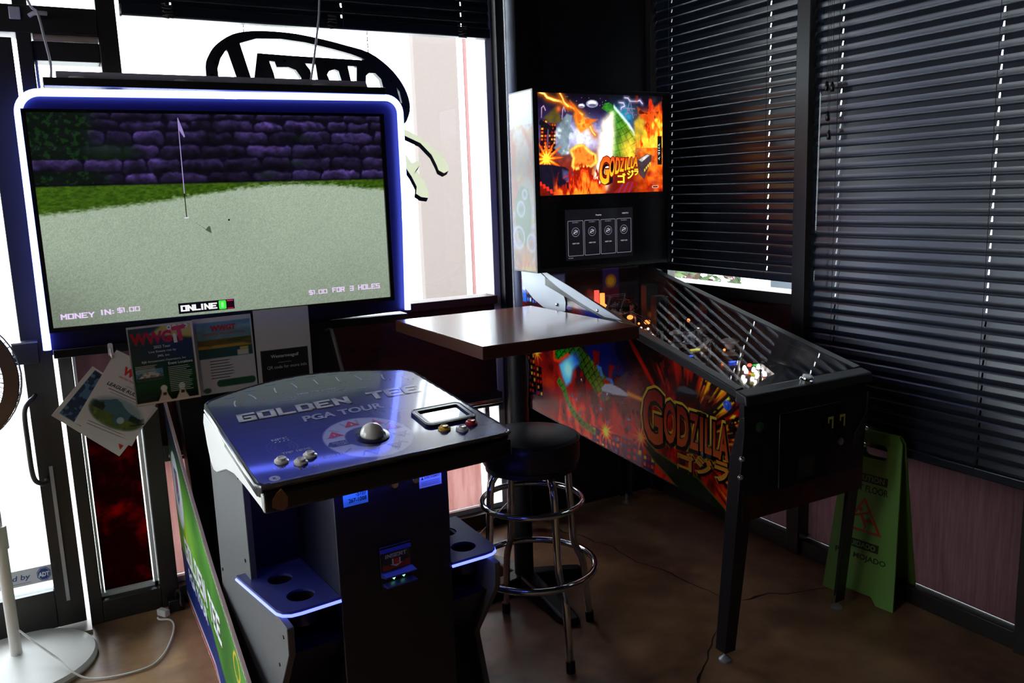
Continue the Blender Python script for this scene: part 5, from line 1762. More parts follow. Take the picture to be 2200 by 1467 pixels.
MB().box(0.268, 0.325, 3.325, 3.375, 0.0, 0.05, BLACKG).build('block', ad, bev=0.004)
MB().obox((0.246, 3.318, 0.015), ((0.5, -0.8, 0), (0.8, 0.5, 0), (0, 0, 1)), (0.024, 0.012, 0.013), OFFWHITE).build('plug', ad, bev=0.003)
m = MB().tube(catmull([(0.30, 3.36, 0.05), (0.305, 3.35, 0.075), (0.315, 3.33, 0.07), (0.31, 3.30, 0.04), (0.325, 3.32, 0.02)], 6), 0.005, 8, BLACK)
m.build('lead', ad)

# ================================================================== WET FLOOR SIGN
WG = M_('yellow_green_plastic', (0.17, 0.38, 0.07), 0.45, noise=0.05)
wf_ = thing('wet_floor_sign', 'folding yellow-green wet floor sign standing behind the pinball machine front legs', 'caution sign', (2.58, 1.99, 0))
bL, bR = Vector((2.520, 2.140, 0.0)), Vector((2.556, 1.852, 0.0))
tL, tR = Vector((2.598, 2.090, 0.640)), Vector((2.618, 1.878, 0.645))
wu = (bR - bL).normalized()
wn = wu.cross(((tL + tR) / 2 - (bL + bR) / 2).normalized()).normalized()
if wn.x > 0:
    wn = -wn
wv = wn.cross(wu)
if wv.z < 0:
    wv = -wv
Wb = (bR - bL).length
Hb = 0.645
tx0, tx1 = 0.045, 0.258
o2 = [(0, 0), (0.060, 0), (0.075, 0.028), (0.20, 0.028), (0.222, 0), (Wb, 0), (Wb - .002, 0.03), (tx1 + .004, 0.622), (tx1 - .012, Hb), (tx0 + .012, Hb), (tx0 - .002, 0.622)]
hole = rrect(0.108, 0.545, 0.208, 0.602, 0.018)
m = MB().holed(o2, [hole], -wn * 0.006, bL, wu, wv, WG)
fp_ = m.build('front_panel', wf_)
# hinge at the top, back leaf standing towards the window
apex = bL + wv * Hb
b2L = Vector((bL.x + 0.150, bL.y + 0.012, 0.0))
w2 = (apex + Vector((0.012, 0, 0)) - b2L).normalized()
n2 = wu.cross(w2).normalized()
m = MB().holed(o2, [hole], n2 * 0.005 if n2.x > 0 else -n2 * 0.005, b2L, wu, w2, WG)
m.build('back_panel', wf_)
m = MB().cyl(bL + wu * (tx0 + .01) + wv * (Hb - .004) + Vector((0.01, 0, 0)), bL + wu * (tx1 - .01) + wv * (Hb - .004) + Vector((0.01, 0, 0)), 0.007, seg=12, mat=WG)
m.build('hinge', wf_)
a = Art(Wb, Hb, 0.02)
a.fill((0.6, 0.72, 0.3))
BK = (0.05, 0.06, 0.05)
geoL = []
m = MB()
INK = M_('black_ink', (0.012, 0.016, 0.010), 0.5)
REDI = M_('red_ink', (0.45, 0.03, 0.02), 0.5)
lift = wn * 0.0006


def wput(geo, mat, k=1):
    m.add([bL + wu * x + wv * y + lift * k for x, y in geo[0]], geo[1], mat)


def plate(x0, y0, x1, y1, mat, k=1):
    wput((np.array([(x0, y0), (x1, y0), (x1, y1), (x0, y1)]), [(0, 1, 2, 3)]), mat, k)


plate(0.072, 0.452, 0.222, 0.484, INK)
wput(fit(text_geo('CAUTION', 0.02), 0.084, 0.458, 0.126, 0.020), WG, 2)
wput(fit(text_geo('WET FLOOR', 0.02), 0.068, 0.415, 0.160, 0.026), INK)
plate(0.066, 0.196, 0.212, 0.228, INK)
wput(fit(text_geo('CUIDADO', 0.02), 0.080, 0.202, 0.120, 0.020), WG, 2)
wput(fit(text_geo('PISO MOJADO', 0.02), 0.040, 0.150, 0.205, 0.027), INK)
# warning triangle with a slipping figure
T = [np.array((0.062, 0.262)), np.array((0.218, 0.262)), np.array((0.140, 0.395))]
ctr = sum(T) / 3
for i in range(3):
    p, q = T[i], T[(i + 1) % 3]
    pi, qi = ctr + (p - ctr) * 0.80, ctr + (q - ctr) * 0.80
    wput((np.array([p, q, qi, pi]), [(0, 1, 2, 3)]), REDI)
wput((np.array(circ(0.128, 0.345, 0.009, 14)), [tuple(range(14))]), REDI)
for P in ([(0.122, 0.334), (0.134, 0.330), (0.150, 0.305), (0.140, 0.298)], [(0.128, 0.330), (0.108, 0.322), (0.100, 0.332), (0.096, 0.328), (0.107, 0.314), (0.131, 0.322)],
          [(0.146, 0.308), (0.166, 0.318), (0.184, 0.302), (0.180, 0.296), (0.166, 0.308), (0.150, 0.298)], [(0.140, 0.300), (0.150, 0.302), (0.156, 0.282), (0.148, 0.270), (0.144, 0.272), (0.148, 0.283)], [(0.134, 0.326), (0.152, 0.332), (0.164, 0.344), (0.160, 0.348), (0.149, 0.338), (0.133, 0.334)]):
    wput((np.array(P), [tuple(range(len(P)))]), REDI)
m.build('lettering', fp_, smooth=False)

# ================================================================== PINBALL MACHINE
CX0, CX1, CY0, CY1 = 1.850, 2.410, 1.890, 3.270
pin = thing('pinball_machine', 'pinball machine with fiery printed side and lit picture backbox', 'pinball machine', (2.13, 2.58, 0))


def zb_(y):
    return 0.497 + 0.0735 * (y - CY0)


def zt_(y):
    return 0.912 + 0.244 * (y - CY0)


CAB = M_('black_cabinet', (0.010, 0.010, 0.012), 0.40, noise=0.25)
RAILM = M_('black_powder_coat', (0.022, 0.023, 0.026), 0.36, noise=0.2)
m = MB()
for x0 in (CX0, CX1 - 0.018):
    m.prism([(x0, CY0, zb_(CY0)), (x0, CY1, zb_(CY1)), (x0, CY1, 1.215), (x0, 3.10, 1.205), (x0, CY0, zt_(CY0))], (0.018, 0, 0), CAB)
m.hexa([(CX0 + .018, CY0, zb_(CY0)), (CX1 - .018, CY0, zb_(CY0)), (CX1 - .018, CY0 + .018, zb_(CY0)), (CX0 + .018, CY0 + .018, zb_(CY0)),
        (CX0 + .018, CY0, 0.905), (CX1 - .018, CY0, 0.905), (CX1 - .018, CY0 + .018, 0.905), (CX0 + .018, CY0 + .018, 0.905)], CAB)
m.box(CX0 + .018, CX1 - .018, CY1 - .018, CY1, zb_(CY1), 1.205, CAB)
m.hexa([(CX0 + .018, CY0 + .018, zb_(CY0) + .02), (CX1 - .018, CY0 + .018, zb_(CY0) + .02), (CX1 - .018, CY1 - .018, zb_(CY1) + .02), (CX0 + .018, CY1 - .018, zb_(CY1) + .02),
        (CX0 + .018, CY0 + .018, zb_(CY0) + .034), (CX1 - .018, CY0 + .018, zb_(CY0) + .034), (CX1 - .018, CY1 - .018, zb_(CY1) + .034), (CX0 + .018, CY1 - .018, zb_(CY1) + .034)], CAB)
cab = m.build('cabinet', pin)

# ---- side print: flames, city, rocket and lettering
w, h = 1.362, 0.715
a = Art(w, h, 0.0042)
n1, n2 = a.noise(0.16, 5, 2), a.noise(0.05, 4, 7)
a.fill((0.10, 0.07, 0.09))
swirl = np.clip((n1 - .35) * 2.2, 0, 1)
a.img = np.stack((0.16 + .62 * swirl, 0.07 + .17 * swirl * swirl, 0.07 + .05 * swirl), -1)
a.mix(np.clip((a.x - .42) / .12, 0, 1) * np.clip((.86 - a.x) / .12, 0, 1) * np.clip((a.y - .26) / .12, 0, 1), (0.06, 0.13, 0.42))
a.mix(np.clip((a.x - .66) / .14, 0, 1) * np.clip((1.05 - a.x) / .2, 0, 1) * np.clip((a.y - .36) / .1, 0, 1) * .95, (0.035, 0.03, 0.05))
a.mix(np.exp(-((a.x - .14) / .17) ** 2 - ((a.y - .15) / .07) ** 2) * .8, (0.30, 0.22, 0.24))
a.mix(np.exp(-((a.x - .56) / .10) ** 2 - ((a.y - .24) / .09) ** 2) * .8, (0.25, 0.17, 0.16))
a.fire(0.24, 0.64, 0.05, 0.30, [(0.55, 0.08, 0.05), (0.78, 0.15, 0.07), (0.88, 0.28, 0.10)], 3)
a.fire(0.64, 0.96, 0.10, 0.32, [(0.36, 0.05, 0.04), (0.58, 0.08, 0.05), (0.70, 0.13, 0.06)], 6)
a.fire(0.88, 1.40, -0.06, 0.50, [(0.42, 0.05, 0.03), (0.62, 0.09, 0.04), (0.76, 0.16, 0.05)], 9)
# burning city at the back end
a.city(0.008, 0.165, 0.170, 0.22, 3, (0.07, 0.05, 0.10), [(0.90, 0.30, 0.10), (0.95, 0.70, 0.22), (0.72, 0.12, 0.10), (0.95, 0.55, 0.15)], 4, -0.05)
a.burst(0.115, 0.365, 0.05, 9, (0.92, 0.35, 0.08), (0.98, 0.80, 0.25), 3)
a.city(0.53, 0.93, 0.02, 0.14, 6, (0.16, 0.10, 0.30), [(0.92, 0.34, 0.08), (0.95, 0.70, 0.22), (0.60, 0.10, 0.10)], 9, 0.1)
# broad green scaled ribbon sweeping across, plain patterned
rib = [(.265, .42), (.30, .445), (.46, .445), (.56, .39), (.655, .335), (.70, .315), (.655, .255), (.60, .245), (.53, .30), (.45, .36), (.37, .40), (.30, .36), (.265, .36)]
d = a.sdf(rib)
mk = np.clip(.5 - d / a.px, 0, 1)
t = np.clip((a.x - .26) / .42, 0, 1)
gcol = np.stack((0.05 + .40 * t, 0.38 + .05 * t, 0.10 + 0 * t), -1) * (0.75 + .5 * n2)[..., None]
a.img = a.img * (1 - mk[..., None]) + gcol * mk[..., None]
sc_ = (np.abs(np.sin((a.x * .8 - a.y) * 95)) < .22) | (np.abs(np.sin((a.x + a.y * .8) * 75)) < .22)
a.mix(mk * sc_ * .65, (0.03, 0.14, 0.05))
a.mix(np.exp(-((d - .004) / .008) ** 2) * (a.x < .42) * .8, (0.85, 0.25, 0.08))
a.poly([(.30, .34), (.40, .40), (.45, .37), (.40, .33), (.385, .28), (.35, .255), (.325, .29)], (0.30, 0.66, 0.90), soft=.02)
a.glow(.37, .33, .035, (0.70, 0.92, 1.0), .8)
a.glow(.43, .385, .03, (0.20, 0.35, 0.90), .7)
for P, c0 in (([(.30, .285), (.345, .25), (.37, .20), (.41, .165), (.48, .135), (.56, .115), (.56, .095), (.46, .11), (.39, .145), (.35, .185), (.32, .235), (.28, .26)], (0.22, 0.46, 0.12)),
              ([(.83, .235), (.86, .17), (.94, .125), (1.05, .105), (1.17, .085), (1.27, .035), (1.33, .0), (1.10, .0), (1.0, .055), (.93, .085), (.87, .13), (.835, .19)], (0.05, 0.13, 0.05))):
    d = a.sdf(P)
    mk = np.clip(.5 - d / a.px, 0, 1)
    a.mix(mk, c0)
    a.mix(mk * sc_ * .6, (0.04, 0.12, 0.03))
    a.mix(np.exp(-(d / .004) ** 2) * .7, (0.35, 0.50, 0.22))
for k in range(26):
    q = np.random.RandomState(k)
    cx, cy = q.uniform(.36, .80), q.uniform(.06, .27)
    a.disc(cx, cy, q.uniform(.004, .012), (0.26, 0.36, 0.50) if k % 3 else (0.30, 0.55, 0.72), .9, q.uniform(.003, .010))
for P in ([(.55, .44), (.565, .36), (.58, .40), (.59, .35), (.60, .44)], [(.66, .40), (.655, .33), (.675, .30), (.68, .36), (.70, .40)]):
    a.poly(P, (0.50, 0.07, 0.08))
for P in ([(.575, .385), (.59, .355), (.60, .37), (.60, .345), (.625, .335), (.61, .38)], [(.64, .345), (.655, .33), (.665, .335), (.67, .31), (.70, .315), (.68, .345)]):
    a.poly(P, (0.28, 0.50, 0.75))
a.burst(.632, .128, .07, 12, (0.85, 0.22, 0.07), (0.97, 0.82, 0.25), 5)
a.burst(.856, .155, .065, 10, (0.80, 0.22, 0.08), (0.90, 0.60, 0.2), 8)
a.rays(1.10, .20, .14, .46, -.75, 2.5, 44, [(0.07, 0.03, 0.03), (0.62, 0.08, 0.04), (0.70, 0.14, 0.04), (0.30, 0.04, 0.03)], 4, .8)
a.rays(1.10, .20, .17, .40, .25, 1.25, 20, [(0.86, 0.66, 0.10), (0.92, 0.78, 0.16), (0.10, 0.05, 0.03), (0.80, 0.45, 0.08)], 7, .95)
a.rays(1.10, .20, .20, .36, -.7, .2, 12, [(0.80, 0.30, 0.08), (0.90, 0.62, 0.15)], 9, .8)
a.mix((a.noise(.03, 3, 44) > .60) * (a.x > 1.12) * (a.y > .26) * .9, (0.06, 0.03, 0.03))
# rockets
for ox, oy, sc, dim in ((.586, .235, 1.0, 1.0), (1.045, .338, .62, .45)):
    f_ = lambda P: [(ox + x * sc, oy + y * sc) for x, y in P]
    a.poly(f_([(.19, .062), (.33, .055), (.33, .068), (.19, .080)]), tuple(dim * q for q in (0.95, 0.60, 0.18)), soft=.012)
    a.poly(f_([(.02, .058), (.05, .085), (.09, .09), (.15, .082), (.195, .070), (.195, .055), (.14, .040), (.07, .034), (.03, .045)]), tuple(dim * q for q in (0.62, 0.66, 0.72)))
    a.poly(f_([(.03, .050), (.10, .050), (.195, .060), (.19, .054), (.14, .040), (.07, .034), (.03, .045)]), tuple(dim * q for q in (0.20, 0.20, 0.24)))
    a.poly(f_([(.03, .078), (.045, .10), (.07, .10), (.085, .089), (.05, .083)]), tuple(dim * q for q in (0.62, 0.14, 0.14)))
    a.poly(f_([(.0, .030), (.05, .050), (.09, .052), (.06, .030), (.02, .022)]), tuple(dim * q for q in (0.34, 0.33, 0.38)))
    a.poly(f_([(-.008, .028), (.006, .042), (.018, .036), (.006, .022)]), tuple(dim * q for q in (0.80, 0.20, 0.18)))
    a.poly(f_([(.10, .088), (.185, .155), (.20, .16), (.17, .085)]), tuple(dim * q for q in (0.28, 0.22, 0.24)), .8)
a.img = np.clip((a.img - .06) * 1.35, 0, 1)
# lettering
YEL, ORG, DRED, INKC = (0.80, 0.68, 0.18), (0.88, 0.40, 0.12), (0.50, 0.07, 0.05), (0.03, 0.02, 0.02)
letters = [('G', .872, .985, .148, .352), ('O', .990, 1.056, .172, .325), ('D', 1.062, 1.122, .176, .318), ('Z', 1.126, 1.172, .182, .308), ('I', 1.178, 1.194, .184, .305), ('L', 1.202, 1.236, .184, .303), ('L', 1.242, 1.274, .184, .302), ('A', 1.268, 1.314, .180, .300)]
jp = [('\u30b4', 1.072, 1.148, .098, .156), ('\u30b8', 1.158, 1.238, .104, .164), ('\u30e9', 1.250, 1.316, .106, .176)]
for grow, dx, dy, cols, lf in ((.016, 0, 0, YEL, 1), (.011, 0.003, -.004, INKC, 2), (0.0, 0, 0, (ORG, DRED), 3)):
    for ch, x0, x1, y0, y1 in letters:
        off = 0.03 + grow * 4.2
        a.put(fit(text_geo(ch, off), x0 - grow + dx, y0 - grow + dy, x1 - x0 + 2 * grow, y1 - y0 + 2 * grow), cols, lf)
    for ch, x0, x1, y0, y1 in jp:
        g = grow * .6
        a.put(fit(text_geo(ch, 0.035 + g * 5), x0 - g + dx, y0 - g + dy, x1 - x0 + 2 * g, y1 - y0 + 2 * g), cols if lf < 3 else ((0.90, 0.66, 0.22), (0.88, 0.50, 0.16)), lf)
SIDEP = art_mat('side_print', 0.22, coat=0.35)
clip_s = [(0.004, zb_(3.266) - .497 + .004), (0.004, 0.70), (0.17, 0.70), (w - .002, zt_(CY0) - .497 - .012), (w - .002, 0.003)]
a.mesh('side_print', (CX0 - 0.0006, CY1, 0.497), (0, -1, 0), (0, 0, 1), SIDEP, cab, lift=0.0003, clip=clip_s)

# ---- front end: coin door, button, lock bar
m = MB().box(2.00, 2.30, CY0 - .006, CY0, 0.578, 0.83, BLACKG)
cd = m.build('coin_door', pin, bev=0.003)
AMB = M_('amber_slot_light', (0.08, 0.065, 0.015), 0.4, emit=(0.75, 0.62, 0.12), strength=0.02)
for x in (2.205, 2.262):
    m = MB().box(x, x + .040, CY0 - .012, CY0 - .006, 0.735, 0.79, BLACKG)
    cs = m.build('coin_slot', cd)
    m = MB()
    m.box(x + .010, x + .034, CY0 - .0135, CY0 - .012, 0.778, 0.786, AMB).box(x + .029, x + .034, CY0 - .0135, CY0 - .012, 0.745, 0.778, AMB).box(x + .010, x + .014, CY0 - .0135, CY0 - .012, 0.765, 0.778, AMB)
    m.build('slot_light', cs)
MB().lathe([(0.012, 0), (0.012, .004), (0.005, .008)], (2.285, CY0 - .006, 0.69), 18, SILVER, ax=(0, -1, 0)).build('door_lock', cd)
a = Art(0.078, 0.072, 0.004).fill((0.10, 0.11, 0.08))
a.rect(0.006, 0.006, 0.072, 0.066, (0.16, 0.17, 0.12))
lines(a, 0.014, 0.064, 0.054, 5, 0.009, (0.24, 0.24, 0.18), 0.003)
a.mesh('rate_card', (2.085, CY0 - .0066, 0.595), (1, 0, 0), (0, 0, 1), PRINT, cd)
a = Art(0.556, 0.078, 0.006)
nn = a.noise(0.05, 4, 3)
a.img = np.stack((.10 + .25 * nn, .05 + .10 * nn, .03 + .04 * nn), -1)
a.mesh('front_print', (CX0 + .002, CY0 - .0005, 0.499), (1, 0, 0), (0, 0, 1), PRINT, cab)
m = MB().lathe([(0.016, 0), (0.016, .006), (0.010, .010)], (1.915, CY0, 0.80), 20, M_('green_start_button', (0.03, 0.10, 0.05), 0.3), ax=(0, -1, 0))
m.build('start_button', pin)
m = MB()
m.hexa([(CX0 - .012, CY0 - .022, 0.880), (CX1 + .012, CY0 - .022, 0.880), (CX1 + .012, CY0 + .030, 0.885), (CX0 - .012, CY0 + .030, 0.885),
        (CX0 - .010, CY0 - .016, 0.914), (CX1 + .010, CY0 - .016, 0.914), (CX1 + .010, CY0 + .030, 0.924), (CX0 - .010, CY0 + .030, 0.924)], RAILM)
lb = m.build('lock_bar', pin, bev=0.006, bseg=3)
m = MB().lathe([(0.024, 0), (0.024, 0.007), (0.019, 0.010), (0.018, 0.014)], (2.130, CY0 + .006, 0.9185), 28, CHROME, ax=(0, -.2, 1))
ab = m.build('action_button', lb)
MB().lathe([(0.0165, 0.012), (0.0165, 0.019), (0.008, 0.023), (0.0005, 0.0235)], (2.130, CY0 + .006, 0.9185), 24, M_('clear_button', (0.55, 0.57, 0.6), 0.1, coat=1.0), ax=(0, -.2, 1)).build('cap', ab)
for x0, s_ in ((CX0, -1), (CX1, 1)):
    m = MB()
    xa, xb = (x0 - .006, x0 + .026) if s_ < 0 else (x0 - .026, x0 + .006)
    ya, yb = CY0 + .03, 3.06
    m.hexa([(xa, ya, zt_(ya) - .022), (xb, ya, zt_(ya) - .012), (xb, yb, zt_(yb) - .012), (xa, yb, zt_(yb) - .030), (xa, ya, zt_(ya) + .006), (xb, ya, zt_(ya) + .010), (xb, yb, zt_(yb) + .010), (xa, yb, zt_(yb) + .006)], RAILM)
    m.build('side_rail', pin, bev=0.003)
BLUEB = M_('blue_flipper_button', (0.02, 0.06, 0.40), 0.2, emit=(0.02, 0.08, 0.6), strength=0.15, coat=0.5)
for x, s_ in ((CX0, -1), (CX1, 1)):
    m = MB().lathe([(0.017, 0), (0.0175, .004), (0.013, .007), (0.012, .004)], (x, 1.962, 0.866), 24, BLUEB, ax=(s_, 0, 0))
    fb_ = m.build('flipper_button', pin)
    MB().lathe([(0.0105, 0.003), (0.0105, .009), (0.004, .011)], (x, 1.962, 0.866), 20, BLUEB, ax=(s_, 0, 0)).build('cap', fb_)
for y, z in ((2.80, 0.80), (2.62, 0.775)):
    MB().sphere((CX0 - .001, y, z), 0.006, 12, 8, CHROME, (.6, 1, 1)).build('carriage_bolt', cab)

# ---- legs
LEGM = M_('black_steel_leg', (0.018, 0.018, 0.022), 0.36, 0.2, noise=0.2)
for cx, cy, sx, sy, fx, fy in ((CX0, CY0, -1, -1, 1.817, 1.930), (CX1, CY0, 1, -1, 2.432, 1.975), (CX0, CY1, -1, 1, 1.822, 3.300), (CX1, CY1, 1, 1, 2.438, 3.300)):
    zt = 0.845 if sy < 0 else 0.93
    zbm = 0.035
    tx, ty = cx + sx * 0.008, cy + sy * 0.008
    bx, by = fx + sx * 0.006, fy + sy * 0.006
    m = MB()
    wt, wb_, th_ = 0.062, 0.046, 0.005
    # plate along the side face
    m.hexa([(bx, by, zbm), (bx - sx * th_, by, zbm), (bx - sx * th_, by - sy * wb_, zbm), (bx, by - sy * wb_, zbm),
            (tx, ty, zt - .06), (tx - sx * th_, ty, zt - .06), (tx - sx * th_, ty - sy * wt, zt - .14), (tx, ty - sy * wt, zt - .14)], LEGM)
    m.hexa([(bx, by, zbm), (bx - sx * wb_, by, zbm), (bx - sx * wb_, by - sy * th_, zbm), (bx, by - sy * th_, zbm),
            (tx, ty, zt - .06), (tx - sx * wt, ty, zt - .14), (tx - sx * wt, ty - sy * th_, zt - .14), (tx, ty - sy * th_, zt - .06)], LEGM)
    m.hexa([(tx, ty, zt - .061), (tx - sx * th_, ty, zt - .061), (tx - sx * th_, ty - sy * wt, zt - .141), (tx, ty - sy * wt, zt - .141),
            (tx, ty, zt), (tx - sx * th_, ty, zt), (tx - sx * th_, ty - sy * .02, zt - .01), (tx, ty - sy * .02, zt - .01)], LEGM)
    lg = m.build('leg', pin, bev=0.002)
    for z in (zt - .135, zt - .195):
        t_ = (zt - .06 - z) / (zt - .06 - zbm)
        q = MB().sphere((tx + (bx - tx) * t_ - sx * .003 + sx * .004, ty + (by - ty) * t_ - sy * .003 + sy * .004, z), 0.0095, 14, 10, CHROME)
        q.build('leg_bolt', lg)
    q = MB().lathe([(0.021, 0), (0.021, 0.006), (0.012, 0.014), (0.006, 0.018), (0.006, 0.05)], (bx - sx * .018, by - sy * .018, 0.0), 22, GREYMET)
    q.build('leveller', lg)

# ---- grey hinge arm plates on the side
HNG = M_('grey_hinge_plate', (0.34, 0.36, 0.39), 0.45, 0.35, noise=0.05)
p1 = [(3.262, 1.214), (3.244, 1.149), (3.16, 1.10), (3.08, 1.072), (2.99, 1.060), (2.906, 1.072), (2.901, 1.110), (2.915, 1.140), (2.945, 1.160), (3.026, 1.190), (3.105, 1.222)]
p2 = [(3.090, 1.222), (3.050, 1.222), (2.833, 1.166), (2.511, 1.075), (2.62, 1.075), (2.80, 1.118), (2.941, 1.160), (3.035, 1.196)]
m = MB().prism([(CX0 - .0012, y, z) for y, z in p1], (-0.004, 0, 0), HNG)
ha = m.build('hinge_arm', pin)
m = MB().prism([(CX0 - .0072, y, z + .004) for y, z in p2], (-0.002, 0, 0), HNG)
m.build('hinge_strip', pin)
for y, z in ((2.964, 1.094), (2.668, 1.099)):
    MB().sphere((CX0 - .0085, y, z), 0.007, 12, 8, CHROME, (.7, 1, 1)).build('bolt', ha)
a = Art(0.42, 0.13, 0.004)
a.vgrad([(0, (0.16, 0.12, 0.30)), (0.5, (0.35, 0.30, 0.55)), (1, (0.75, 0.78, 0.88))])
a.rect(0.0, 0.0, 0.036, 0.085, (0.20, 0.42, 0.85))
a.disc(0.018, 0.062, 0.009, (0.80, 0.90, 1.0))
a.city(0.04, 0.13, 0.0, 0.07, 2, (0.10, 0.09, 0.18), [(0.30, 0.50, 0.95), (0.85, 0.88, 0.98), (0.55, 0.25, 0.45)], 3, -.1)
a.poly([(0.10, 0.13), (0.25, 0.10), (0.36, 0.03), (0.36, 0.0), (0.16, 0.0)], (0.72, 0.74, 0.88), soft=.03)
a.poly([(0.16, 0.0), (0.24, 0.018), (0.26, 0.0)], (0.75, 0.16, 0.30), soft=.008)
a.poly([(0.30, 0.0), (0.34, 0.05), (0.40, 0.03), (0.42, 0.0)], (0.45, 0.40, 0.70), soft=.03)
a.mesh('upper_print', (CX0 - .0009, CY1 - .004, 1.078), (0, -1, 0), (0, 0, 1), PRINTG, cab, clip=[(0, 0), (0.42, 0), (0.42, 0.004), (0.34, 0.030), (0.17, 0.122), (0.0, 0.13)])

# ---- backbox
BX0, BX1, BY0, BY1, BZ0, BZ1 = 1.778, 2.478, 3.005, 3.205, 1.226, 1.968
m = MB()
m.box(BX0, BX0 + .018, BY0, BY1, BZ0, BZ1, CAB).box(BX1 - .018, BX1, BY0, BY1, BZ0, BZ1, CAB)
m.box(BX0 + .018, BX1 - .018, BY0, BY1, BZ1 - .018, BZ1, CAB).box(BX0 + .018, BX1 - .018, BY0, BY1, BZ0, BZ0 + .018, CAB)
m.box(BX0 + .018, BX1 - .018, BY1 - .012, BY1, BZ0 + .018, BZ1 - .018, CAB)
bb = m.build('backbox', pin, bev=0.002)
m = MB()
m.box(BX0 + .018, BX1 - .018, BY0 - .004, BY0 + .02, BZ0 + .018, 1.541, BLACKG)
m.box(BX0 + .018, 1.800, BY0 - .002, BY0 + .02, 1.541, BZ1 - .018, BLACKG)
m.box(2.436, BX1 - .018, BY0 - .002, BY0 + .02, 1.541, BZ1 - .018, BLACKG)
m.box(1.800, 2.436, BY0 - .002, BY0 + .02, 1.950, BZ1 - .018, BLACKG)
m.build('speaker_panel', bb)
w, h = 0.19, 0.735
a = Art(w, h, 0.0034)
n1, n2 = a.noise(0.07, 4, 3), a.noise(0.03, 4, 8)
a.vgrad([(0, (0.80, 0.72, 0.74)), (0.15, (0.76, 0.70, 0.78)), (0.35, (0.74, 0.74, 0.78)), (0.55, (0.58, 0.50, 0.42)), (0.75, (0.74, 0.70, 0.66)), (0.85, (0.82, 0.86, 0.94)), (1, (0.90, 0.96, 1.0))])  # pale top imitates window glare, put into the print colours
a.mix(np.clip((n1 - .48) * 5, 0, 1) * (a.y < .60) * .7, (0.62, 0.30, 0.14))
a.mix(np.clip((n2 - .55) * 6, 0, 1) * (a.y < .60) * .7, (0.80, 0.62, 0.28))
for P in ([(.0, .56), (.05, .52), (.03, .40), (.06, .33), (.02, .25), (.0, .30)], [(.10, .60), (.16, .50), (.14, .40), (.18, .36), (.19, .52)]):
    a.poly(P, (0.72, 0.24, 0.12), .8, soft=.02)
a.poly([(.03, .30), (.08, .36), (.14, .34), (.165, .26), (.15, .14), (.10, .10), (.05, .14), (.025, .22)], (0.22, 0.44, 0.26), .9, soft=.01)
for cx, cy, r in ((.075, .26, .03), (.05, .14, .045), (.155, .12, .035), (.11, .32, .018)):
    a.ring(cx, cy, r, .012, (0.80, 0.82, 0.90), .8)
    a.ring(cx, cy, r * .6, .008, (0.55, 0.60, 0.75), .7)
a.line([(.115, .42), (.13, .46), (.15, .47), (.165, .44)], .008, (0.55, 0.58, 0.68))
a.flames(0.06, 0.19, 0.0, 0.13, 4, [(0.86, 0.55, 0.28), (0.90, 0.42, 0.15), (0.92, 0.72, 0.30)], 4)
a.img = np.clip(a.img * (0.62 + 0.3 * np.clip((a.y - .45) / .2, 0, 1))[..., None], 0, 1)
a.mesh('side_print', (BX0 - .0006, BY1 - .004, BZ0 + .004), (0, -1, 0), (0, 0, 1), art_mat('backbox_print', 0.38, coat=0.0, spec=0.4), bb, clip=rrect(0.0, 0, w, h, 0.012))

# lit backbox picture: burning city at night, generic shapes
w, h = 0.636, 0.409
a = Art(w, h, 0.0023)


def bg(cx, cy):
    return ((cx - 45) / 1615 * w, (1370 - cy) / 1300 * h)


def bgp(P):
    return [bg(*p) for p in P]


n1, n2, n3 = a.noise(0.12, 5, 2), a.noise(0.04, 4, 7), a.noise(0.02, 3, 9)
a.vgrad([(0, (0.35, 0.04, 0.01)), (0.18, (0.45, 0.09, 0.03)), (0.40, (0.40, 0.16, 0.12)), (0.58, (0.30, 0.22, 0.42)), (0.75, (0.13, 0.09, 0.24)), (1, (0.03, 0.02, 0.05))])
a.glow(*bg(560, 600), .12, (0.65, 0.70, 1.0), .9, .06)
a.glow(*bg(620, 640), .07, (0.95, 0.95, 1.0), .9, .045)
a.glow(*bg(1150, 330), .06, (0.15, 0.60, 0.72), .8, .05)
right = np.clip((a.x - .47) / .08, 0, 1) * np.clip((.37 - a.y) / .05, 0, 1)
fire = np.clip((n1 * .6 + n2 * .5 - .32) * 2.4, 0, 1)
a.img = a.img * (1 - right[..., None]) + np.stack((0.42 + .58 * fire, .05 + .50 * fire ** 1.5, .01 + .12 * fire ** 3), -1) * right[..., None]
for k in range(70):
    q = np.random.RandomState(k)
    a.disc(q.uniform(.1, .5), q.uniform(.24, .40), .0012, (0.85, 0.85, 1.0), .8)
# flying discs, pylon and lightning
for cx, cy, r in ((585, 225, .017), (720, 195, .03)):
    x, y = bg(cx, cy)
    a.disc(x, y, r, (0.55, 0.56, 0.66), 1, r * .52)
    a.disc(x, y + r * .12, r * .7, (0.86, 0.86, 0.92), 1, r * .26)
    a.disc(x, y - r * .2, r * .6, (0.30, 0.28, 0.42), .9, r * .2)
pyl = [[(1220, 130), (1150, 380)], [(1220, 130), (1260, 370)], [(1130, 240), (1280, 250)], [(1150, 310), (1265, 300)], [(1190, 240), (1250, 330)], [(1215, 240), (1165, 330)]]
for P in pyl:
    a.line(bgp(P), .0035, (0.50, 0.42, 0.55))
for P in ([(1145, 105), (1190, 110), (1215, 150), (1260, 150), (1310, 150), (1350, 135), (1385, 180)], [(1070, 170), (1130, 175), (1145, 215), (1100, 235), (1095, 260)]):
    a.line(bgp(P), .003, (0.80, 0.75, 0.85), glow=.008, gc=(0.5, 0.45, 0.6))
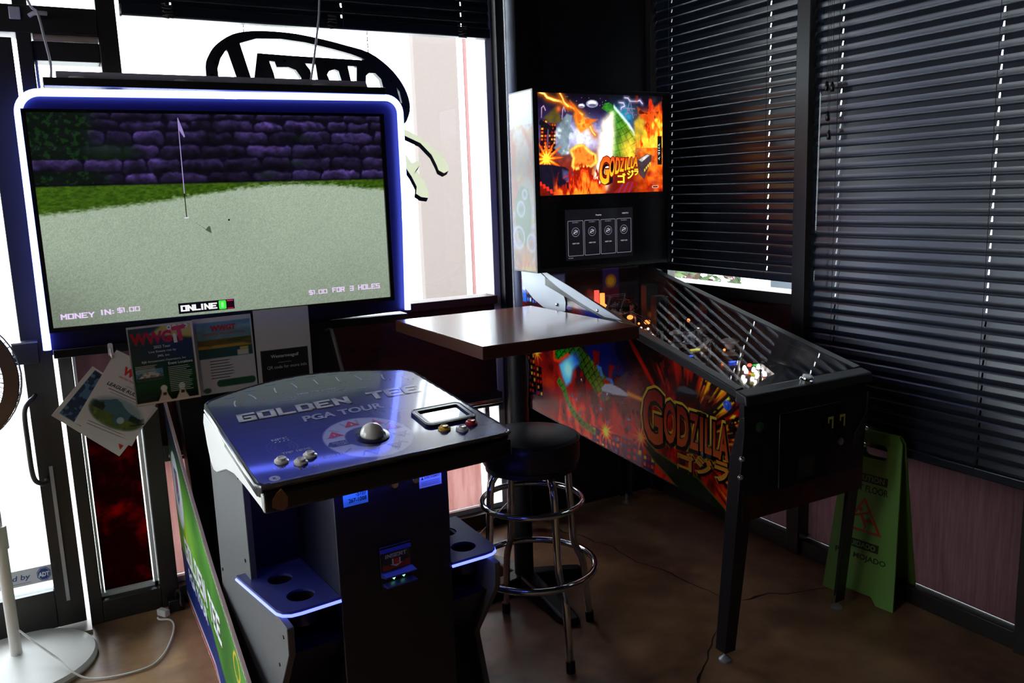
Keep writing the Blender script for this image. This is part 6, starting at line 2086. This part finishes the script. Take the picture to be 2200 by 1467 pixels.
for P, wd in (([(75, 65), (130, 85), (165, 130), (250, 160), (330, 175), (400, 225), (480, 250), (540, 300), (590, 340)], .010), ([(320, 70), (350, 130), (370, 185), (420, 235)], .007), ([(690, 490), (720, 560), (755, 600)], .006)):
    a.line(bgp(P), wd, (1.0, 0.72, 0.15), glow=.016, gc=(0.8, 0.35, 0.05))
    a.line(bgp(P), wd * .4, (1.0, 0.95, 0.6))
# golden fireball streak
a.poly(bgp([(440, 160), (500, 230), (560, 310), (620, 380), (790, 400), (700, 450), (640, 520), (570, 570), (520, 500), (480, 360), (500, 300)]), (0.90, 0.42, 0.08), soft=.01)
a.glow(*bg(590, 450), .03, (1.0, 0.72, 0.25), .9)
a.mix(np.clip((n3 - .5) * 5, 0, 1) * np.clip(.5 - a.sdf(bgp([(440, 160), (620, 380), (790, 400), (570, 570), (480, 360)])) / .006, 0, 1) * .7, (0.60, 0.20, 0.03))
# left: towers with lit windows, steel girders
a.city(*[bg(55, 0)[0], bg(250, 0)[0]], bg(0, 860)[1], 0.15, 2, (0.10, 0.03, 0.04), [(0.90, 0.28, 0.08), (0.98, 0.60, 0.18), (0.60, 0.10, 0.05)], 5, .08)
a.poly(bgp([(60, 440), (80, 400), (220, 500), (230, 560), (60, 470)]), (0.05, 0.04, 0.06))
a.poly(bgp([(250, 560), (330, 420), (400, 330), (470, 350), (440, 480), (480, 560), (420, 640), (430, 840), (330, 860), (230, 760), (300, 700), (260, 640)]), (0.40, 0.46, 0.50), soft=.006)
a.mix(np.clip(.5 - a.sdf(bgp([(250, 560), (330, 420), (400, 330), (470, 350), (440, 480), (480, 560), (420, 640), (430, 840), (330, 860), (230, 760)])) / .01, 0, 1) * np.clip((n2 - .5) * 6, 0, 1) * .8, (0.85, 0.88, 0.90))
a.poly(bgp([(120, 380), (180, 330), (250, 250), (330, 220), (300, 300), (340, 420), (250, 470), (160, 430)]), (0.30, 0.26, 0.08), .9, soft=.012)
a.glow(*bg(300, 270), .012, (0.85, 0.30, 0.12), .9)
for P in ([(90, 380), (95, 260), (120, 235), (140, 290)], [(340, 400), (350, 280), (365, 240), (380, 300)]):
    a.line(bgp(P), .004, (0.65, 0.50, 0.60))
a.burst(*bg(140, 900), .085, 12, (0.92, 0.34, 0.05), (1.0, 0.78, 0.22), 3)
# dark wrecked hull lower left
a.poly(bgp([(40, 970), (180, 975), (360, 1010), (470, 1090), (560, 1190), (480, 1290), (300, 1330), (180, 1370), (30, 1180)]), (0.07, 0.05, 0.11), soft=.004)
a.poly(bgp([(330, 1040), (460, 1080), (540, 1180), (420, 1230), (330, 1150)]), (0.30, 0.26, 0.42), .9, soft=.012)
a.line(bgp([(340, 1150), (400, 1120), (450, 1180), (380, 1200)]), .006, (0.75, 0.16, 0.20), .8)
for k in range(6):
    x0 = 40 + 42 * k
    a.poly(bgp([(x0, 1190 + 34 * k), (x0 + 30, 1190 + 34 * k), (x0 + 40, 1245 + 34 * k), (x0 + 8, 1245 + 34 * k)]), (0.85, 0.14, 0.06))
# great green cone with a lattice pattern, plain
cone = bgp([(840, 250), (880, 185), (940, 175), (990, 210), (1080, 320), (1190, 450), (1270, 570), (1290, 720), (1270, 900), (960, 900), (960, 330)])
d = a.sdf(cone)
mk = np.clip(.5 - d / a.px, 0, 1)
tx_ = np.clip((a.x - bg(960, 0)[0]) / (.13), 0, 1)
ty_ = np.clip((a.y - bg(0, 900)[1]) / .22, 0, 1)
cc = np.stack((.10 + .75 * tx_ * (1 - ty_) + .05, .42 + .25 * tx_ * (1 - .5 * ty_), .10 + .02 * tx_), -1) * (.8 + .4 * n2)[..., None]
a.img = a.img * (1 - mk[..., None]) + cc * mk[..., None]
ox, oy = bg(900, 120)
rr = np.hypot(a.x - ox, (a.y - oy) * 1.2)
th2 = np.arctan2(a.x - ox, oy - a.y)
lat = (np.abs(np.sin(rr * 95)) < .16) | (np.abs(np.sin(th2 * 22)) < .20)
a.mix(mk * lat * .7, (0.05, 0.22, 0.08))
a.mix(np.exp(-(d / .006) ** 2) * (a.x > bg(1000, 0)[0]) * (a.y > .24) * .95, (0.85, 1.0, 0.95))
a.glow(*bg(1190, 800), .035, (1.0, 0.80, 0.25), .8, .05)
# white-hot beam
a.poly(bgp([(975, 330), (985, 560), (960, 900), (880, 1290), (730, 1200), (800, 900), (850, 560), (870, 430)]), (1.25, 1.3, 1.3), soft=.008)
a.mix(np.exp(-(np.clip(a.sdf(bgp([(975, 330), (985, 560), (960, 900), (880, 1290), (730, 1200), (800, 900), (850, 560), (870, 430)])), 0, 1) / .016) ** 2) * .75, (1.0, 0.95, 0.80))
# orange boulder mass
bo_ = bgp([(420, 790), (520, 720), (600, 710), (680, 800), (760, 850), (780, 960), (700, 1020), (560, 1040), (480, 1060), (440, 1000), (460, 900)])
a.poly(bo_, (0.92, 0.50, 0.16), soft=.005)
a.mix(np.clip(.5 - a.sdf(bo_) / a.px, 0, 1) * np.clip((n3 - .5) * 5, 0, 1) * .8, (0.60, 0.22, 0.05))
a.mix(np.exp(-((a.sdf(bo_) + .006) / .006) ** 2) * .9, (1.0, 0.85, 0.35))
for x0, x1 in ((470, 560), (615, 620), (720, 660), (560, 585)):
    a.line(bgp([(x0, 1050), (x1, 1370)]), .007, (0.95, 0.45, 0.08))
a.burst(*bg(620, 1360), .10, 14, (0.85, 0.22, 0.04), (0.98, 0.55, 0.14), 6, .8)
# right: flames, falling bus and burning blocks
a.fire(bg(1270, 0)[0], .70, bg(0, 760)[1], .22, [(0.70, 0.14, 0.02), (0.95, 0.38, 0.05), (1.0, 0.72, 0.18)], 8)
a.fire(bg(200, 0)[0], bg(900, 0)[0], bg(0, 1370)[1], .13, [(0.55, 0.08, 0.03), (0.85, 0.24, 0.05), (0.95, 0.48, 0.12)], 5)
for P in (bgp([(1310, 220), (1400, 290), (1470, 310), (1560, 210), (1640, 150), (1600, 330), (1520, 420), (1400, 400), (1340, 320)]),):
    a.poly(P, (0.85, 0.30, 0.04), .85, soft=.012)
    a.mix(np.clip(.5 - a.sdf(P) / .004, 0, 1) * np.clip((n3 - .52) * 7, 0, 1) * .85, (0.12, 0.03, 0.02))
a.poly(bgp([(1270, 420), (1340, 350), (1420, 420), (1400, 560), (1320, 740), (1270, 620)]), (0.70, 0.62, 0.16), .85, soft=.012)
a.poly(bgp([(1310, 940), (1440, 850), (1510, 870), (1500, 940), (1400, 1200), (1330, 1120)]), (0.24, 0.18, 0.20))
a.poly(bgp([(1330, 930), (1440, 860), (1480, 870), (1370, 960)]), (0.72, 0.70, 0.70))
for k in range(4):
    a.poly(bgp([(1400 + 24 * k, 1060 - 28 * k), (1416 + 24 * k, 1045 - 28 * k), (1420 + 24 * k, 1080 - 28 * k), (1404 + 24 * k, 1095 - 28 * k)]), (0.98, 0.80, 0.25))
a.rect(*bg(1590, 1000), *bg(1650, 610), (0.05, 0.04, 0.05))
for k, (ch, y) in enumerate((('\u30a4', 755), ('\u30cb', 810), ('\u30c6', 870), ('\u30a3', 935))):
    a.put(fit(text_geo(ch, 0.02), *bg(1596, y), .011, .013), (0.75, 0.92, 0.85), 1)
a.img = a.img * (0.72 + 0.56 * n3)[..., None]
a.poly(bgp([(980, 1370), (1100, 1250), (1260, 1210), (1330, 1240), (1200, 1370)]), (0.55, 0.08, 0.05), .9)
for k in range(3):
    a.line(bgp([(1050 + 70 * k, 1360), (1120 + 60 * k, 1235)]), .006, (0.35, 0.20, 0.45), .8)
a.put(fit(text_geo('G', 0.10), *bg(770, 1262), .078, .118, shear=.10), INKC, 1)
lt_ = [('G', 782, 915, 875, 1250), ('O', 920, 990, 880, 1150), ('D', 1000, 1062, 890, 1115), ('Z', 1062, 1120, 900, 1085), ('I', 1132, 1152, 905, 1070), ('L', 1162, 1205, 900, 1060), ('L', 1212, 1252, 895, 1045), ('A', 1248, 1308, 880, 1020)]
jp2 = [('\u30b4', 1035, 1145, 1105, 1240), ('\u30b8', 1165, 1255, 1065, 1185), ('\u30e9', 1258, 1320, 1050, 1140)]
for g, cols, lf in ((11, (0.55, 0.04, 0.02), 2), (6, (0.05, 0.02, 0.02), 3), (0, None, 4)):
    for ch, x0, x1, y0, y1 in lt_:
        p0, p1_ = bg(x0 - g, y1 + g), bg(x1 + g, y0 - g)
        a.put(fit(text_geo(ch, 0.03 + g * .004), p0[0], p0[1], p1_[0] - p0[0], p1_[1] - p0[1], shear=.10), cols or ((1.0, 0.72, 0.12), (0.90, 0.26, 0.06)), lf)
    for ch, x0, x1, y0, y1 in jp2:
        p0, p1_ = bg(x0 - g * .7, y1 + g * .7), bg(x1 + g * .7, y0 - g * .7)
        a.put(fit(text_geo(ch, 0.04 + g * .003), p0[0], p0[1], p1_[0] - p0[0], p1_[1] - p0[1]), cols or (1.0, 0.84, 0.20), lf)
a.shape(bgp(rrect(1510, 1285, 1600, 1320, 14, 4)), (0.80, 0.75, 0.62), 1)
a.shape(bgp(rrect(1518, 1290, 1592, 1315, 10, 4)), (0.45, 0.05, 0.04), 2)
TRANS = art_mat('lit_backbox_picture', 0.12, emit=1.6)
a.mesh('backbox_picture', (1.799, BY0 - .0005, 1.5425), (1, 0, 0), (0, 0, 1), TRANS, bb, lift=0.0003)

# score display
w, h = 0.350, 0.212
a = Art(w, h, 0.004)
a.fill((0.085, 0.085, 0.105))
a.mix(np.clip((a.noise(0.07, 3, 5) - .45) * 3, 0, 1) * .5, (0.13, 0.13, 0.17))
a.mix(np.clip((.03 - a.y) / .02, 0, 1) * .5, (0.05, 0.05, 0.06))
PW = (0.78, 0.76, 0.82)
GX = (0.62, 0.61, 0.68)
for k in range(4):
    x0 = 0.012 + 0.0835 * k
    o_, i_ = rrect(x0, 0.018, x0 + .078, 0.166, .004, 3), rrect(x0 + .0018, 0.0198, x0 + .0762, 0.1642, .003, 3)
    n_ = len(o_)
    a.put((np.array(o_ + i_), [(j, (j + 1) % n_, n_ + (j + 1) % n_, n_ + j) for j in range(n_)]), GX, 1)
    c_ = (x0 + .039, 0.118)
    for r_, t_, cl in ((.0195, .0016, GX), (.0105, .0018, GX)):
        A, B = circ(*c_, r_, 24), circ(*c_, r_ - t_, 24)
        a.put((np.array(A + B), [(j, (j + 1) % 24, 24 + (j + 1) % 24, 24 + j) for j in range(24)]), cl, 1)
    a.shape([(c_[0] - .013, c_[1] - .008), (c_[0] + .009, c_[1] + .001), (c_[0] + .012, c_[1] + .007), (c_[0] - .009, c_[1] - .001)], PW, 2)
    a.shape([(c_[0] - .004, c_[1] + .005), (c_[0] + .004, c_[1] + .005), (c_[0], c_[1] + .010)], PW, 2)
    a.put(fit(text_geo('PLAYER %d' % (k + 1), 0.01), x0 + .024, 0.156, .031, .0042), GX, 2)
    a.put(fit(text_geo('INSERT COIN', 0.02), x0 + .022, 0.068, .034, .0052), PW, 2)
a.put(fit(text_geo('CREDITS 0', 0.02), 0.292, 0.185, .034, .006), PW, 2)
a.put(fit(text_geo('Replay', 0.02), 0.155, 0.181, .030, .008), PW, 2)
a.put(fit(text_geo('V1.0.0', 0.01), 0.012, 0.008, .024, .005), GX, 2)
a.mesh('score_display', (1.915, BY0 - .0052, 1.268), (1, 0, 0), (0, 0, 1), art_mat('score_screen', 0.15, emit=0.75), bb, lift=0.0003)
for x0, x1, y_ in ((1.80, 1.90, 1.515), (2.30, 2.42, 1.515)):
    a = Art(x1 - x0, 0.018, 0.004).fill((0.10, 0.02, 0.015))
    lines(a, 0.006, x1 - x0 - .006, 0.007, 1, .01, (0.26, 0.05, 0.04), .005, 1, 0)
    a.mesh('trim_label', (x0, BY0 - .0046, y_), (1, 0, 0), (0, 0, 1), PRINT, bb)

# ---- playfield under glass
def zp(y):
    return 0.800 + 0.185 * (y - 1.95)


w, h = 0.512, 1.26
a = Art(w, h, 0.010)
nn = a.noise(0.12, 4, 4)
a.img = np.stack((.10 + .30 * nn, .06 + .12 * nn, .05 + .06 * nn), -1)
a.mix(np.clip((a.noise(0.2, 3, 7) - .5) * 4, 0, 1) * .6, (0.05, 0.09, 0.18))
for k in range(26):
    q = np.random.RandomState(40 + k)
    a.disc(q.uniform(.08, .45), q.uniform(.2, .9), .012, [(0.7, 0.2, 0.05), (0.75, 0.6, 0.15), (0.2, 0.3, 0.6), (0.6, 0.6, 0.6)][k % 4])
uy = Vector((0, 1, .185)).normalized()
pf = a.mesh('playfield', (CX0 + .024, 1.955, zp(1.955)), (1, 0, 0), uy, PRINTG, pin)
LAMPW = M_('white_lamp', (0.9, 0.9, 0.9), 0.3, emit=(1.0, 0.93, 0.85), strength=9)
LAMPO = M_('orange_lamp', (0.9, 0.4, 0.1), 0.3, emit=(1.0, 0.20, 0.04), strength=4)
LAMPR = M_('red_lamp', (0.9, 0.1, 0.05), 0.3, emit=(1.0, 0.06, 0.04), strength=3)
LAMPB = M_('blue_insert', (0.1, 0.2, 0.9), 0.3, emit=(0.03, 0.09, 1.0), strength=1.6)
LAMPG = M_('green_insert', (0.1, 0.8, 0.2), 0.3, emit=(0.08, 1.0, 0.15), strength=0.8)
LAMPY = M_('yellow_dart', (0.8, 0.8, 0.1), 0.4, emit=(0.85, 0.8, 0.05), strength=0.6)
CLEAR = M_('clear_plastic_post', (0.5, 0.5, 0.52), 0.08, coat=1.0)
IVORY = M_('ivory_plastic', (0.55, 0.50, 0.45), 0.3)
# apron with card shapes
m = MB()
yb_ = [(CX0 + .02, 2.16), (1.97, 2.10), (2.07, 2.09), (2.18, 2.14), (2.27, 2.17), (2.31, 2.28), (2.345, 2.30), (2.37, 2.26), (CX1 - .02, 2.16)]
pts = [(x, y, zp(y) + .036) for x, y in yb_] + [(CX1 - .02, 1.925, zp(1.925) + .05), (CX0 + .02, 1.925, zp(1.925) + .05)]
m.prism(pts, (0, 0, -0.03), RAILM)
m.build('apron', pin)
# pop bumpers
for x, y in ((2.335, 2.47), (2.20, 2.62), (2.37, 2.66)):
    z = zp(y)
    m = MB().lathe([(0.034, 0), (0.030, .006), (0.020, .012), (0.018, .045), (0.036, .050), (0.037, .056), (0.020, .064), (0.0005, .066)], (x, y, z), 26, IVORY)
    pb = m.build('pop_bumper', pin)
    MB().lathe([(0.038, .020), (0.040, .022), (0.038, .025), (.034, .025)], (x, y, z), 26, CHROME).build('ring', pb)
# lit slingshot plastics near the front
for k, (x, y) in enumerate(((2.245, 2.235), (2.262, 2.265), (2.222, 2.262), (2.285, 2.245), (2.24, 2.29), (2.268, 2.215), (2.300, 2.28))):
    z = zp(y) + .012
    m = MB().lathe([(.007, 0), (.0075, .008), (.004, .016), (.0005, .018)], (x, y, z), 12, LAMPW)
    m.build('lamp', pin)
for k, (x, y, mt) in enumerate(((2.29, 2.315, LAMPR), (2.34, 2.33, LAMPG), (2.335, 2.225, LAMPR), (2.37, 2.235, LAMPY), (2.385, 2.27, LAMPW), (2.15, 2.50, LAMPB), (2.275, 2.39, LAMPB), (2.40, 2.78, LAMPO), (2.17, 2.90, LAMPO), (2.20, 2.82, LAMPO), (2.12, 2.95, LAMPR), (2.06, 2.98, LAMPO), (2.04, 3.02, LAMPO), (2.10, 3.05, LAMPR), (2.16, 3.08, LAMPO), (2.225, 2.23, LAMPY), (2.30, 2.88, LAMPO))):
    z = zp(y) + .004
    m = MB()
    if mt in (LAMPB, LAMPG):
        m.prism([(x - .018, y - .008, z), (x + .018, y - .008, z), (x + .022, y + .008, z), (x - .014, y + .008, z)], (0, 0, .002), mt)
    else:
        m.sphere((x, y, z + (.035 if y > 2.7 else .012)), .012 if y > 2.7 else .008, 12, 8, mt, (1.2, 1, .8))
    m.build('lamp', pin)
rq = random.Random(3)
posts = [(2.18 + .22 * rq.random(), 2.2 + .5 * rq.random()) for _ in range(16)] + [(1.90 + .45 * rq.random(), 2.55 + .5 * rq.random()) for _ in range(18)]
for x, y in posts:
    m = MB().lathe([(.006, 0), (.006, .01), (.0045, .012), (.0045, .030), (.007, .032), (.006, .040)], (x, y, zp(y)), 10, CLEAR)
    m.build('post', pin)
for P in ([(1.92, 2.48, .035), (2.02, 2.55, .05), (2.10, 2.66, .06), (2.14, 2.80, .07), (2.08, 2.95, .08)], [(1.93, 2.60, .045), (2.00, 2.72, .06), (2.06, 2.86, .075), (2.14, 2.98, .08), (2.26, 3.02, .08)],
          [(2.20, 2.46, .045), (2.26, 2.50, .05), (2.33, 2.54, .05), (2.37, 2.62, .05), (2.36, 2.75, .05)], [(1.96, 2.88, .07), (2.06, 2.82, .085), (2.16, 2.86, .09), (2.20, 2.96, .09), (2.14, 3.04, .09)]):
    m = MB()
    for dx in (0, .022):
        m.tube(catmull([(x + dx, y, zp(y) + z_) for x, y, z_ in P], 6), .0022, 6, CHROME)
    m.build('wire_ramp', pin)
m = MB().hexa([(2.14, 2.47, zp(2.47) + .03), (2.165, 2.465, zp(2.47) + .03), (2.30, 2.52, zp(2.52) + .045), (2.28, 2.53, zp(2.52) + .045), (2.14, 2.47, zp(2.47) + .036), (2.165, 2.465, zp(2.47) + .036), (2.30, 2.52, zp(2.52) + .051), (2.28, 2.53, zp(2.52) + .051)], IVORY)
lv = m.build('lane_guide', pin)
MB().prism([(2.135, 2.468, zp(2.47) + .037), (2.175, 2.463, zp(2.47) + .037), (2.19, 2.476, zp(2.47) + .040), (2.14, 2.482, zp(2.47) + .040)], (0, 0, .002), LAMPY).build('tip', lv)
rl = random.Random(11)
SMALLW = M_('small_white_lamp', (0.9, 0.9, 0.9), 0.3, emit=(1.0, 0.9, 0.8), strength=2.2)
for k in range(26):
    x, y = 1.92 + 0.46 * rl.random(), 2.32 + 0.72 * rl.random()
    mt = (SMALLW, SMALLW, LAMPO, SMALLW, LAMPR)[k % 5]
    MB().sphere((x, y, zp(y) + .006 + .045 * rl.random()), .0042 + .002 * rl.random(), 8, 6, mt).build('lamp', pin)
for k in range(9):
    x, y = 1.93 + 0.44 * rl.random(), 2.36 + 0.6 * rl.random()
    MB().cyl((x, y, zp(y)), (x, y, zp(y) + .05 + .02 * rl.random()), .004, seg=10, mat=CHROME).build('post', pin)
# framed picture window, card and building models at the back
m = MB()
for x in (2.195, 2.265):
    m.box(x, x + .005, 2.585, 2.60, zp(2.59), zp(2.59) + .075, CHROME)
m.box(2.195, 2.27, 2.585, 2.60, zp(2.59) + .070, zp(2.59) + .077, CHROME)
fr = m.build('picture_frame', pin)
a = Art(.055, .05, .004).fill((0.35, 0.36, 0.40))
a.disc(.028, .028, .012, (0.75, 0.76, 0.80))
a.disc(.026, .022, .010, (0.2, 0.2, 0.25))
a.mesh('picture', (2.206, 2.590, zp(2.59) + .015), (1, 0, 0), (0, 0, 1), art_mat('dim_insert', .3, emit=.45), fr)
a = Art(.07, .10, .004).fill((0.30, 0.20, 0.30))
a.disc(.035, .055, .022, (0.55, 0.18, 0.16))
a.disc(.035, .075, .014, (0.60, 0.35, 0.30))
a.poly([(.01, .03), (.06, .03), (.035, .06)], (0.45, 0.22, 0.35))
cdm = a.mesh('standing_card', (2.335, 2.68, zp(2.68) + .05), (1, -.25, 0), (0, 0, 1), art_mat('dim_card', .35, emit=.10), pin)
MBLD = M_('dark_model_building', (0.05, 0.055, 0.06), .4, noise=.5, scale=60)
for x, y, wd, hh in ((2.235, 2.80, .05, .15), (2.29, 2.84, .045, .13), (2.26, 2.90, .06, .17)):
    MB().box(x, x + wd, y, y + .04, zp(y), zp(y) + hh, MBLD).build('model_building', pin, bev=.002)
m = MB().lathe([(.04, 0), (.042, .02), (.034, .05), (.012, .062), (.0005, .064)], (2.05, 2.86, zp(2.86) + .03), 24, IVORY)
m.build('dome', pin)
m = MB().lathe([(.035, 0), (.035, .03), (.024, .052), (.0005, .06)], (1.97, 2.66, zp(2.66) + .01), 24, M_('yellow_white_dome', (.60, .46, .14), .3, noise=.4, scale=40))
m.build('dome', pin)
# backboard under the backbox
w, h = 0.50, 0.185
a = Art(w, h, .005)
a.img = np.stack((.05 + .08 * a.noise(.06, 4, 3), .035 + .05 * a.noise(.06, 4, 3), .05 + .07 * a.noise(.06, 4, 5)), -1)
a.rect(.30, .04, .39, .185, (0.22, 0.16, 0.36))
a.rect(.30, .04, .39, .10, (0.36, 0.07, 0.16))
a.disc(.345, .125, .030, (0.72, 0.42, 0.10))
a.disc(.345, .125, .018, (0.85, 0.62, 0.15))
a.rect(.02, .05, .10, .175, (0.40, 0.42, 0.60))
a.rect(.025, .05, .095, .15, (0.55, 0.56, 0.72))
a.poly([(.18, .04), (.22, .12), (.27, .14), (.29, .06)], (0.10, 0.07, 0.05), soft=.01)
a.mesh('backboard', (CX0 + .03, 3.115, zp(3.12) + .01), (1, 0, 0), (0, 0, 1), art_mat('backboard_print', .3, emit=.28), pin)
for x, z_ in ((2.12, .06), (2.15, .045)):
    m = MB().box(x, x + .016, 3.08, 3.095, zp(3.08) + .02, zp(3.08) + .02 + z_ + .03, LAMPR if x < 2.14 else LAMPO)
    m.build('lit_tower', pin)
g0, g1 = CY0 + .032, 3.085
m = MB().hexa([(CX0 + .020, g0, zt_(g0) + .000), (CX1 - .020, g0, zt_(g0) + .000), (CX1 - .020, g1, zt_(g1) + .000), (CX0 + .020, g1, zt_(g1) + .000),
               (CX0 + .020, g0, zt_(g0) + .004), (CX1 - .020, g0, zt_(g0) + .004), (CX1 - .020, g1, zt_(g1) + .004), (CX0 + .020, g1, zt_(g1) + .004)], TGLASS)
m.build('playfield_glass', pin, smooth=False)
